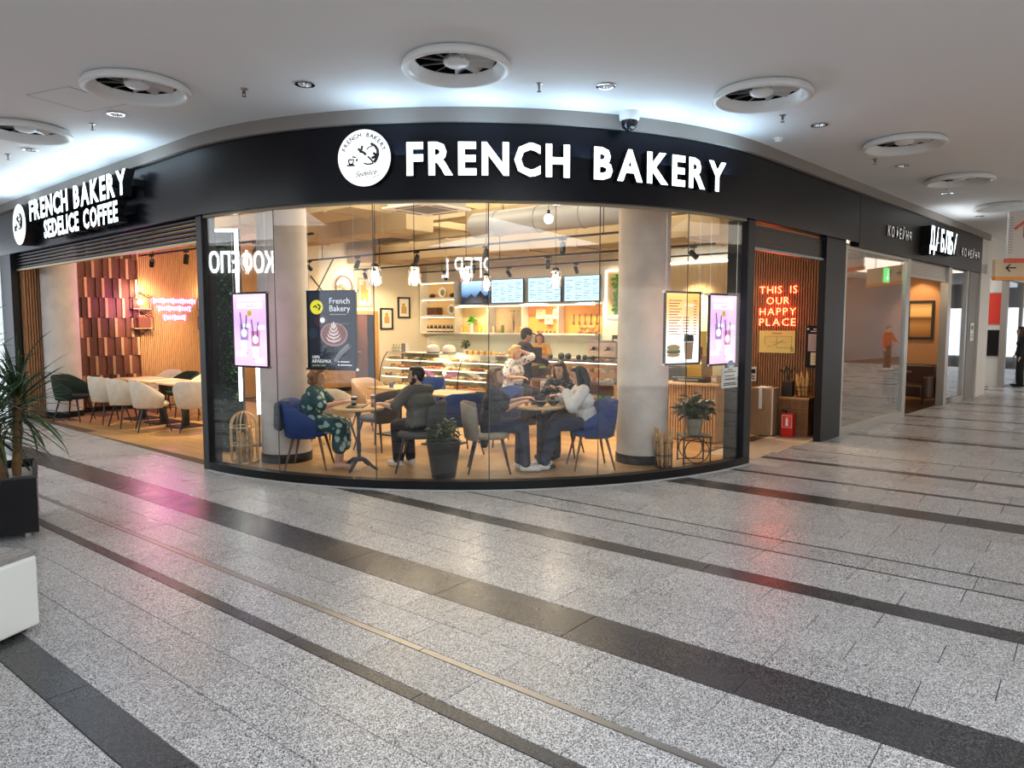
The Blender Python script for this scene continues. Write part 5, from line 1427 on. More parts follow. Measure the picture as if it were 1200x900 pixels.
for k in range(5):
    zc = .32+.036*k; hw = .105-.018*k
    m.path([(.03-hw*.85,yy-.009,zc+.035),(.03-hw*.6,yy-.009,zc+.004),(.03,yy-.009,zc-.012),(.03+hw*.6,yy-.009,zc+.004),(.03+hw*.85,yy-.009,zc+.035)], [.004,.010,.012,.010,.004], 5)
m.ell((.03,yy-.009,.495),(.014,.002,.028),8,6)
m.done('latte_art', mat('milk', (.85,.72,.70), .5, emit=(.85,.7,.68), es=.3), t)
m = M(); m.path([(.22,yy-.004,.27),(.12,yy-.006,.19),(.04,yy-.006,.10)],[.03,.03,.022],6); m.done('spoon', mat('print_silver', (.45,.44,.48), .4), t)
m = M(); disc(m, -.23, .40, .055, yy-.001); m.done('side_jug', mat('jug_blue', (.03,.05,.10), .5), t)
m = M(); write(m, '100%', (-.25,yy,.125), (1,0,0), (0,-1,0), .045, .003, .001, align='LEFT'); write(m, 'АРАБИКА', (-.25,yy,.078), (1,0,0), (0,-1,0), .05, .004, .001, align='LEFT'); m.done('bean_text', WPR, t)
m = M(); write(m, 'specialty coffee', (-.25,yy,.042), (1,0,0), (0,-1,0), .028, 0, .001, align='LEFT'); m.done('green_text', mat('text_green', (.45,.6,.25), .5, emit=(.4,.55,.2), es=.3), t)
m = M(); m.boxb(.07,.085,yy-.002,yy,.085,.1); m.boxb(.07,.085,yy-.002,yy,.05,.065); m.boxb(.1,.21,yy-.002,yy,.088,.097); m.boxb(.1,.24,yy-.002,yy,.052,.061); m.done('list_print', WPR, t)
t = poster_frame('menu_poster', 'orange and white lit menu poster with burger and paper cup', 7.70,3.67,1.28, grad('menu_print', [(0,(.80,.88,.95)),(.30,(.92,.90,.92)),(.45,(.95,.82,.75)),(.7,(.95,.50,.22)),(.88,(.92,.42,.10)),(1,(.95,.55,.15))], 'Z', .9), .57, .84)
m = M()
for k in range(13):
    zz = .73-.032*k; m.boxb(-.22,-.02-.03*(k % 3),yy-.001,yy,zz,zz+.009); m.boxb(.17,.22,yy-.001,yy,zz,zz+.009)
    if k > 5: m.boxb(.0,.1,yy-.001,yy,zz,zz+.009)
m.done('menu_lines', mat('menu_ink', (.35,.08,.05), .5), t)
m = M(); write(m, 'Меню', (.10,yy,.67), (1,0,0), (0,-1,0), .065, .002, .001, shear=.3); m.done('headline', WPR, t)
m = M(); m.ell((-.14,yy-.002,.20),(.105,.003,.035),20,8); m.ell((-.14,yy-.002,.115),(.105,.003,.025),20,8); m.done('burger_bun', mat('bun', (.75,.45,.15), .5), t)
m = M(); m.boxb(-.24,-.04,yy-.006,yy,.135,.16); m.done('burger_patty', mat('patty', (.12,.05,.03), .5), t)
m = M(); m.boxb(-.245,-.035,yy-.005,yy,.16,.175); m.done('burger_salad', mat('salad', (.3,.5,.12), .5), t)
m = M(); m.prism([(-.055,0),(.055,0),(.075,.20),(-.075,.20)], (.10,yy,.06), (1,0,0), (0,0,1), (0,-.003,0)); m.done('paper_cup_print', mat('cup_print', (.66,.38,.22), .5), t)
m = M(); m.prism([(-.08,0),(.08,0),(.07,.08),(-.07,.08)], (.10,yy,.265), (1,0,0), (0,0,1), (0,-.003,0)); m.done('cup_lid_print', INK, t)
# small notices
loc, rz = at_glass(8.50,3.475,.975, -.03)
t = thing('notice_sheet', 'white printed notice stuck low on the glass beside the entrance post', 'notice', loc, rz)
M().boxb(-.175,.175,-.003,.003,0,.245).done('sheet', WHITE, t)
m = M()
for zz, hw in ((.215,.06),(.19,.12),(.14,.10),(.10,.11),(.03,.14),(.05,.13)): m.boxb(-hw,hw,-.005,-.003,zz,zz+.012)
m.done('print', INK, t)
loc, rz = at_glass(8.52,3.47,1.235, -.03)
t = thing('round_sticker', 'small blue round sticker above the white printed notice', 'sticker', loc, rz)
M().lathe([(.0001,0),(.075,0),(.075,-.004),(.0001,-.004)], n=24, R=Rx).done('disc', mat('sticker_blue', (.03,.22,.55), .4), t)
M().boxb(-.05,.05,-.007,-.004,-.012,.012).done('print', WHITE, t)

# ================================================================ counter wall: shelves, screens
def tagx(o, l, c, g=None): return tag(o, l, c, g)
WT = mat('pale_tile', (.62,.67,.60), .25)
m = M(); y = 4.75
while y < 15.4:
    for z0 in (.10,.40,.70,1.0,1.28): m.boxb(15.188,15.2,y,y+.072,z0,z0+.295 if z0 < 1.28 else 1.48)
    y += .077
m.done('wall_tiles', WT, wall_counter, kind='stuff')
t = thing('open_shelf', 'white edged open shelf unit with bottles and plates beside the screens', 'shelf', (15.2,14.76,1.49))
SHW = mat('shelf_white', (.85,.83,.78), .4); SHB = mat('shelf_back', (.72,.52,.27), .6)
M().boxb(-.015,.0,-.66,.66,.0,1.46).done('back_panel', SHB, t)
for z in (0,.50,.99,1.44): M().boxb(-.33,.0,-.68,.68,z-.015,z+.015).done('board', SHW, t)
for y in (-.68,.68): M().boxb(-.33,0,y-.015,y+.015,0,1.46).done('side_panel', SHW, t)
for z in (.44,.93,1.40): M().boxb(-.30,-.28,-.62,.62,z,z+.012).done('light_strip', glow('strip_warm', (1.0,.82,.5), 7.0), t)
t = thing('long_shelf', 'long white shelf with glowing wood back under the menu screens', 'shelf', (15.2,11.75,1.49))
M().boxb(-.33,.0,-2.32,2.30,-.018,.018).done('board', SHW, t); M().boxb(-.36,.0,-2.32,2.30,.74,.78).done('ledge', SHW, t)
ORG = wood('glowing_wood', (.74,.28,.045), (.85,.38,.07), (12,1,12), .6)
M().boxb(-.015,0,-2.32,.0,.02,.74).done('back_panel', ORG, t); M().boxb(-.015,0,.0,2.30,.02,.74).done('back_panel', SHB, t)
for y in (-1.2,-.05,1.1): M().boxb(-.30,0,y-.012,y+.012,.02,.74).done('divider', SHW, t)
M().boxb(-.32,-.30,-2.3,2.28,.72,.735).done('light_strip', glow('strip_warm', (1.0,.82,.5), 7.0), t)
lamp('shelf_light', 'AREA', (14.95,10.6,2.18), 28, (1.0,.75,.4), None, .1, (15.1,10.6,1.5), sy=2.2)
lamp('shelf_light', 'AREA', (14.95,12.9,2.18), 20, (1.0,.85,.55), None, .1, (15.1,12.9,1.5), sy=2.0)
SCR = glow('menu_screen', (.55,.80,1.0), 1.1); SCT = mat('screen_text', (.12,.20,.28), .5)
for y0, y1, lab in ((11.75,12.85,'bright menu screen next to the blue picture screen'), (10.55,11.60,'middle bright menu screen behind a jar pendant'), (9.40,10.45,'bright menu screen closest to the moss frame')):
    t = thing('menu_screen', lab, 'screen', (15.08,(y0+y1)/2,2.30), .0); h = (y1-y0)/2
    M().boxb(-.05,.0,-h,h,0,.64).done('case', BLACK, t)
    M().boxb(-.055,-.05,-h+.015,h-.015,.015,.625).done('screen', SCR, t)
    m = M()
    for c in range(4):
        for k in range(9):
            if (c*7+k*3+int(y0*10)) % 5 == 0: continue
            a = h-.07-.26*c; m.boxb(-.058,-.055,a-.10-.05*((k+c) % 3),a,.08+.055*k,.092+.055*k)
    m.done('menu_text', SCT, t)
    M().boxb(0,.12,-.15,.15,.2,.45).done('mount', BLACKM, t)
t = thing('picture_screen', 'screen showing a blue mountain picture beside the bottle shelves', 'screen', (15.08,13.43,2.30))
M().boxb(-.05,.0,-.53,.53,0,.64).done('case', BLACK, t)
M().boxb(-.055,-.05,-.515,.515,.015,.625).done('screen', grad('blue_picture', [(0,(.01,.03,.09)),(.3,(.03,.10,.25)),(.55,(.16,.35,.65)),(1,(.45,.68,.95))], 'Z', 1.0), t)
m = M(); m.prism([(-.5,.02),(.5,.02),(.5,.2),(.3,.16),(.15,.28),(0,.18),(-.2,.36),(-.35,.2),(-.5,.26)], (-.056,0,0), (0,1,0), (0,0,1), (-.002,0,0)); m.done('ridge', mat('ridge_blue', (.008,.02,.07), .6), t)
M().boxb(0,.12,-.15,.15,.2,.45).done('mount', BLACKM, t)
# shelf goods
def bottle(lab, x, y, z, mt, capm, group, h=.24, r=.034):
    t = thing('bottle', lab, 'bottle', (x,y,z), 0, group)
    M().lathe([(r*.95,0),(r,.01),(r,h*.55),(r*.38,h*.78),(r*.36,h*.95)], n=12).done('bottle_body', mt, t, smooth=50)
    M().lathe([(r*.45,h*.93),(r*.45,h),(.0001,h)], n=10).done('cap', capm, t)
    M().lathe([(r*1.02,h*.15),(r*1.02,h*.45)], n=12, cap=False).done('bottle_label', PALEB, t)
    return t
PALEB = mat('bottle_label', (.75,.70,.58), .6)
BD = [mat('bottle_brown', (.05,.025,.015), .2), mat('bottle_navy', (.02,.04,.10), .2), mat('bottle_wine', (.09,.015,.02), .2), mat('bottle_slate', (.05,.06,.07), .2)]
WHC = mat('cap_white', (.8,.78,.7), .5)
zz = 1.506
for k in range(12):
    grp = k//3
    bottle(('brown','navy','wine red','slate')[grp] + ' bottle on the lowest board of the open shelf', 15.04+.03*(k % 2), 15.30-.085*k, zz, BD[grp], WHC, ('brown','navy','wine red','slate')[grp] + ' bottles on the open shelf')
t = thing('storage_box', 'dark brown box on the middle board of the open shelf', 'box', (15.03,15.02,2.006))
M().boxb(-.11,.11,-.20,.20,0,.19).done('carton', WALN, t); M().boxb(-.115,.115,-.205,.205,.19,.215).done('lid', WALN, t)
def plate(lab, y, z, r):
    t = thing('ring_plate', lab, 'plate', (15.12,y,z))
    M().path([(0,r*.82*math.cos(2*PI*k/24),r+r*.82*math.sin(2*PI*k/24)) for k in range(24)], r*.20, 8, closed=True).done('ring', WHITE, t, smooth=60)
    M().ell((.01,0,r),(.012,r*.6,r*.6),16,8).done('centre', mat('dried_olive'), t, smooth=60)
plate('white ring ornament on the middle board of the open shelf', 14.42, 2.006, .15)
plate('white ring ornament on the top board of the open shelf', 14.78, 2.496, .15)
for y, lab in ((15.12,'dark teapot at the outer end of the top shelf board'), (14.30,'dark teapot near the blue screen on the top shelf board')):
    t = thing('teapot', lab, 'teapot', (15.04,y,2.496))
    M().lathe([(.05,0),(.085,.04),(.08,.09),(.03,.12),(.0001,.135)], n=18).done('pot_body', mat('teapot_plum', (.07,.025,.025), .3), t, smooth=60)
    M().path([(0,-.07,.05),(0,-.12,.08),(0,-.13,.11)],[.018,.012,.009],7).done('spout', mat('teapot_plum'), t, smooth=60)
    M().path([(0,.075,.09),(0,.12,.09),(0,.12,.04),(0,.08,.03)],.008,6).done('handle', mat('teapot_plum'), t, smooth=60)
t = thing('flower_vase', 'white vase of fresh green leaves on the long shelf by the bottles', 'vase', (15.0,13.55,1.51))
M().lathe([(.04,0),(.05,.02),(.042,.20),(.05,.26),(.04,.255)], n=18, cap=False).done('vase_body', WHITE, t, smooth=60)
FG = [mat('fresh_green', (.10,.40,.05), .5), mat('fresh_green_b', (.16,.48,.08), .5)]
random.seed(40); lm = None
for k in range(30):
    a = random.uniform(0,2*PI); p = (random.uniform(-.02,.02), random.uniform(-.02,.02), .25+random.uniform(0,.1))
    if lm is None: lm = leaf_mesh(.17,.04).done('leaf', FG[0], t); o = lm
    else: o = inst('leaf', lm, t)
    o.location = p; o.rotation_euler = (0,-random.uniform(-.1,1.2),a)
t = thing('twig_vase', 'glass vase of tall dry twigs on the long shelf', 'vase', (15.0,12.05,1.51))
M().lathe([(.04,0),(.045,.02),(.045,.16)], n=16, cap=False).done('vase_body', TIN, t)
m = M()
for k in range(11):
    a = random.uniform(0,2*PI); d = random.uniform(.05,.17); m.path([(0,0,.01),(.3*d*math.cos(a),.3*d*math.sin(a),.3),(d*math.cos(a)*.6,d*math.sin(a),.58)],[.006,.004,.002],4)
    m.ell((d*math.cos(a)*.6,d*math.sin(a),.58),.012,6,4)
m.done('twigs', mat('twig', (.12,.07,.04), .8), t, kind='stuff')
def jar(lab, x, y, z, mt, r=.05, h=.14, grp=None, lidm=None):
    t = thing('jar', lab, 'jar', (x,y,z), 0, grp)
    M().lathe([(r*.9,0),(r,.01),(r,h*.85),(r*.85,h*.92)], n=14).done('jar_body', mt, t, smooth=50)
    M().lathe([(r*.9,h*.9),(r*.9,h),(.0001,h)], n=14).done('lid', lidm or GOLD, t, smooth=40)
HON = mat('honey', (.75,.42,.06), .25); OLV = mat('olive_jar', (.28,.30,.06), .3); KRA = mat('kraft', (.62,.44,.24), .7)
for k,(y,mt,lab) in enumerate(((13.95,KRA,'kraft jar at the start of the long shelf'),(13.8,HON,'honey jar second along the long shelf'),(13.25,HON,'honey jar just past the green leaf vase'),(13.1,KRA,'kraft jar past the green leaf vase'),(12.75,KRA,'kraft jar beside the dividing board'),(12.45,OLV,'olive jar before the twig vase'),(11.85,HON,'honey jar just past the twig vase'),(11.6,KRA,'last kraft jar before the orange niche'))):
    jar(lab, 15.02, y, 1.51, mt, .055, .16+.03*(k % 3))
for k in range(6):
    jar('small brown tin in the orange lit niche', 15.02, 11.25-.13*k, 1.51, mat('tin_brown', (.16,.07,.03), .4), .035, .075, 'brown tins in the orange niche')
for i,(y,z,lab) in enumerate(((11.25,1.88,'pale gift box hung high in the orange niche'),(10.98,1.74,'pale gift box hung lower in the orange niche'),(10.72,1.88,'pale gift box hung beside the niche divider'))):
    t = thing('gift_box', lab, 'box', (15.185,y,z))
    M().boxb(-.10,0,-.115,.115,0,.24).done('carton', mat('pale_box', (.85,.75,.50), .6), t); M().boxb(-.104,-.10,-.06,.06,.07,.16).done('label_print', mat('label_lime', (.62,.62,.12), .6), t)
for k in range(5):
    t = thing('hanging_tool', 'small dark hanging utensil on the orange niche back', 'utensil', (15.183,10.25-.17*k,1.80), 0, 'utensils hung in the orange niche')
    M().boxb(-.012,0,-.01,.01,0,.20).done('handle', INK, t); M().ell((-.01,0,-.03),(.012,.04,.05),10,6).done('blade', mat('rust', (.22,.08,.04), .5), t)
    M().tube((-.006,0,.20),(-.006,0,.215),.008,n=6).done('hook', STEEL, t)
for k in range(9):
    t = thing('loaf', 'round golden loaf piled at the end of the long shelf', 'bread', (15.0+.05*(k % 2),9.95-.115*(k % 5)-.03*(k//5),1.508+(.10 if k > 4 else 0)), 0, 'golden loaves on the long shelf')
    M().ell((0,0,.055),(.07,.062,.055),14,8).done('crust', BREAD, t, smooth=180)
# moss picture
t = thing('moss_frame', 'bright green moss panel in a white glowing frame beside the menu screens', 'panel', (15.2,8.85,1.95))
M().boxb(-.06,-.02,-.42,.42,.0,1.05).done('panel', SHB, t)
FRG = glow('frame_glow', (1.0,.93,.80), 2.6)
m = M(); m.boxb(-.10,-.02,-.45,-.42,-.03,1.08); m.boxb(-.10,-.02,.42,.45,-.03,1.08); m.boxb(-.10,-.02,-.42,.42,1.05,1.08); m.boxb(-.10,-.02,-.42,.42,-.03,0); m.done('frame', FRG, t)
MG = mat('moss_bright', (.10,.55,.06), .8)
m = M(); random.seed(12)
for k in range(500):
    y = random.gauss(-.05,.13); z = random.uniform(.04,.98)
    if abs(y) > .33: continue
    m.ell((-.07-random.random()*.03,y,z), random.uniform(.018,.035), 6, 4)
m.done('moss', MG, t, kind='stuff')
# textured yellow panel
t = thing('textured_panel', 'pleated beige panel with a light line along its top by the round column', 'panel', (15.1,6.85,2.42))
m = M(); y = -.75
while y < .75: m.boxb(-.03-.012*(int((y+9)*40) % 2),0,y,y+.024,.0,.66); y += .026
m.done('pleats', mat('pleat_beige', (.68,.55,.34), .8), t, kind='stuff')
M().boxb(-.05,.0,-.77,.77,.66,.70).done('light_line', LEDW, t); M().boxb(0,.1,-.6,.6,.2,.4).done('mount', BLACKM, t)
lamp('panel_light', 'AREA', (15.0,6.85,2.36), 14, (1.0,.75,.35), None, .08, (15.15,6.85,1.2), sy=1.4)
t = thing('price_board', 'dark board with pale rows of print above the second pastry case', 'board', (15.19,8.75,1.18))
M().boxb(-.02,0,-.38,.38,0,.30).done('board', BLACK, t)
m = M()
for k in range(4): m.boxb(-.024,-.02,-.33,.33-.1*(k % 2),.04+.065*k,.07+.065*k)
m.done('print', WHITE, t)
# back counter under the shelves with machines
t = thing('back_counter', 'pale worktop along the tiled counter wall', 'counter', (14.85,10.9,FL))
M().boxb(-.28,.33,-2.2,3.6,0,.86).done('body', OAKS, t); M().boxb(-.31,.33,-2.22,3.62,.86,.90).done('worktop', SHW, t)
t = thing('coffee_machine', 'steel coffee machine on the back worktop behind the person in the cap', 'machine', (14.8,9.05,FL+.90), PI/2)
M().boxb(-.38,.38,-.24,.24,.05,.42).done('body', STEEL, t, bevel=.02); M().boxb(-.36,.36,.24,.38,.0,.06).done('drip_tray', BLACKM, t); M().boxb(-.40,.40,-.26,.26,.42,.45).done('cup_rail', CHROME, t)
for k in (-.2,.2): M().tube((k,.28,.30),(k,.28,.22),.03,n=10).tube((k,.28,.25),(k,.42,.23),.012,n=8).done('group_head', BLACKM, t)
for sx in (-.3,.3): M().tube((sx,0,0),(sx,0,.05),.02,n=8).done('foot', BLACK, t)

# ================================================================ pastry cases
random.seed(77)
PAS = [mat('pastry_gold', (.68,.38,.12), .6, rnd=.25), mat('pastry_brown', (.30,.12,.05), .55, rnd=.3), mat('pastry_cream', (.82,.70,.48), .6, rnd=.15), mat('pastry_red', (.55,.10,.07), .5, rnd=.3), mat('pastry_green', (.30,.36,.10), .6, rnd=.3)]
PN = ['golden bun','chocolate pastry','cream cake','berry tart','pistachio pastry']
def pastry_meshes():
    a = M().ell((0,0,.03),(.06,.045,.03),12,6)
    b = M().lathe([(.045,0),(.05,.02),(.04,.04),(.0001,.055)], n=12)
    c = M().path([(-.06,-.02,.02),(-.03,.012,.03),(.03,.012,.03),(.06,-.02,.02)],[.012,.026,.026,.012],8)
    d = M().lathe([(.05,0),(.056,.03),(.03,.035),(.0001,.045)], n=12)
    return a, b, c, d
pm = {}
def pastry(kind, form, x, y, z, group, where):
    key = (kind, form)
    lab = '%s %s' % (PN[kind], where)
    if key not in pm:
        o = pastry_meshes()[form].done('pastry', PAS[kind], None, smooth=60); pm[key] = o
    else: o = inst('pastry', pm[key])
    o.location = (x, y, z); o.rotation_euler = (0,0,random.uniform(0,6.28)); s = random.uniform(.85,1.15); o.scale = (s,s,s)
    tag(o, lab, 'pastry', '%s, %s' % (['golden buns','chocolate pastries','cream cakes','berry tarts','pistachio pastries'][kind], where))
t = thing('pastry_case', 'long pastry case with a curved glass end and four shelves of cakes', 'display case', (11.5,11.05,FL))
CW = wood('case_wood', (.48,.27,.10), (.62,.38,.17), (12,12,1.5), .45)
y0, y1 = -1.85, 1.85
M().boxb(-.40,.40,y0,y1,.0,.30).done('base', CW, t)
SH = mat('case_shelf', (.80,.78,.66), .25)
shz = ((.36,-.40,.40),(.56,-.36,.38),(.75,-.30,.36),(.93,-.22,.34))
for z,a,b in shz: M().boxb(a,b,y0,y1,z-.008,z+.008).done('shelf', SH, t); 
for z,a,b in shz[1:]: M().boxb(a,a+.012,y0+.02,y1-.02,z-.022,z-.010).done('light_strip', glow('case_strip', (1.0,.90,.62), 6.5), t)
M().boxb(-.16,.40,y0,y1,1.075,1.095).done('top_board', SHW, t)
M().boxb(.385,.40,y0,y1,.30,1.08).done('back_panel', mat('case_back', (.80,.72,.50), .5), t)
for y in (y0+.0, y0+1.23, y0+2.46, y1): M().boxb(.30,.345,y-.02,y+.02,.30,1.08).done('post', STEEL, t)
cvp = [(-.40,.30),(-.405,.45),(-.385,.62),(-.34,.80),(-.26,.96),(-.16,1.085)]
m = M(); 
for (a,z0),(b,z1) in zip(cvp, cvp[1:]): m.add([(a,y0,z0),(a,y1,z0),(b,y1,z1),(b,y0,z1),(a-.006,y0,z0),(a-.006,y1,z0),(b-.006,y1,z1+.004),(b-.006,y0,z1+.004)], [(0,1,2,3),(4,7,6,5),(0,4,5,1),(1,5,6,2),(2,6,7,3),(3,7,4,0)])
m.done('curved_glass', TIN, t)
for y in (y0, y0+1.23, y0+2.46, y1): M().path([(a-.004,y,z) for a,z in cvp], .010, 6).done('glass_rib', BLACKM, t)
for i,(z,a,b) in enumerate(shz):
    y = y0+.08
    while y < y1-.06:
        kind = random.choice(((0,0,2,3),(1,1,0,2),(0,3,1,2),(2,0,4,0))[i]); form = random.randrange(4)
        for q in range(2 if i < 3 else 1):
            if random.random() < .92:
                pastry(kind, form, 11.5+a+.07+.14*q, 11.05+y, FL+z+.009, None, ('on the lowest shelf','on the second shelf','on the third shelf','on the upper shelf')[i]+' of the long pastry case')
        y += .125
lamp('case_light', 'AREA', (11.55,11.05,FL+1.06), 26, (1.0,.86,.55), None, .3, (11.5,11.05,0), sy=3.5)
top = FL+1.096
for k in range(3): bottle('small bottle with green lid at the curved end of the pastry case top', 11.45, 12.80-.10*k, top, mat('clear_lime', (.55,.62,.35), .15), mat('cap_green', (.03,.18,.06), .4), 'green lidded bottles on the pastry case', .17, .034)
t = thing('checked_box', 'small black and white box beside the green lidded bottles', 'box', (11.45,12.40,top))
M().boxb(-.06,.06,-.07,.07,0,.20).done('carton', WHITE, t)
m = M()
for i in range(4):
    for j in range(6):
        if (i+j) % 2: m.boxb(-.062,-.06,-.07+.035*i,-.035+.035*i,.033*j,.033*j+.033)
m.done('checks', INK, t)
for y, lab in ((11.55,'white cake dome on the pastry case, farther from the person in the cap'), (11.05,'white cake dome on the pastry case with dark dome beside it')):
    t = thing('cake_dome', lab, 'cake dome', (11.5,y,top))
    M().lathe([(.14,0),(.16,.012),(.15,.02)], n=24).done('stand', BLACKM, t); M().lathe([(.14,.02),(.15,.10),(.12,.16),(.05,.19),(.0001,.195)], n=24).done('dome', mat('dome_milk', (.82,.80,.74), .25), t, smooth=60)
    M().ell((0,0,.21),.018,10,8).done('knob', GOLD, t)
t = thing('dark_shrub', 'dark leafy pot plant on the pastry case by the cake domes', 'plant', (11.62,11.02,top+.0))
t.location = (11.68,10.72,top)
M().lathe([(.05,0),(.07,.10)], n=16).done('pot', WHITE, t); foliage(t, 40, .10, .22, .10, .07, .022, 71)
for k in range(5):
    t = thing('wrapped_cake', 'yellow wrapped cake on top of the long pastry case', 'cake', (11.45,10.42-.16*k,top), .1*k, 'yellow wrapped cakes on the pastry case')
    M().boxb(-.06,.06,-.055,.055,0,.075).done('wrap', mat('wrap_yellow', (.80,.58,.18), .5, rnd=.2), t, bevel=.012); M().boxb(-.062,.062,-.012,.012,-.0,.077).done('ribbon', mat('rust'), t)
for k in range(4):
    pastry(0, 0, 11.45, 9.55+.0-.10*k+.2, top, None, 'lying on top of the long pastry case')
# second case with cold shelf
t = thing('deli_case', 'shorter glass counter with cold shelf and open wooden racks of greens', 'display case', (11.5,7.55,FL))
y0, y1 = -.98, .98
M().boxb(-.40,.40,y0,y1,0,.10).done('base', CW, t)
for y in (y0+.03, y1-.03): M().boxb(-.40,.40,y-.03,y+.03,.10,.70).done('side_panel', CW, t)
M().boxb(.36,.40,y0,y1,.10,.70).done('back_panel', OAKS, t)
for z in (.34,.66): M().boxb(-.40,.36,y0+.06,y1-.06,z-.012,z+.012).done('shelf', CW, t)
M().boxb(-.40,.40,y0,y1,.66,.70).done('cold_shelf', STEEL, t)
M().boxb(-.36,.36,y0+.02,y1-.02,.86,.87).done('glass_shelf', TIN, t)
for (a,b,c,d) in ((-.40,-.39,y0,y1),(-.39,.39,y0,y0+.01),(-.39,.39,y1-.01,y1)): M().boxb(a,b,c,d,.70,1.04).done('glass_wall', TIN, t)
M().boxb(-.42,.42,y0-.02,y1+.02,1.04,1.065).done('worktop', BLACKM, t)
M().boxb(-.36,-.34,y0+.05,y1-.05,1.02,1.035).done('light_strip', glow('case_strip', (1,.9,.62), 6.5), t)
for k in range(12):
    pastry((4,2,0,3)[k % 4], k % 3, 11.3, 6.72+.15*k, FL+.705, None, 'on the cold shelf of the deli case')
for k in range(11):
    pastry((1,4,0)[k % 3], (k+1) % 3, 11.3, 6.75+.16*k, FL+.875, None, 'on the glass shelf of the deli case')
for k in range(12):
    y = 6.72+.145*k
    o = M().ell((0,0,.045),(.075,.06,.045),10,6).done('lettuce_head', FG[k % 2] if k % 3 else PAS[2], None, loc=(11.25+.05*(k % 2), y, FL+.354), smooth=180); tag(o, 'pale lettuce head in the upper wooden rack of the deli case' if k % 3 == 0 else 'green lettuce head in the upper wooden rack of the deli case', 'lettuce', 'lettuce heads in the rack' if k % 3 else 'pale lettuce heads in the rack')
t = thing('green_crate', 'green crate in the lowest rack of the deli case', 'crate', (11.35,7.1,FL+.10))
CRG = mat('crate_green', (.02,.28,.16), .5)
m = M(); m.boxb(-.2,.2,-.3,.3,0,.01); m.boxb(-.2,-.19,-.3,.3,.01,.15); m.boxb(.19,.2,-.3,.3,.01,.15); m.boxb(-.19,.19,-.3,-.29,.01,.15); m.boxb(-.19,.19,.29,.3,.01,.15); m.done('crate_body', CRG, t)
M().boxb(-.21,.21,-.31,.31,.15,.165).done('rim', CRG, t)
for k,(y,r) in enumerate(((8.28,.05),(8.02,.065),(7.86,.065),(7.62,.05),(7.48,.05),(7.30,.045))):
    o = M().ell((0,0,r*.95),(r,r,r),14,8).done('avocado', mat('avocado_skin', (.045,.055,.03), .5, rnd=.4), None, loc=(11.45,y,FL+1.0655), smooth=180)
    tag(o, ('dark round avocado on the deli case nearest the till','first of the two big dark avocados on the deli case','second of the two big dark avocados on the deli case','small olive avocado past the two big ones','small olive avocado beside its like on the deli case','smallest avocado near the wrapped cookies')[k], 'fruit')
for k in range(6): pastry((0,1)[k % 2], 3, 11.4, 7.15-.10*k, FL+1.0655, None, 'on the black worktop of the deli case')
# till block between the cases
t = thing('till_counter', 'brown wooden till counter between the two pastry cases', 'counter', (11.5,8.86,FL))
M().boxb(-.38,.38,-.29,.30,0,.92).done('body', WALN, t); M().boxb(-.40,.40,-.30,.31,.92,.955).done('worktop', OAK, t)
t = thing('till_screen', 'dark till screen turned toward the staff', 'screen', (11.6,8.75,FL+.956))
M().boxb(-.06,.06,-.08,.08,0,.012).done('foot', BLACK, t); M().tube((0,0,.012),(0,0,.10),.015,n=8).done('neck', BLACK, t); M().boxb(-.02,.01,-.15,.15,.10,.32).done('screen', BLK, t)

# ================================================================ slatted counter by the entrance
t = thing('slatted_counter', 'warm slatted wood counter behind the leafy plant on the wire stand', 'counter', (10.52,4.98,FL))
M().boxb(-.54,.54,-.72,.72,0,.84).done('body', WALN, t)
m = M(); y = -.73
while y < .72: m.boxb(-.565,-.54,y,y+.028,.02,.84); y += .042
x = -.55
while x < .54: m.boxb(x,x+.028,-.745,-.72,.02,.84); x += .042
m.done('slats', OAKS, t, kind='stuff'); M().boxb(-.60,.58,-.78,.74,.84,.875).done('worktop', OAK, t, bevel=.005)
ct = FL+.876
t = thing('card_terminal', 'black card terminal box on the slatted counter', 'machine', (10.35,5.25,ct), .2)
M().boxb(-.18,.18,-.30,.30,0,.20).done('body', BLK, t, bevel=.02); M().boxb(-.15,.05,-.26,.26,.20,.215).done('top_plate', BLACKM, t)
t = thing('black_tray', 'black warming tray at the front of the slatted counter', 'tray', (10.15,4.75,ct))
M().boxb(-.14,.14,-.30,.22,0,.07).done('tray_body', BLK, t, bevel=.01); M().boxb(-.145,-.14,-.2,.12,.02,.05).done('front_strip', STEEL, t)
for k in range(3):
    t = thing('card_stand', 'small kraft card box on the slatted counter corner', 'box', (10.12+.12*k,4.33+.0*k,ct), .2*k, 'kraft card boxes on the slatted counter')
    M().boxb(-.05,.05,-.045,.045,0,.11).done('carton', KRA, t); M().boxb(-.052,-.05,-.03,.03,.03,.08).done('print', WHITE, t)
t = thing('wooden_board', 'wooden serving board leaning on the slatted counter', 'board', (10.30,4.52,ct), .4)
M().box((0,.02,.21),(.02,.16,.40),0,0,Matrix.Rotation(-.35,3,'Y')).done('blade', OAK, t); M().box((.085,.02,.44),(.02,.04,.12),0,0,Matrix.Rotation(-.35,3,'Y')).done('handle', OAK, t)
t = thing('promo_stand', 'tall yellow promotional stand behind the orange menu poster', 'stand', (10.9,5.0,ct), .5)
M().boxb(-.02,.0,-.16,.16,0,.75).done('panel', mat('promo_yellow', (.85,.62,.12), .6), t); M().boxb(-.023,-.02,-.10,.10,.3,.5).done('print', mat('rust'), t)

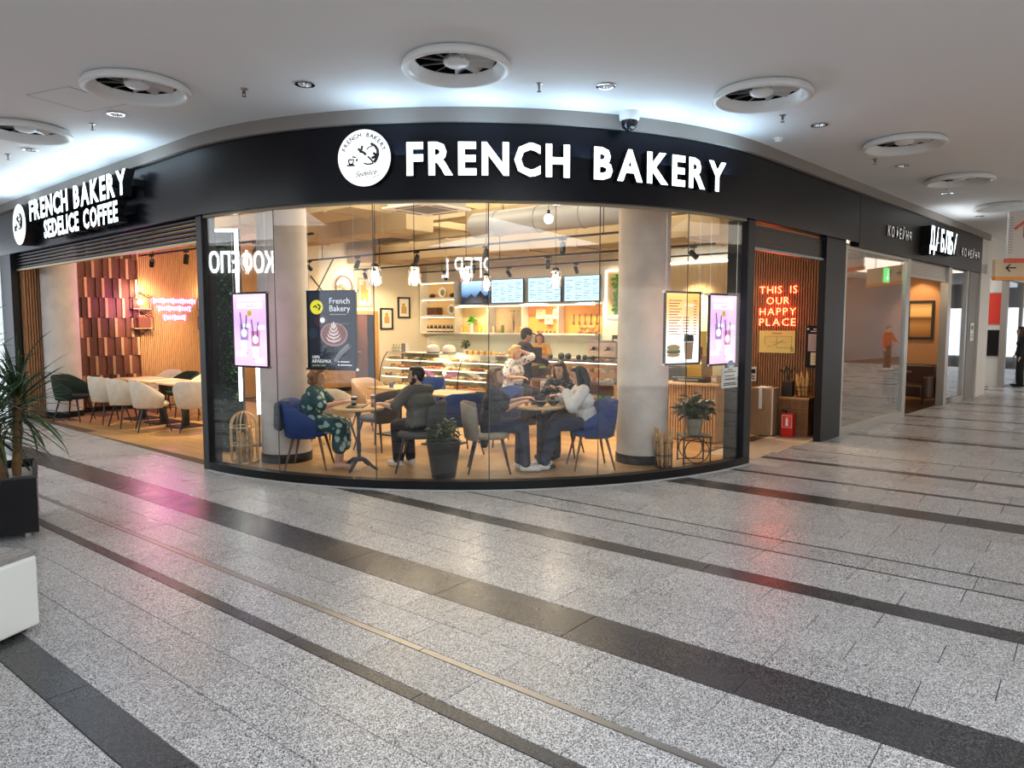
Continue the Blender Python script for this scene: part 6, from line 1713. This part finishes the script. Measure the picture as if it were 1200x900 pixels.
# ================================================================ entrance niche
RN = glow('red_neon', (1.0,.075,.03), 15.0)
t = thing('red_neon_sign', 'glowing red neon reading THIS IS OUR HAPPY PLACE on slatted wood', 'neon sign', (11.875,4.05,1.72))
def neon_text(s, z, w, h):
    ws = []
    for ch in s:
        if ch == ' ': ws.append(.4); continue
        xs = [v.co.x for v in text_me(ch, 1.0, -.012).vertices]; ws.append(max(xs)-min(xs))
    tot = sum(ws)+.20*(len(s)-1); size = h/.73; sx = w/(tot*size); pos = 0
    for ch, wd in zip(s, ws):
        mid = (pos+wd/2)*size*sx; pos += wd+.20
        if ch == ' ': continue
        me = text_me(ch, 1.0, -.012, .012); xs = [v.co.x for v in me.vertices]; xm = (min(xs)+max(xs))/2
        m = M(); m.mesh(me, frame4((0,0,0),(0,-1,0),(0,0,1),(-1,0,0)) @ Matrix.Diagonal((size*sx,size,size,1)) @ Matrix.Translation((-xm,0,0)))
        m.done('letter', RN, t, loc=(-.012, w/2-mid, z))
for s, z, w in (('THIS IS',.52,.60),('OUR',.345,.36),('HAPPY',.17,.58),('PLACE',.0,.58)): neon_text(s, z, w, .125)
for z in (.55,.04): M().boxb(-.004,.014,-.30,.30,z,z+.008).done('mount_rail', mat('rail_clear', (.5,.3,.2), .4), t)
lamp('neon_glow', 'POINT', (11.65,4.05,2.02), 4, (1.0,.10,.05), None, .3)
t = thing('evacuation_plan', 'yellow plan sheet under the red neon', 'plan', (11.888,4.05,1.28))
M().boxb(-.015,.0,-.29,.29,0,.36).done('sheet', mat('plan_yellow', (.80,.68,.22), .6), t)
m = M(); m.boxb(-.018,-.015,-.08,.08,.31,.325); 
for a0,a1,b0,b1 in ((-.24,-.235,.08,.27),(-.24,.20,.265,.27),(.195,.2,.12,.27),(.0,.005,.08,.27),(-.24,.0,.08,.085),(-.15,.1,.17,.175)): m.boxb(-.018,-.015,a0,a1,b0,b1)
for k in range(4): m.boxb(-.018,-.015,-.27,-.22,.03+.02*k,.04+.02*k)
m.path([(-.017,.15,.1),(-.017,.05,.12),(-.017,-.1,.20)],.005,4); m.done('print', mat('plan_ink', (.30,.22,.08), .6), t)
t = thing('notice_board', 'black board with two pinned papers next to the yellow plan', 'board', (11.888,3.43,1.06))
M().boxb(-.02,0,-.16,.16,0,.66).done('board', BLACK, t)
M().boxb(-.025,-.02,-.115,.125,.26,.53).done('paper', mat('paper_mauve', (.50,.40,.44), .6), t); M().boxb(-.025,-.02,-.08,.08,.04,.24).done('paper', mat('paper_cream', (.75,.68,.52), .6), t)
m = M(); m.boxb(-.026,-.02,-.05,.05,.60,.615); m.boxb(-.026,-.02,-.09,.09,.565,.58)
m.done('heading', WHITE, t)
m = M()
for k in range(6): m.boxb(-.028,-.025,-.08,.09,.30+.035*k,.308+.035*k)
for k in range(3): m.boxb(-.028,-.025,-.05,.05,.09+.04*k,.098+.04*k)
m.done('print', mat('print_grey'), t)
for y in (-.13,.13): M().tube((-.03,y,.61),(-.02,y,.61),.018,n=10).done('pin', mat('pin_cream', (.8,.75,.65), .5), t)
t = thing('intercom', 'pale door panel with dark display beside the entrance post', 'panel', (11.888,4.42,.80))
M().boxb(-.02,0,-.05,.05,0,.24).done('case', mat('panel_pale', (.6,.58,.54), .5), t); M().boxb(-.023,-.02,-.035,.035,.13,.20).done('display', BLACK, t)
for i in range(2):
    for j in range(2): M().boxb(-.023,-.02,-.025+.03*i,-.005+.03*i,.03+.04*j,.055+.04*j).done('button', BLK, t)
t = thing('podium', 'tall brown wooden box with a white cloth strip at the entrance', 'box', (11.37,4.04,.009))
M().boxb(-.17,.17,-.18,.18,0,.74).done('body', wood('podium_wood', (.34,.21,.11), (.45,.29,.16), (8,8,1), .5), t, bevel=.006)
M().boxb(-.172,-.165,-.19,-.17,.02,.745).done('light_edge', mat('edge_pale', (.75,.70,.62), .5), t)
m = M(); m.boxb(-.19,.05,-.10,.08,.74,.755); m.boxb(-.19,-.175,-.02,.03,.42,.745); m.done('cloth', WHITE, t, bevel=.004)
t = thing('slatted_box', 'low box clad in thin horizontal slats under the baguettes', 'box', (11.66,3.62,.009))
M().boxb(-.19,.19,-.21,.21,0,.58).done('body', DARKB, t)
src = None
for k in range(19):
    if src is None: src = M().boxb(-.205,.20,-.225,.22,-.011,.011).done('slat', REDW, t, loc=(0,0,.018+.03*k))
    else: inst('slat', src, t, (0,0,.018+.03*k))
M().boxb(-.21,.205,-.23,.225,.575,.60).done('lid', OAKS, t)
t = thing('fire_box', 'red fire extinguisher stand with white symbol on the floor by the slatted box', 'extinguisher', (11.36,3.66,.009))
FR = mat('fire_red', (.62,.012,.012), .35)
M().boxb(-.07,.07,-.09,.09,0,.36).done('case', FR, t, bevel=.008)
M().boxb(-.073,-.07,-.075,.075,.15,.33).done('sign_plate', mat('fire_red_light', (.80,.06,.05), .4), t)
m = M(); m.boxb(-.077,-.073,-.02,.02,.17,.27); m.boxb(-.077,-.073,-.012,.012,.27,.30); m.done('symbol', WHITE, t)
m = M(); 
for a0,a1,b0,b1 in ((-.078,.078,.145,.15),(-.078,.078,.33,.335),(-.078,-.073,.15,.33),(.073,.078,.15,.33)): m.boxb(-.076,-.072,a0,a1,b0,b1)
m.done('sign_border', WHITE, t)
M().tube((0,.04,.36),(0,.04,.40),.02,n=8).tube((0,.04,.40),(-.05,.09,.41),.010,n=6).done('valve', BLACK, t)
sbt = .609
t = thing('dark_pot', 'dark square pot with sparse sprigs on the slatted box', 'plant', (11.60,3.75,sbt))
M().boxb(-.08,.08,-.075,.075,0,.24).done('pot', BLK, t, bevel=.01)
m = M(); random.seed(3)
for k in range(16):
    a = random.uniform(0,6.28); d = random.uniform(.04,.14); h = random.uniform(.1,.24); p = (d*math.cos(a),d*math.sin(a),.24+h); m.path([(0,0,.24),p],.003,4); m.ell(p,(.016,.016,.022),6,4)
m.done('sprigs', mat('sprig_dark', (.04,.05,.03), .8), t, kind='stuff')
t = thing('wire_basket', 'short black wire basket of baguettes on the slatted box', 'basket', (11.64,3.53,sbt))
for z in (.005,.09,.16): M().path([(sx,sy,z) for sx,sy in ((-.09,-.09),(.09,-.09),(.09,.09),(-.09,.09))], .005, 4, closed=True).done('hoop', IRON, t)
for sx in (-.09,0,.09):
    for sy in (-.09,.09): M().tube((sx,sy,0),(sx,sy,.16),.004,n=5).done('wire', IRON, t)
M().boxb(-.09,.09,-.09,.09,0,.006).done('floor_plate', IRON, t)
for k,(dx,dy,tx,ty,h) in enumerate(((-.045,.045,-.03,.10,.36),(.03,.04,.03,.05,.40),(-.04,-.01,-.05,-.01,.33),(.03,-.03,.04,-.04,.41),(-.03,-.05,-.04,-.07,.36))):
    baguette('baguette in the short basket on the slatted box', (11.64+dx,3.53+dy,sbt+.008), (11.64+tx,3.53+ty,sbt+h), .028, 'baguettes on the slatted box')
# ================================================================ people
def cloth(nm, c, rough=.85, rnd=0): return mat(nm, c, rough, bump=.25, bscale=22, var=.10, vscale=9)
def pattern(nm, base, spots, scale, thr):
    if nm in _mats: return _mats[nm]
    m = bpy.data.materials.new(nm); m.use_nodes = True; _mats[nm] = m
    nt = m.node_tree; b = nt.nodes['Principled BSDF']; b.inputs['Roughness'].default_value = .8
    tc = nt.nodes.new('ShaderNodeTexCoord'); nz = nt.nodes.new('ShaderNodeTexNoise'); nz.inputs['Scale'].default_value = scale*.7; nz.inputs['Detail'].default_value = 2
    mx = nt.nodes.new('ShaderNodeVectorMath'); mx.operation = 'MULTIPLY_ADD'; mx.inputs[1].default_value = (.10,.10,.10)
    nt.links.new(tc.outputs['Object'], nz.inputs['Vector']); nt.links.new(nz.outputs['Color'], mx.inputs[0]); nt.links.new(tc.outputs['Object'], mx.inputs[2])
    vo = nt.nodes.new('ShaderNodeTexVoronoi'); vo.inputs['Scale'].default_value = scale
    nt.links.new(mx.outputs[0], vo.inputs['Vector'])
    cr = nt.nodes.new('ShaderNodeValToRGB'); e = cr.color_ramp.elements
    e[0].position = thr; e[0].color = (*spots, 1); e[1].position = thr+.06; e[1].color = (*base, 1)
    nt.links.new(vo.outputs['Distance'], cr.inputs[0]); nt.links.new(cr.outputs[0], b.inputs['Base Color'])
    return m
SKIN = mat('skin_fair', (.66,.38,.26), .5, var=.05, vscale=10); SKIN2 = mat('skin_tan', (.50,.27,.17), .5, var=.05, vscale=10)
EYEM = mat('eye_dark', (.03,.02,.018), .2); LIP = mat('lips', (.50,.14,.12), .5)
def hair_mat(nm, c):
    return mat(nm, c, .45, var=.35, vscale=45)
def limb_ik(s, h, l1, l2, pole):
    s = Vector(s); h = Vector(h); d = h-s; L = min(d.length, (l1+l2)*.995); d.normalize(); h = s+d*L
    a = (l1*l1-l2*l2+L*L)/(2*L); r = math.sqrt(max(l1*l1-a*a, 0)); p = Vector(pole); p = (p-d*p.dot(d)).normalized()
    return s+d*a+p*r, h
def remesh(o, v, it=2, fac=.5):
    r = o.modifiers.new('skin_over', 'REMESH'); r.mode = 'VOXEL'; r.voxel_size = v; r.use_smooth_shade = True
    s = o.modifiers.new('soften', 'SMOOTH'); s.factor = fac; s.iterations = it
    return o
def hand(m, w, d, n, curl=.5):
    d = Vector(d).normalized(); n = Vector(n); n = (n-d*n.dot(d)).normalized(); x = d.cross(n)
    Rm = Matrix((x, d, n)).transposed()
    m.ell(Vector(w)+d*.048, (.043,.052,.019), 12, 8, R=Rm)
    for k, (off, ln) in enumerate(((-.033,.062),(-.011,.074),(.011,.070),(.033,.056))):
        b = Vector(w)+d*.088+x*off; e1 = b+(d*math.cos(curl*.5)+n*math.sin(curl*.5))*ln*.55; e2 = e1+(d*math.cos(curl*1.5)+n*math.sin(curl*1.5))*ln*.5
        m.cap(b-d*.015, e1, .0088, .0082, 7); m.cap(e1, e2, .0082, .0072, 7)
    sd = x if curl >= 0 else -x
    b = Vector(w)+d*.025+sd*.030; e1 = b+(d*.6+sd*.6+n*.3).normalized()*.038; m.cap(b, e1, .011, .010, 7); m.cap(e1, e1+(d*.85+sd*.15+n*.35).normalized()*.030, .010, .008, 7)
def person(lab, loc, face, sc=.9, hip=.62, lean=.12, side=0.0, head=(0,0), hands=((-.14,.40,.90),(.14,.40,.90)), legs=None, fat=1.0, skin=None, top=None, sleeve='long', dress=None,
           bottom=None, shoes=None, hair='short', hairm=None, seated=True, hem=0.0, cap=None, beard=None, cat='person', pole=None, handn=None):
    skin = skin or SKIN
    t = thing('person', lab, cat, loc, facing(*face)); t.scale = (sc, sc, sc)
    H = Vector((0,0,hip)); u = Vector((math.sin(side), math.sin(lean)*math.cos(side), math.cos(lean)*math.cos(side))); x = Vector((1,0,0))
    fw = Vector((0, math.cos(lean), -math.sin(lean)))
    S = H+u*.43; N = H+u*.475
    Hc = N+Vector((side*.1, .035, .145))
    yaw, pit = head
    Rh = Matrix.Rotation(yaw, 3, 'Z') @ Matrix.Rotation(pit, 3, 'X')
    hp = lambda a, b, c: Hc + Rh @ Vector((a, b, c))
    if legs is None:
        legs = (((-.10,.42,hip-.05),(-.10,.38,.09)), ((.10,.42,hip-.05),(.10,.38,.09))) if seated else (((-.085,.02,.50),(-.09,.0,.085)), ((.085,.03,.50),(.10,.02,.085)))
    m = M()
    # trunk, neck
    m.cap(H-x*.07, H+x*.07, .12*fat); m.cap(H+u*.12-x*.05, H+u*.12+x*.05, .108*fat, None); m.cap(H+u*.28-x*.075, H+u*.28+x*.075, .112*fat); m.cap(S-x*.13, S+x*.13, .062)
    m.cap(N-u*.04, N+(Hc-N)*.55, .056, .050)
    # legs, feet
    for (kn, an), s in zip(legs, (-1, 1)):
        h0 = H+x*(s*.085); kn = Vector(kn); an = Vector(an)
        m.cap(h0, kn, .088*fat, .060, 12); m.cap(kn, an, .058, .036, 12); m.cap(kn+(an-kn)*.2+Vector((0,-.015,0)), kn+(an-kn)*.5+Vector((0,-.01,0)), .056, .046, 10)
        toe = an+Vector((s*.02,.16,-.045)); m.cap(an+Vector((0,-.035,-.045)), toe, .036, .030, 10)
    arms = []
    for hd, s in zip(hands, (-1, 1)):
        sh = S+x*(s*.165)
        pl = pole[0 if s < 0 else 1] if pole else (s*.7, -.25, -.8)
        el, wr = limb_ik(sh, hd, .27, .245, pl); arms.append((sh, el, wr, s))
        m.cap(sh, el, .050*(.6+.4*fat), .040, 10); m.cap(el, wr, .041, .027, 10)
        nrm = (handn[0 if s < 0 else 1] if handn else (0, .1, -1))
        hand(m, wr, (wr-el).normalized()*.7+Vector((0,.3,0)), nrm, .7)
    # head: skull, jaw, nose, ears
    m.ell(hp(0,-.005,.012), (.074,.094,.104), 18, 14, R=Rh); m.ell(hp(0,.028,-.055), (.054,.062,.062), 14, 10, R=Rh); m.cap(hp(0,.085,.012), hp(0,.103,-.020), .010, .014, 8)
    m.ell(hp(0,.078,-.045), (.026,.016,.013), 10, 6, R=Rh); m.ell(hp(0,.078,-.085), (.022,.018,.016), 10, 6, R=Rh)
    for s in (-1, 1): m.ell(hp(s*.074,-.008,-.010), (.011,.020,.031), 8, 6, R=Rh)
    remesh(m.done('body', skin, t, smooth=180), .0070, 2)
    e = M(); [e.ell(hp(s*.030,.0815,.012), (.013,.009,.0075), 10, 6, R=Rh) for s in (-1,1)]; e.done('eyes', EYEM, t, smooth=180)
    e = M(); e.ell(hp(0,.091,-.050), (.021,.007,.007), 10, 6, R=Rh); e.done('lips', LIP, t, smooth=180)
    e = M(); [e.cap(hp(s*.016,.088,.034), hp(s*.046,.076,.036), .0045, .003, 6) for s in (-1,1)]; e.done('eyebrows', hairm or EYEM, t, smooth=180)
    # clothes
    if top:
        m = M(); g = .016
        m.cap(H+u*.02-x*.07, H+u*.02+x*.07, .12*fat+g); m.cap(H+u*.13-x*.055, H+u*.13+x*.055, .110*fat+g*1.3); m.cap(H+u*.28-x*.078, H+u*.28+x*.078, .113*fat+g); m.cap(S-x*.135, S+x*.135, .064+g); m.cap(N-u*.05, N-u*.01, .066, .062)
        if hem:
            for s in (-1, 1): m.cap(H+x*(s*.12)+Vector((0,-.05,0)), H+x*(s*.15)+Vector((0,-.07,-hem)), .07, .05)
        for sh, el, wr, s in arms:
            if sleeve == 'long': m.cap(sh, el, .066*(.6+.4*fat), .060, 10); m.cap(el, wr+(el-wr)*.06, .060, .044, 10)
            elif sleeve == 'wide': m.cap(sh, el, .070, .078, 10); m.cap(el, wr+(el-wr)*.10, .078, .066, 10)
            else: m.cap(sh, el+(sh-el)*.12, .068*(.6+.4*fat), .072*(.6+.4*fat), 10)
        remesh(m.done('top', top, t, smooth=180), .011, 2)
    if dress:
        m = M()
        for (kn, an), s in zip(legs, (-1, 1)):
            kn = Vector(kn); an = Vector(an); m.cap(H+x*(s*.085), kn+x*(s*.02), .125*fat, .098, 12); m.cap(kn+x*(s*.02), kn+(an-kn)*.55+Vector((s*.03,.02,0)), .098, .105, 12)
        ka, kb = Vector(legs[0][0]), Vector(legs[1][0]); an = Vector(legs[0][1])
        m.cap(ka, kb, .095); m.cap(ka+(an-ka)*.5, kb+(Vector(legs[1][1])-kb)*.5, .09); m.cap(H+Vector((0,.15,0)), (ka+kb)/2, .11, .09)
        remesh(m.done('skirt', dress, t, smooth=180), .012, 3)
    if bottom:
        m = M(); m.cap(H-x*.072-u*.01, H+x*.072-u*.01, .118*fat+.012)
        for (kn, an), s in zip(legs, (-1, 1)):
            kn = Vector(kn); an = Vector(an); m.cap(H+x*(s*.088), kn, .100*fat, .078, 12); m.cap(kn, an+(kn-an)*.05, .076, .068, 12)
        remesh(m.done('trousers', bottom, t, smooth=180), .012, 2)
    if shoes:
        m = M()
        for (kn, an), s in zip(legs, (-1, 1)):
            an = Vector(an); m.cap(an+Vector((0,-.04,-.040)), an+Vector((s*.02,.165,-.048)), .043, .036, 10); m.cap(an+Vector((0,-.02,-.02)), an, .042, .040, 10)
        remesh(m.done('shoes', shoes, t, smooth=180), .008, 1)
    if hairm:
        m = M()
        m.ell(hp(0,-.024,.026), (.084,.092,.100), 18, 12, R=Rh)
        if hair == 'short':
            m.ell(hp(0,.035,.088), (.062,.050,.032), 12, 8, R=Rh); m.ell(hp(0,-.055,-.03), (.066,.045,.06), 12, 8, R=Rh)
            for s in (-1,1): m.ell(hp(s*.070,.012,.03), (.012,.03,.045), 8, 6, R=Rh)
        else:
            m.ell(hp(0,.020,.085), (.074,.060,.035), 12, 8, R=Rh)
            if hair == 'bob':
                for s in (-1,1): m.cap(hp(s*.072,-.01,.05), hp(s*.078,-.005,-.075), .028, .030)
                m.cap(hp(-.05,-.075,.0), hp(.05,-.075,.0), .055); m.cap(hp(-.05,-.075,-.075), hp(.05,-.075,-.075), .045)
            else:
                for s in (-1,1):
                    m.cap(hp(s*.072,.0,.05), hp(s*.080,.01,-.10), .026, .030); m.cap(hp(s*.080,.01,-.10), hp(s*.085,.0,-.10)+Vector((0,-.02,-.16)), .034, .026)
                m.cap(hp(0,-.06,.02), hp(0,-.075,-.10), .075, .075); m.cap(hp(-.04,-.075,-.10), hp(-.05,-.08,-.10)+Vector((0,-.03,-.18)), .055, .035); m.cap(hp(.04,-.075,-.10), hp(.05,-.08,-.10)+Vector((0,-.03,-.18)), .055, .035)
        if beard: m.ell(hp(0,.045,-.088), (.048,.045,.035), 12, 8, R=Rh); [m.ell(hp(s*.055,.02,-.055), (.016,.035,.045), 8, 6, R=Rh) for s in (-1,1)]
        remesh(m.done('hair', hairm, t, smooth=180), .007, 1)
    if cap:
        m = M(); m.ell(hp(0,-.012,.045), (.090,.105,.088), 18, 12, R=Rh); m.done('cap', cap, t, smooth=180)
        m = M(); m.ell(hp(0,.115,.048), (.070,.075,.010), 16, 6, R=Rh @ Matrix.Rotation(-.15, 3, 'X')); m.done('cap_peak', cap, t, smooth=180)
    return t
HB = hair_mat('hair_light_brown', (.30,.15,.06)); HK = hair_mat('hair_black', (.012,.010,.011)); HD = hair_mat('hair_dark_blond', (.22,.12,.055)); HY = hair_mat('hair_blond', (.68,.42,.13)); HN = hair_mat('hair_dark_brown', (.045,.018,.012))
NAVY = cloth('navy_denim', (.018,.026,.055)); BLKC = cloth('black_cloth', (.012,.012,.014)); GREYC = cloth('olive_grey_shirt', (.105,.10,.082)); WHTC = cloth('white_knit', (.74,.72,.68)); SHW2 = mat('shoe_white', (.75,.73,.70), .5)
FLOR = pattern('teal_floral', (.025,.085,.095), (.40,.55,.48), 9.5, .36); LEAFP = pattern('white_leaf_print', (.78,.76,.74), (.12,.13,.17), 15, .30); DKF = pattern('dark_floral', (.014,.014,.018), (.28,.26,.26), 24, .26)
Z0 = FL
person('person in a teal floral dress seated on the blue chair by the round column', (5.24,7.37,Z0), (.63,-.77), .9, .62, .16, 0, (0,-.12), ((-.10,.43,.90),(.13,.45,.90)), fat=1.22,
       top=FLOR, sleeve='short', dress=FLOR, shoes=None, hair='bob', hairm=HB)
person('person in an olive grey shirt seated back to the glass, face turned aside', (5.97,6.20,Z0), (.12,.99), .93, .60, .05, -.06, (.75,-.05), ((-.40,.30,.86),(-.22,.43,.86)), fat=1.12,
       top=GREYC, sleeve='short', bottom=BLKC, shoes=SHW2, hair='short', hairm=HK, beard=True, skin=SKIN)
person('person in a black jacket and white shoes seated on the taupe chair, forearms on table', (6.45,5.55,Z0), (.68,-.73), .92, .61, .12, 0, (-.45,.10), ((-.06,.45,.93),(.16,.40,.90)), legs=(((-.10,.42,.57),(-.10,.40,.09)),((.10,.43,.57),(.12,.46,.09))),
       top=BLKC, sleeve='short', bottom=NAVY, shoes=SHW2, hair='long', hairm=HD, hem=.24)
person('person in a white sweater seated on the blue chair, leaning over the table', (7.36,4.76,Z0), (-.72,.68), .93, .60, .20, .03, (-.10,-.25), ((-.05,.30,1.00),(.12,.36,.92)), legs=(((-.10,.44,.57),(-.14,.60,.09)),((.10,.44,.56),(.12,.52,.09))),
       top=WHTC, sleeve='wide', bottom=NAVY, shoes=SHW2, hair='long', hairm=HK)
person('person in a black floral top looking at a phone, facing the glass', (7.88,5.50,Z0), (-.95,-.15), .93, .61, .10, 0, (0,-.28), ((-.05,.32,.98),(.06,.34,.98)),
       top=DKF, sleeve='long', bottom=BLKC, shoes=BLKC, hair='long', hairm=HN)
person('person in a white leaf print blouse holding a phone to the ear', (8.95,7.20,Z0), (.10,-.99), .93, .78, .06, 0, (-.15,-.08), ((-.115,.06,1.42),(.18,.25,.98)), legs=(((-.10,.40,.72),(-.10,.36,.30)),((.10,.40,.72),(.10,.36,.30))), fat=1.12,
       top=LEAFP, sleeve='short', bottom=BLKC, shoes=BLKC, hair='bob', hairm=HY, pole=((-.5,.6,-1),(.7,-.25,-.8)), handn=((1,0,0),(0,.1,-1)))
person('person in a black hoodie and black cap standing at the pastry case', (9.85,7.72,Z0), (.70,-.42), 1.0, .93, .10, 0, (0,-.18), ((-.12,.40,1.08),(.14,.42,1.06)), seated=False, fat=1.08,
       top=BLKC, sleeve='long', bottom=NAVY, shoes=BLKC, hair='short', hairm=HK, cap=BLKC, skin=SKIN2)
person('person in a mustard shirt bending over the till between the pastry cases', (12.50,9.28,Z0), (-.9,-.45), .95, .92, .38, 0, (.1,-.25), ((-.10,.45,1.10),(.14,.45,1.10)), seated=False,
       top=cloth('mustard_shirt', (.72,.36,.06)), sleeve='short', bottom=BLKC, shoes=BLKC, hair='bob', hairm=hair_mat('hair_auburn', (.20,.07,.03)))
person('distant person in dark clothes standing in the hall by the far shop glass', (24.5,1.60,.002), (-.2,.9), 1.0, .93, .03, 0, (0,0), ((-.22,.06,.85),(.22,.10,.90)), seated=False, top=BLKC, sleeve='long', bottom=BLKC, shoes=BLKC, hair='long', hairm=HN)
person('person in a red jacket across the hall, mirrored in the cafe glass', (29.6,-3.3,.002), (-.3,.9), 1.0, .93, .03, 0, (0,0), ((-.22,.06,.85),(.20,.30,1.1)), seated=False, top=cloth('red_jacket', (.55,.05,.03)), sleeve='long', bottom=NAVY, shoes=SHW2, hair='short', hairm=HK)
# what they hold or sit on
t = thing('bar_stool', 'black stool under the person in the leaf print blouse', 'stool', (8.95,7.20,Z0))
M().lathe([(.0001,.57),(.17,.57),(.18,.59),(.17,.61),(.0001,.61)], n=24).done('seat', BLKC, t, smooth=50)
for k in range(4):
    a = PI/4+k*PI/2; M().tube((.11*math.cos(a),.11*math.sin(a),.57),(.19*math.cos(a),.19*math.sin(a),0),.012,n=8).done('leg', IRON, t)
M().path([(.165*math.cos(2*PI*k/24),.165*math.sin(2*PI*k/24),.22) for k in range(24)], .009, 6, closed=True).done('foot_ring', IRON, t)
def phone(lab, loc, R):
    t = thing('phone', lab, 'phone', loc)
    M().box((0,0,0),(.072,.009,.148),R=R).done('case', BLK, t, bevel=.003); M().box(R @ Vector((0,-.0055,0)),(.064,.002,.136),R=R).done('screen', mat('phone_screen', (.10,.12,.16), .1), t)
f5 = Matrix.Rotation(facing(-.95,-.15), 3, 'Z')
p = Vector((7.88,5.50,Z0)) + f5 @ (Vector((0,.42,1.00))*.93)
phone('phone in the hands of the person in the black floral top', p, f5 @ Matrix.Rotation(-.9, 3, 'X'))
f6 = Matrix.Rotation(facing(.10,-.99), 3, 'Z')
p = Vector((8.95,7.20,Z0)) + f6 @ (Vector((-.098,.055,1.435))*.93)
phone('phone held to the ear of the person in the leaf print blouse', p, f6 @ Matrix.Rotation(PI/2, 3, 'Z') @ Matrix.Rotation(.35, 3, 'X'))
t = thing('jacket', 'grey jacket hung over the back of the blue chair by the column', 'jacket', (5.045,7.585,Z0), facing(.63,-.77))
m = M(); m.cap((-.17,-.02,.80),(.17,-.02,.80),.034)
for k in range(5): m.cap((-.17+.085*k,-.045,.78),(-.16+.08*k,-.055,.50+.03*(k % 3)),.040,.046)
remesh(m.done('jacket_body', cloth('jacket_grey', (.07,.085,.12)), t, smooth=180), .011, 2)
t = thing('shopping_bag', 'white paper bag on the floor beside the distant dark clothed person', 'bag', (24.3,1.25,.002))
M().boxb(-.16,.16,-.09,.09,0,.36).done('bag_body', WHITE, t); M().path([(-.08,0,.36),(-.06,0,.46),(.06,0,.46),(.08,0,.36)],.006,5).done('handle', WHITE, t)
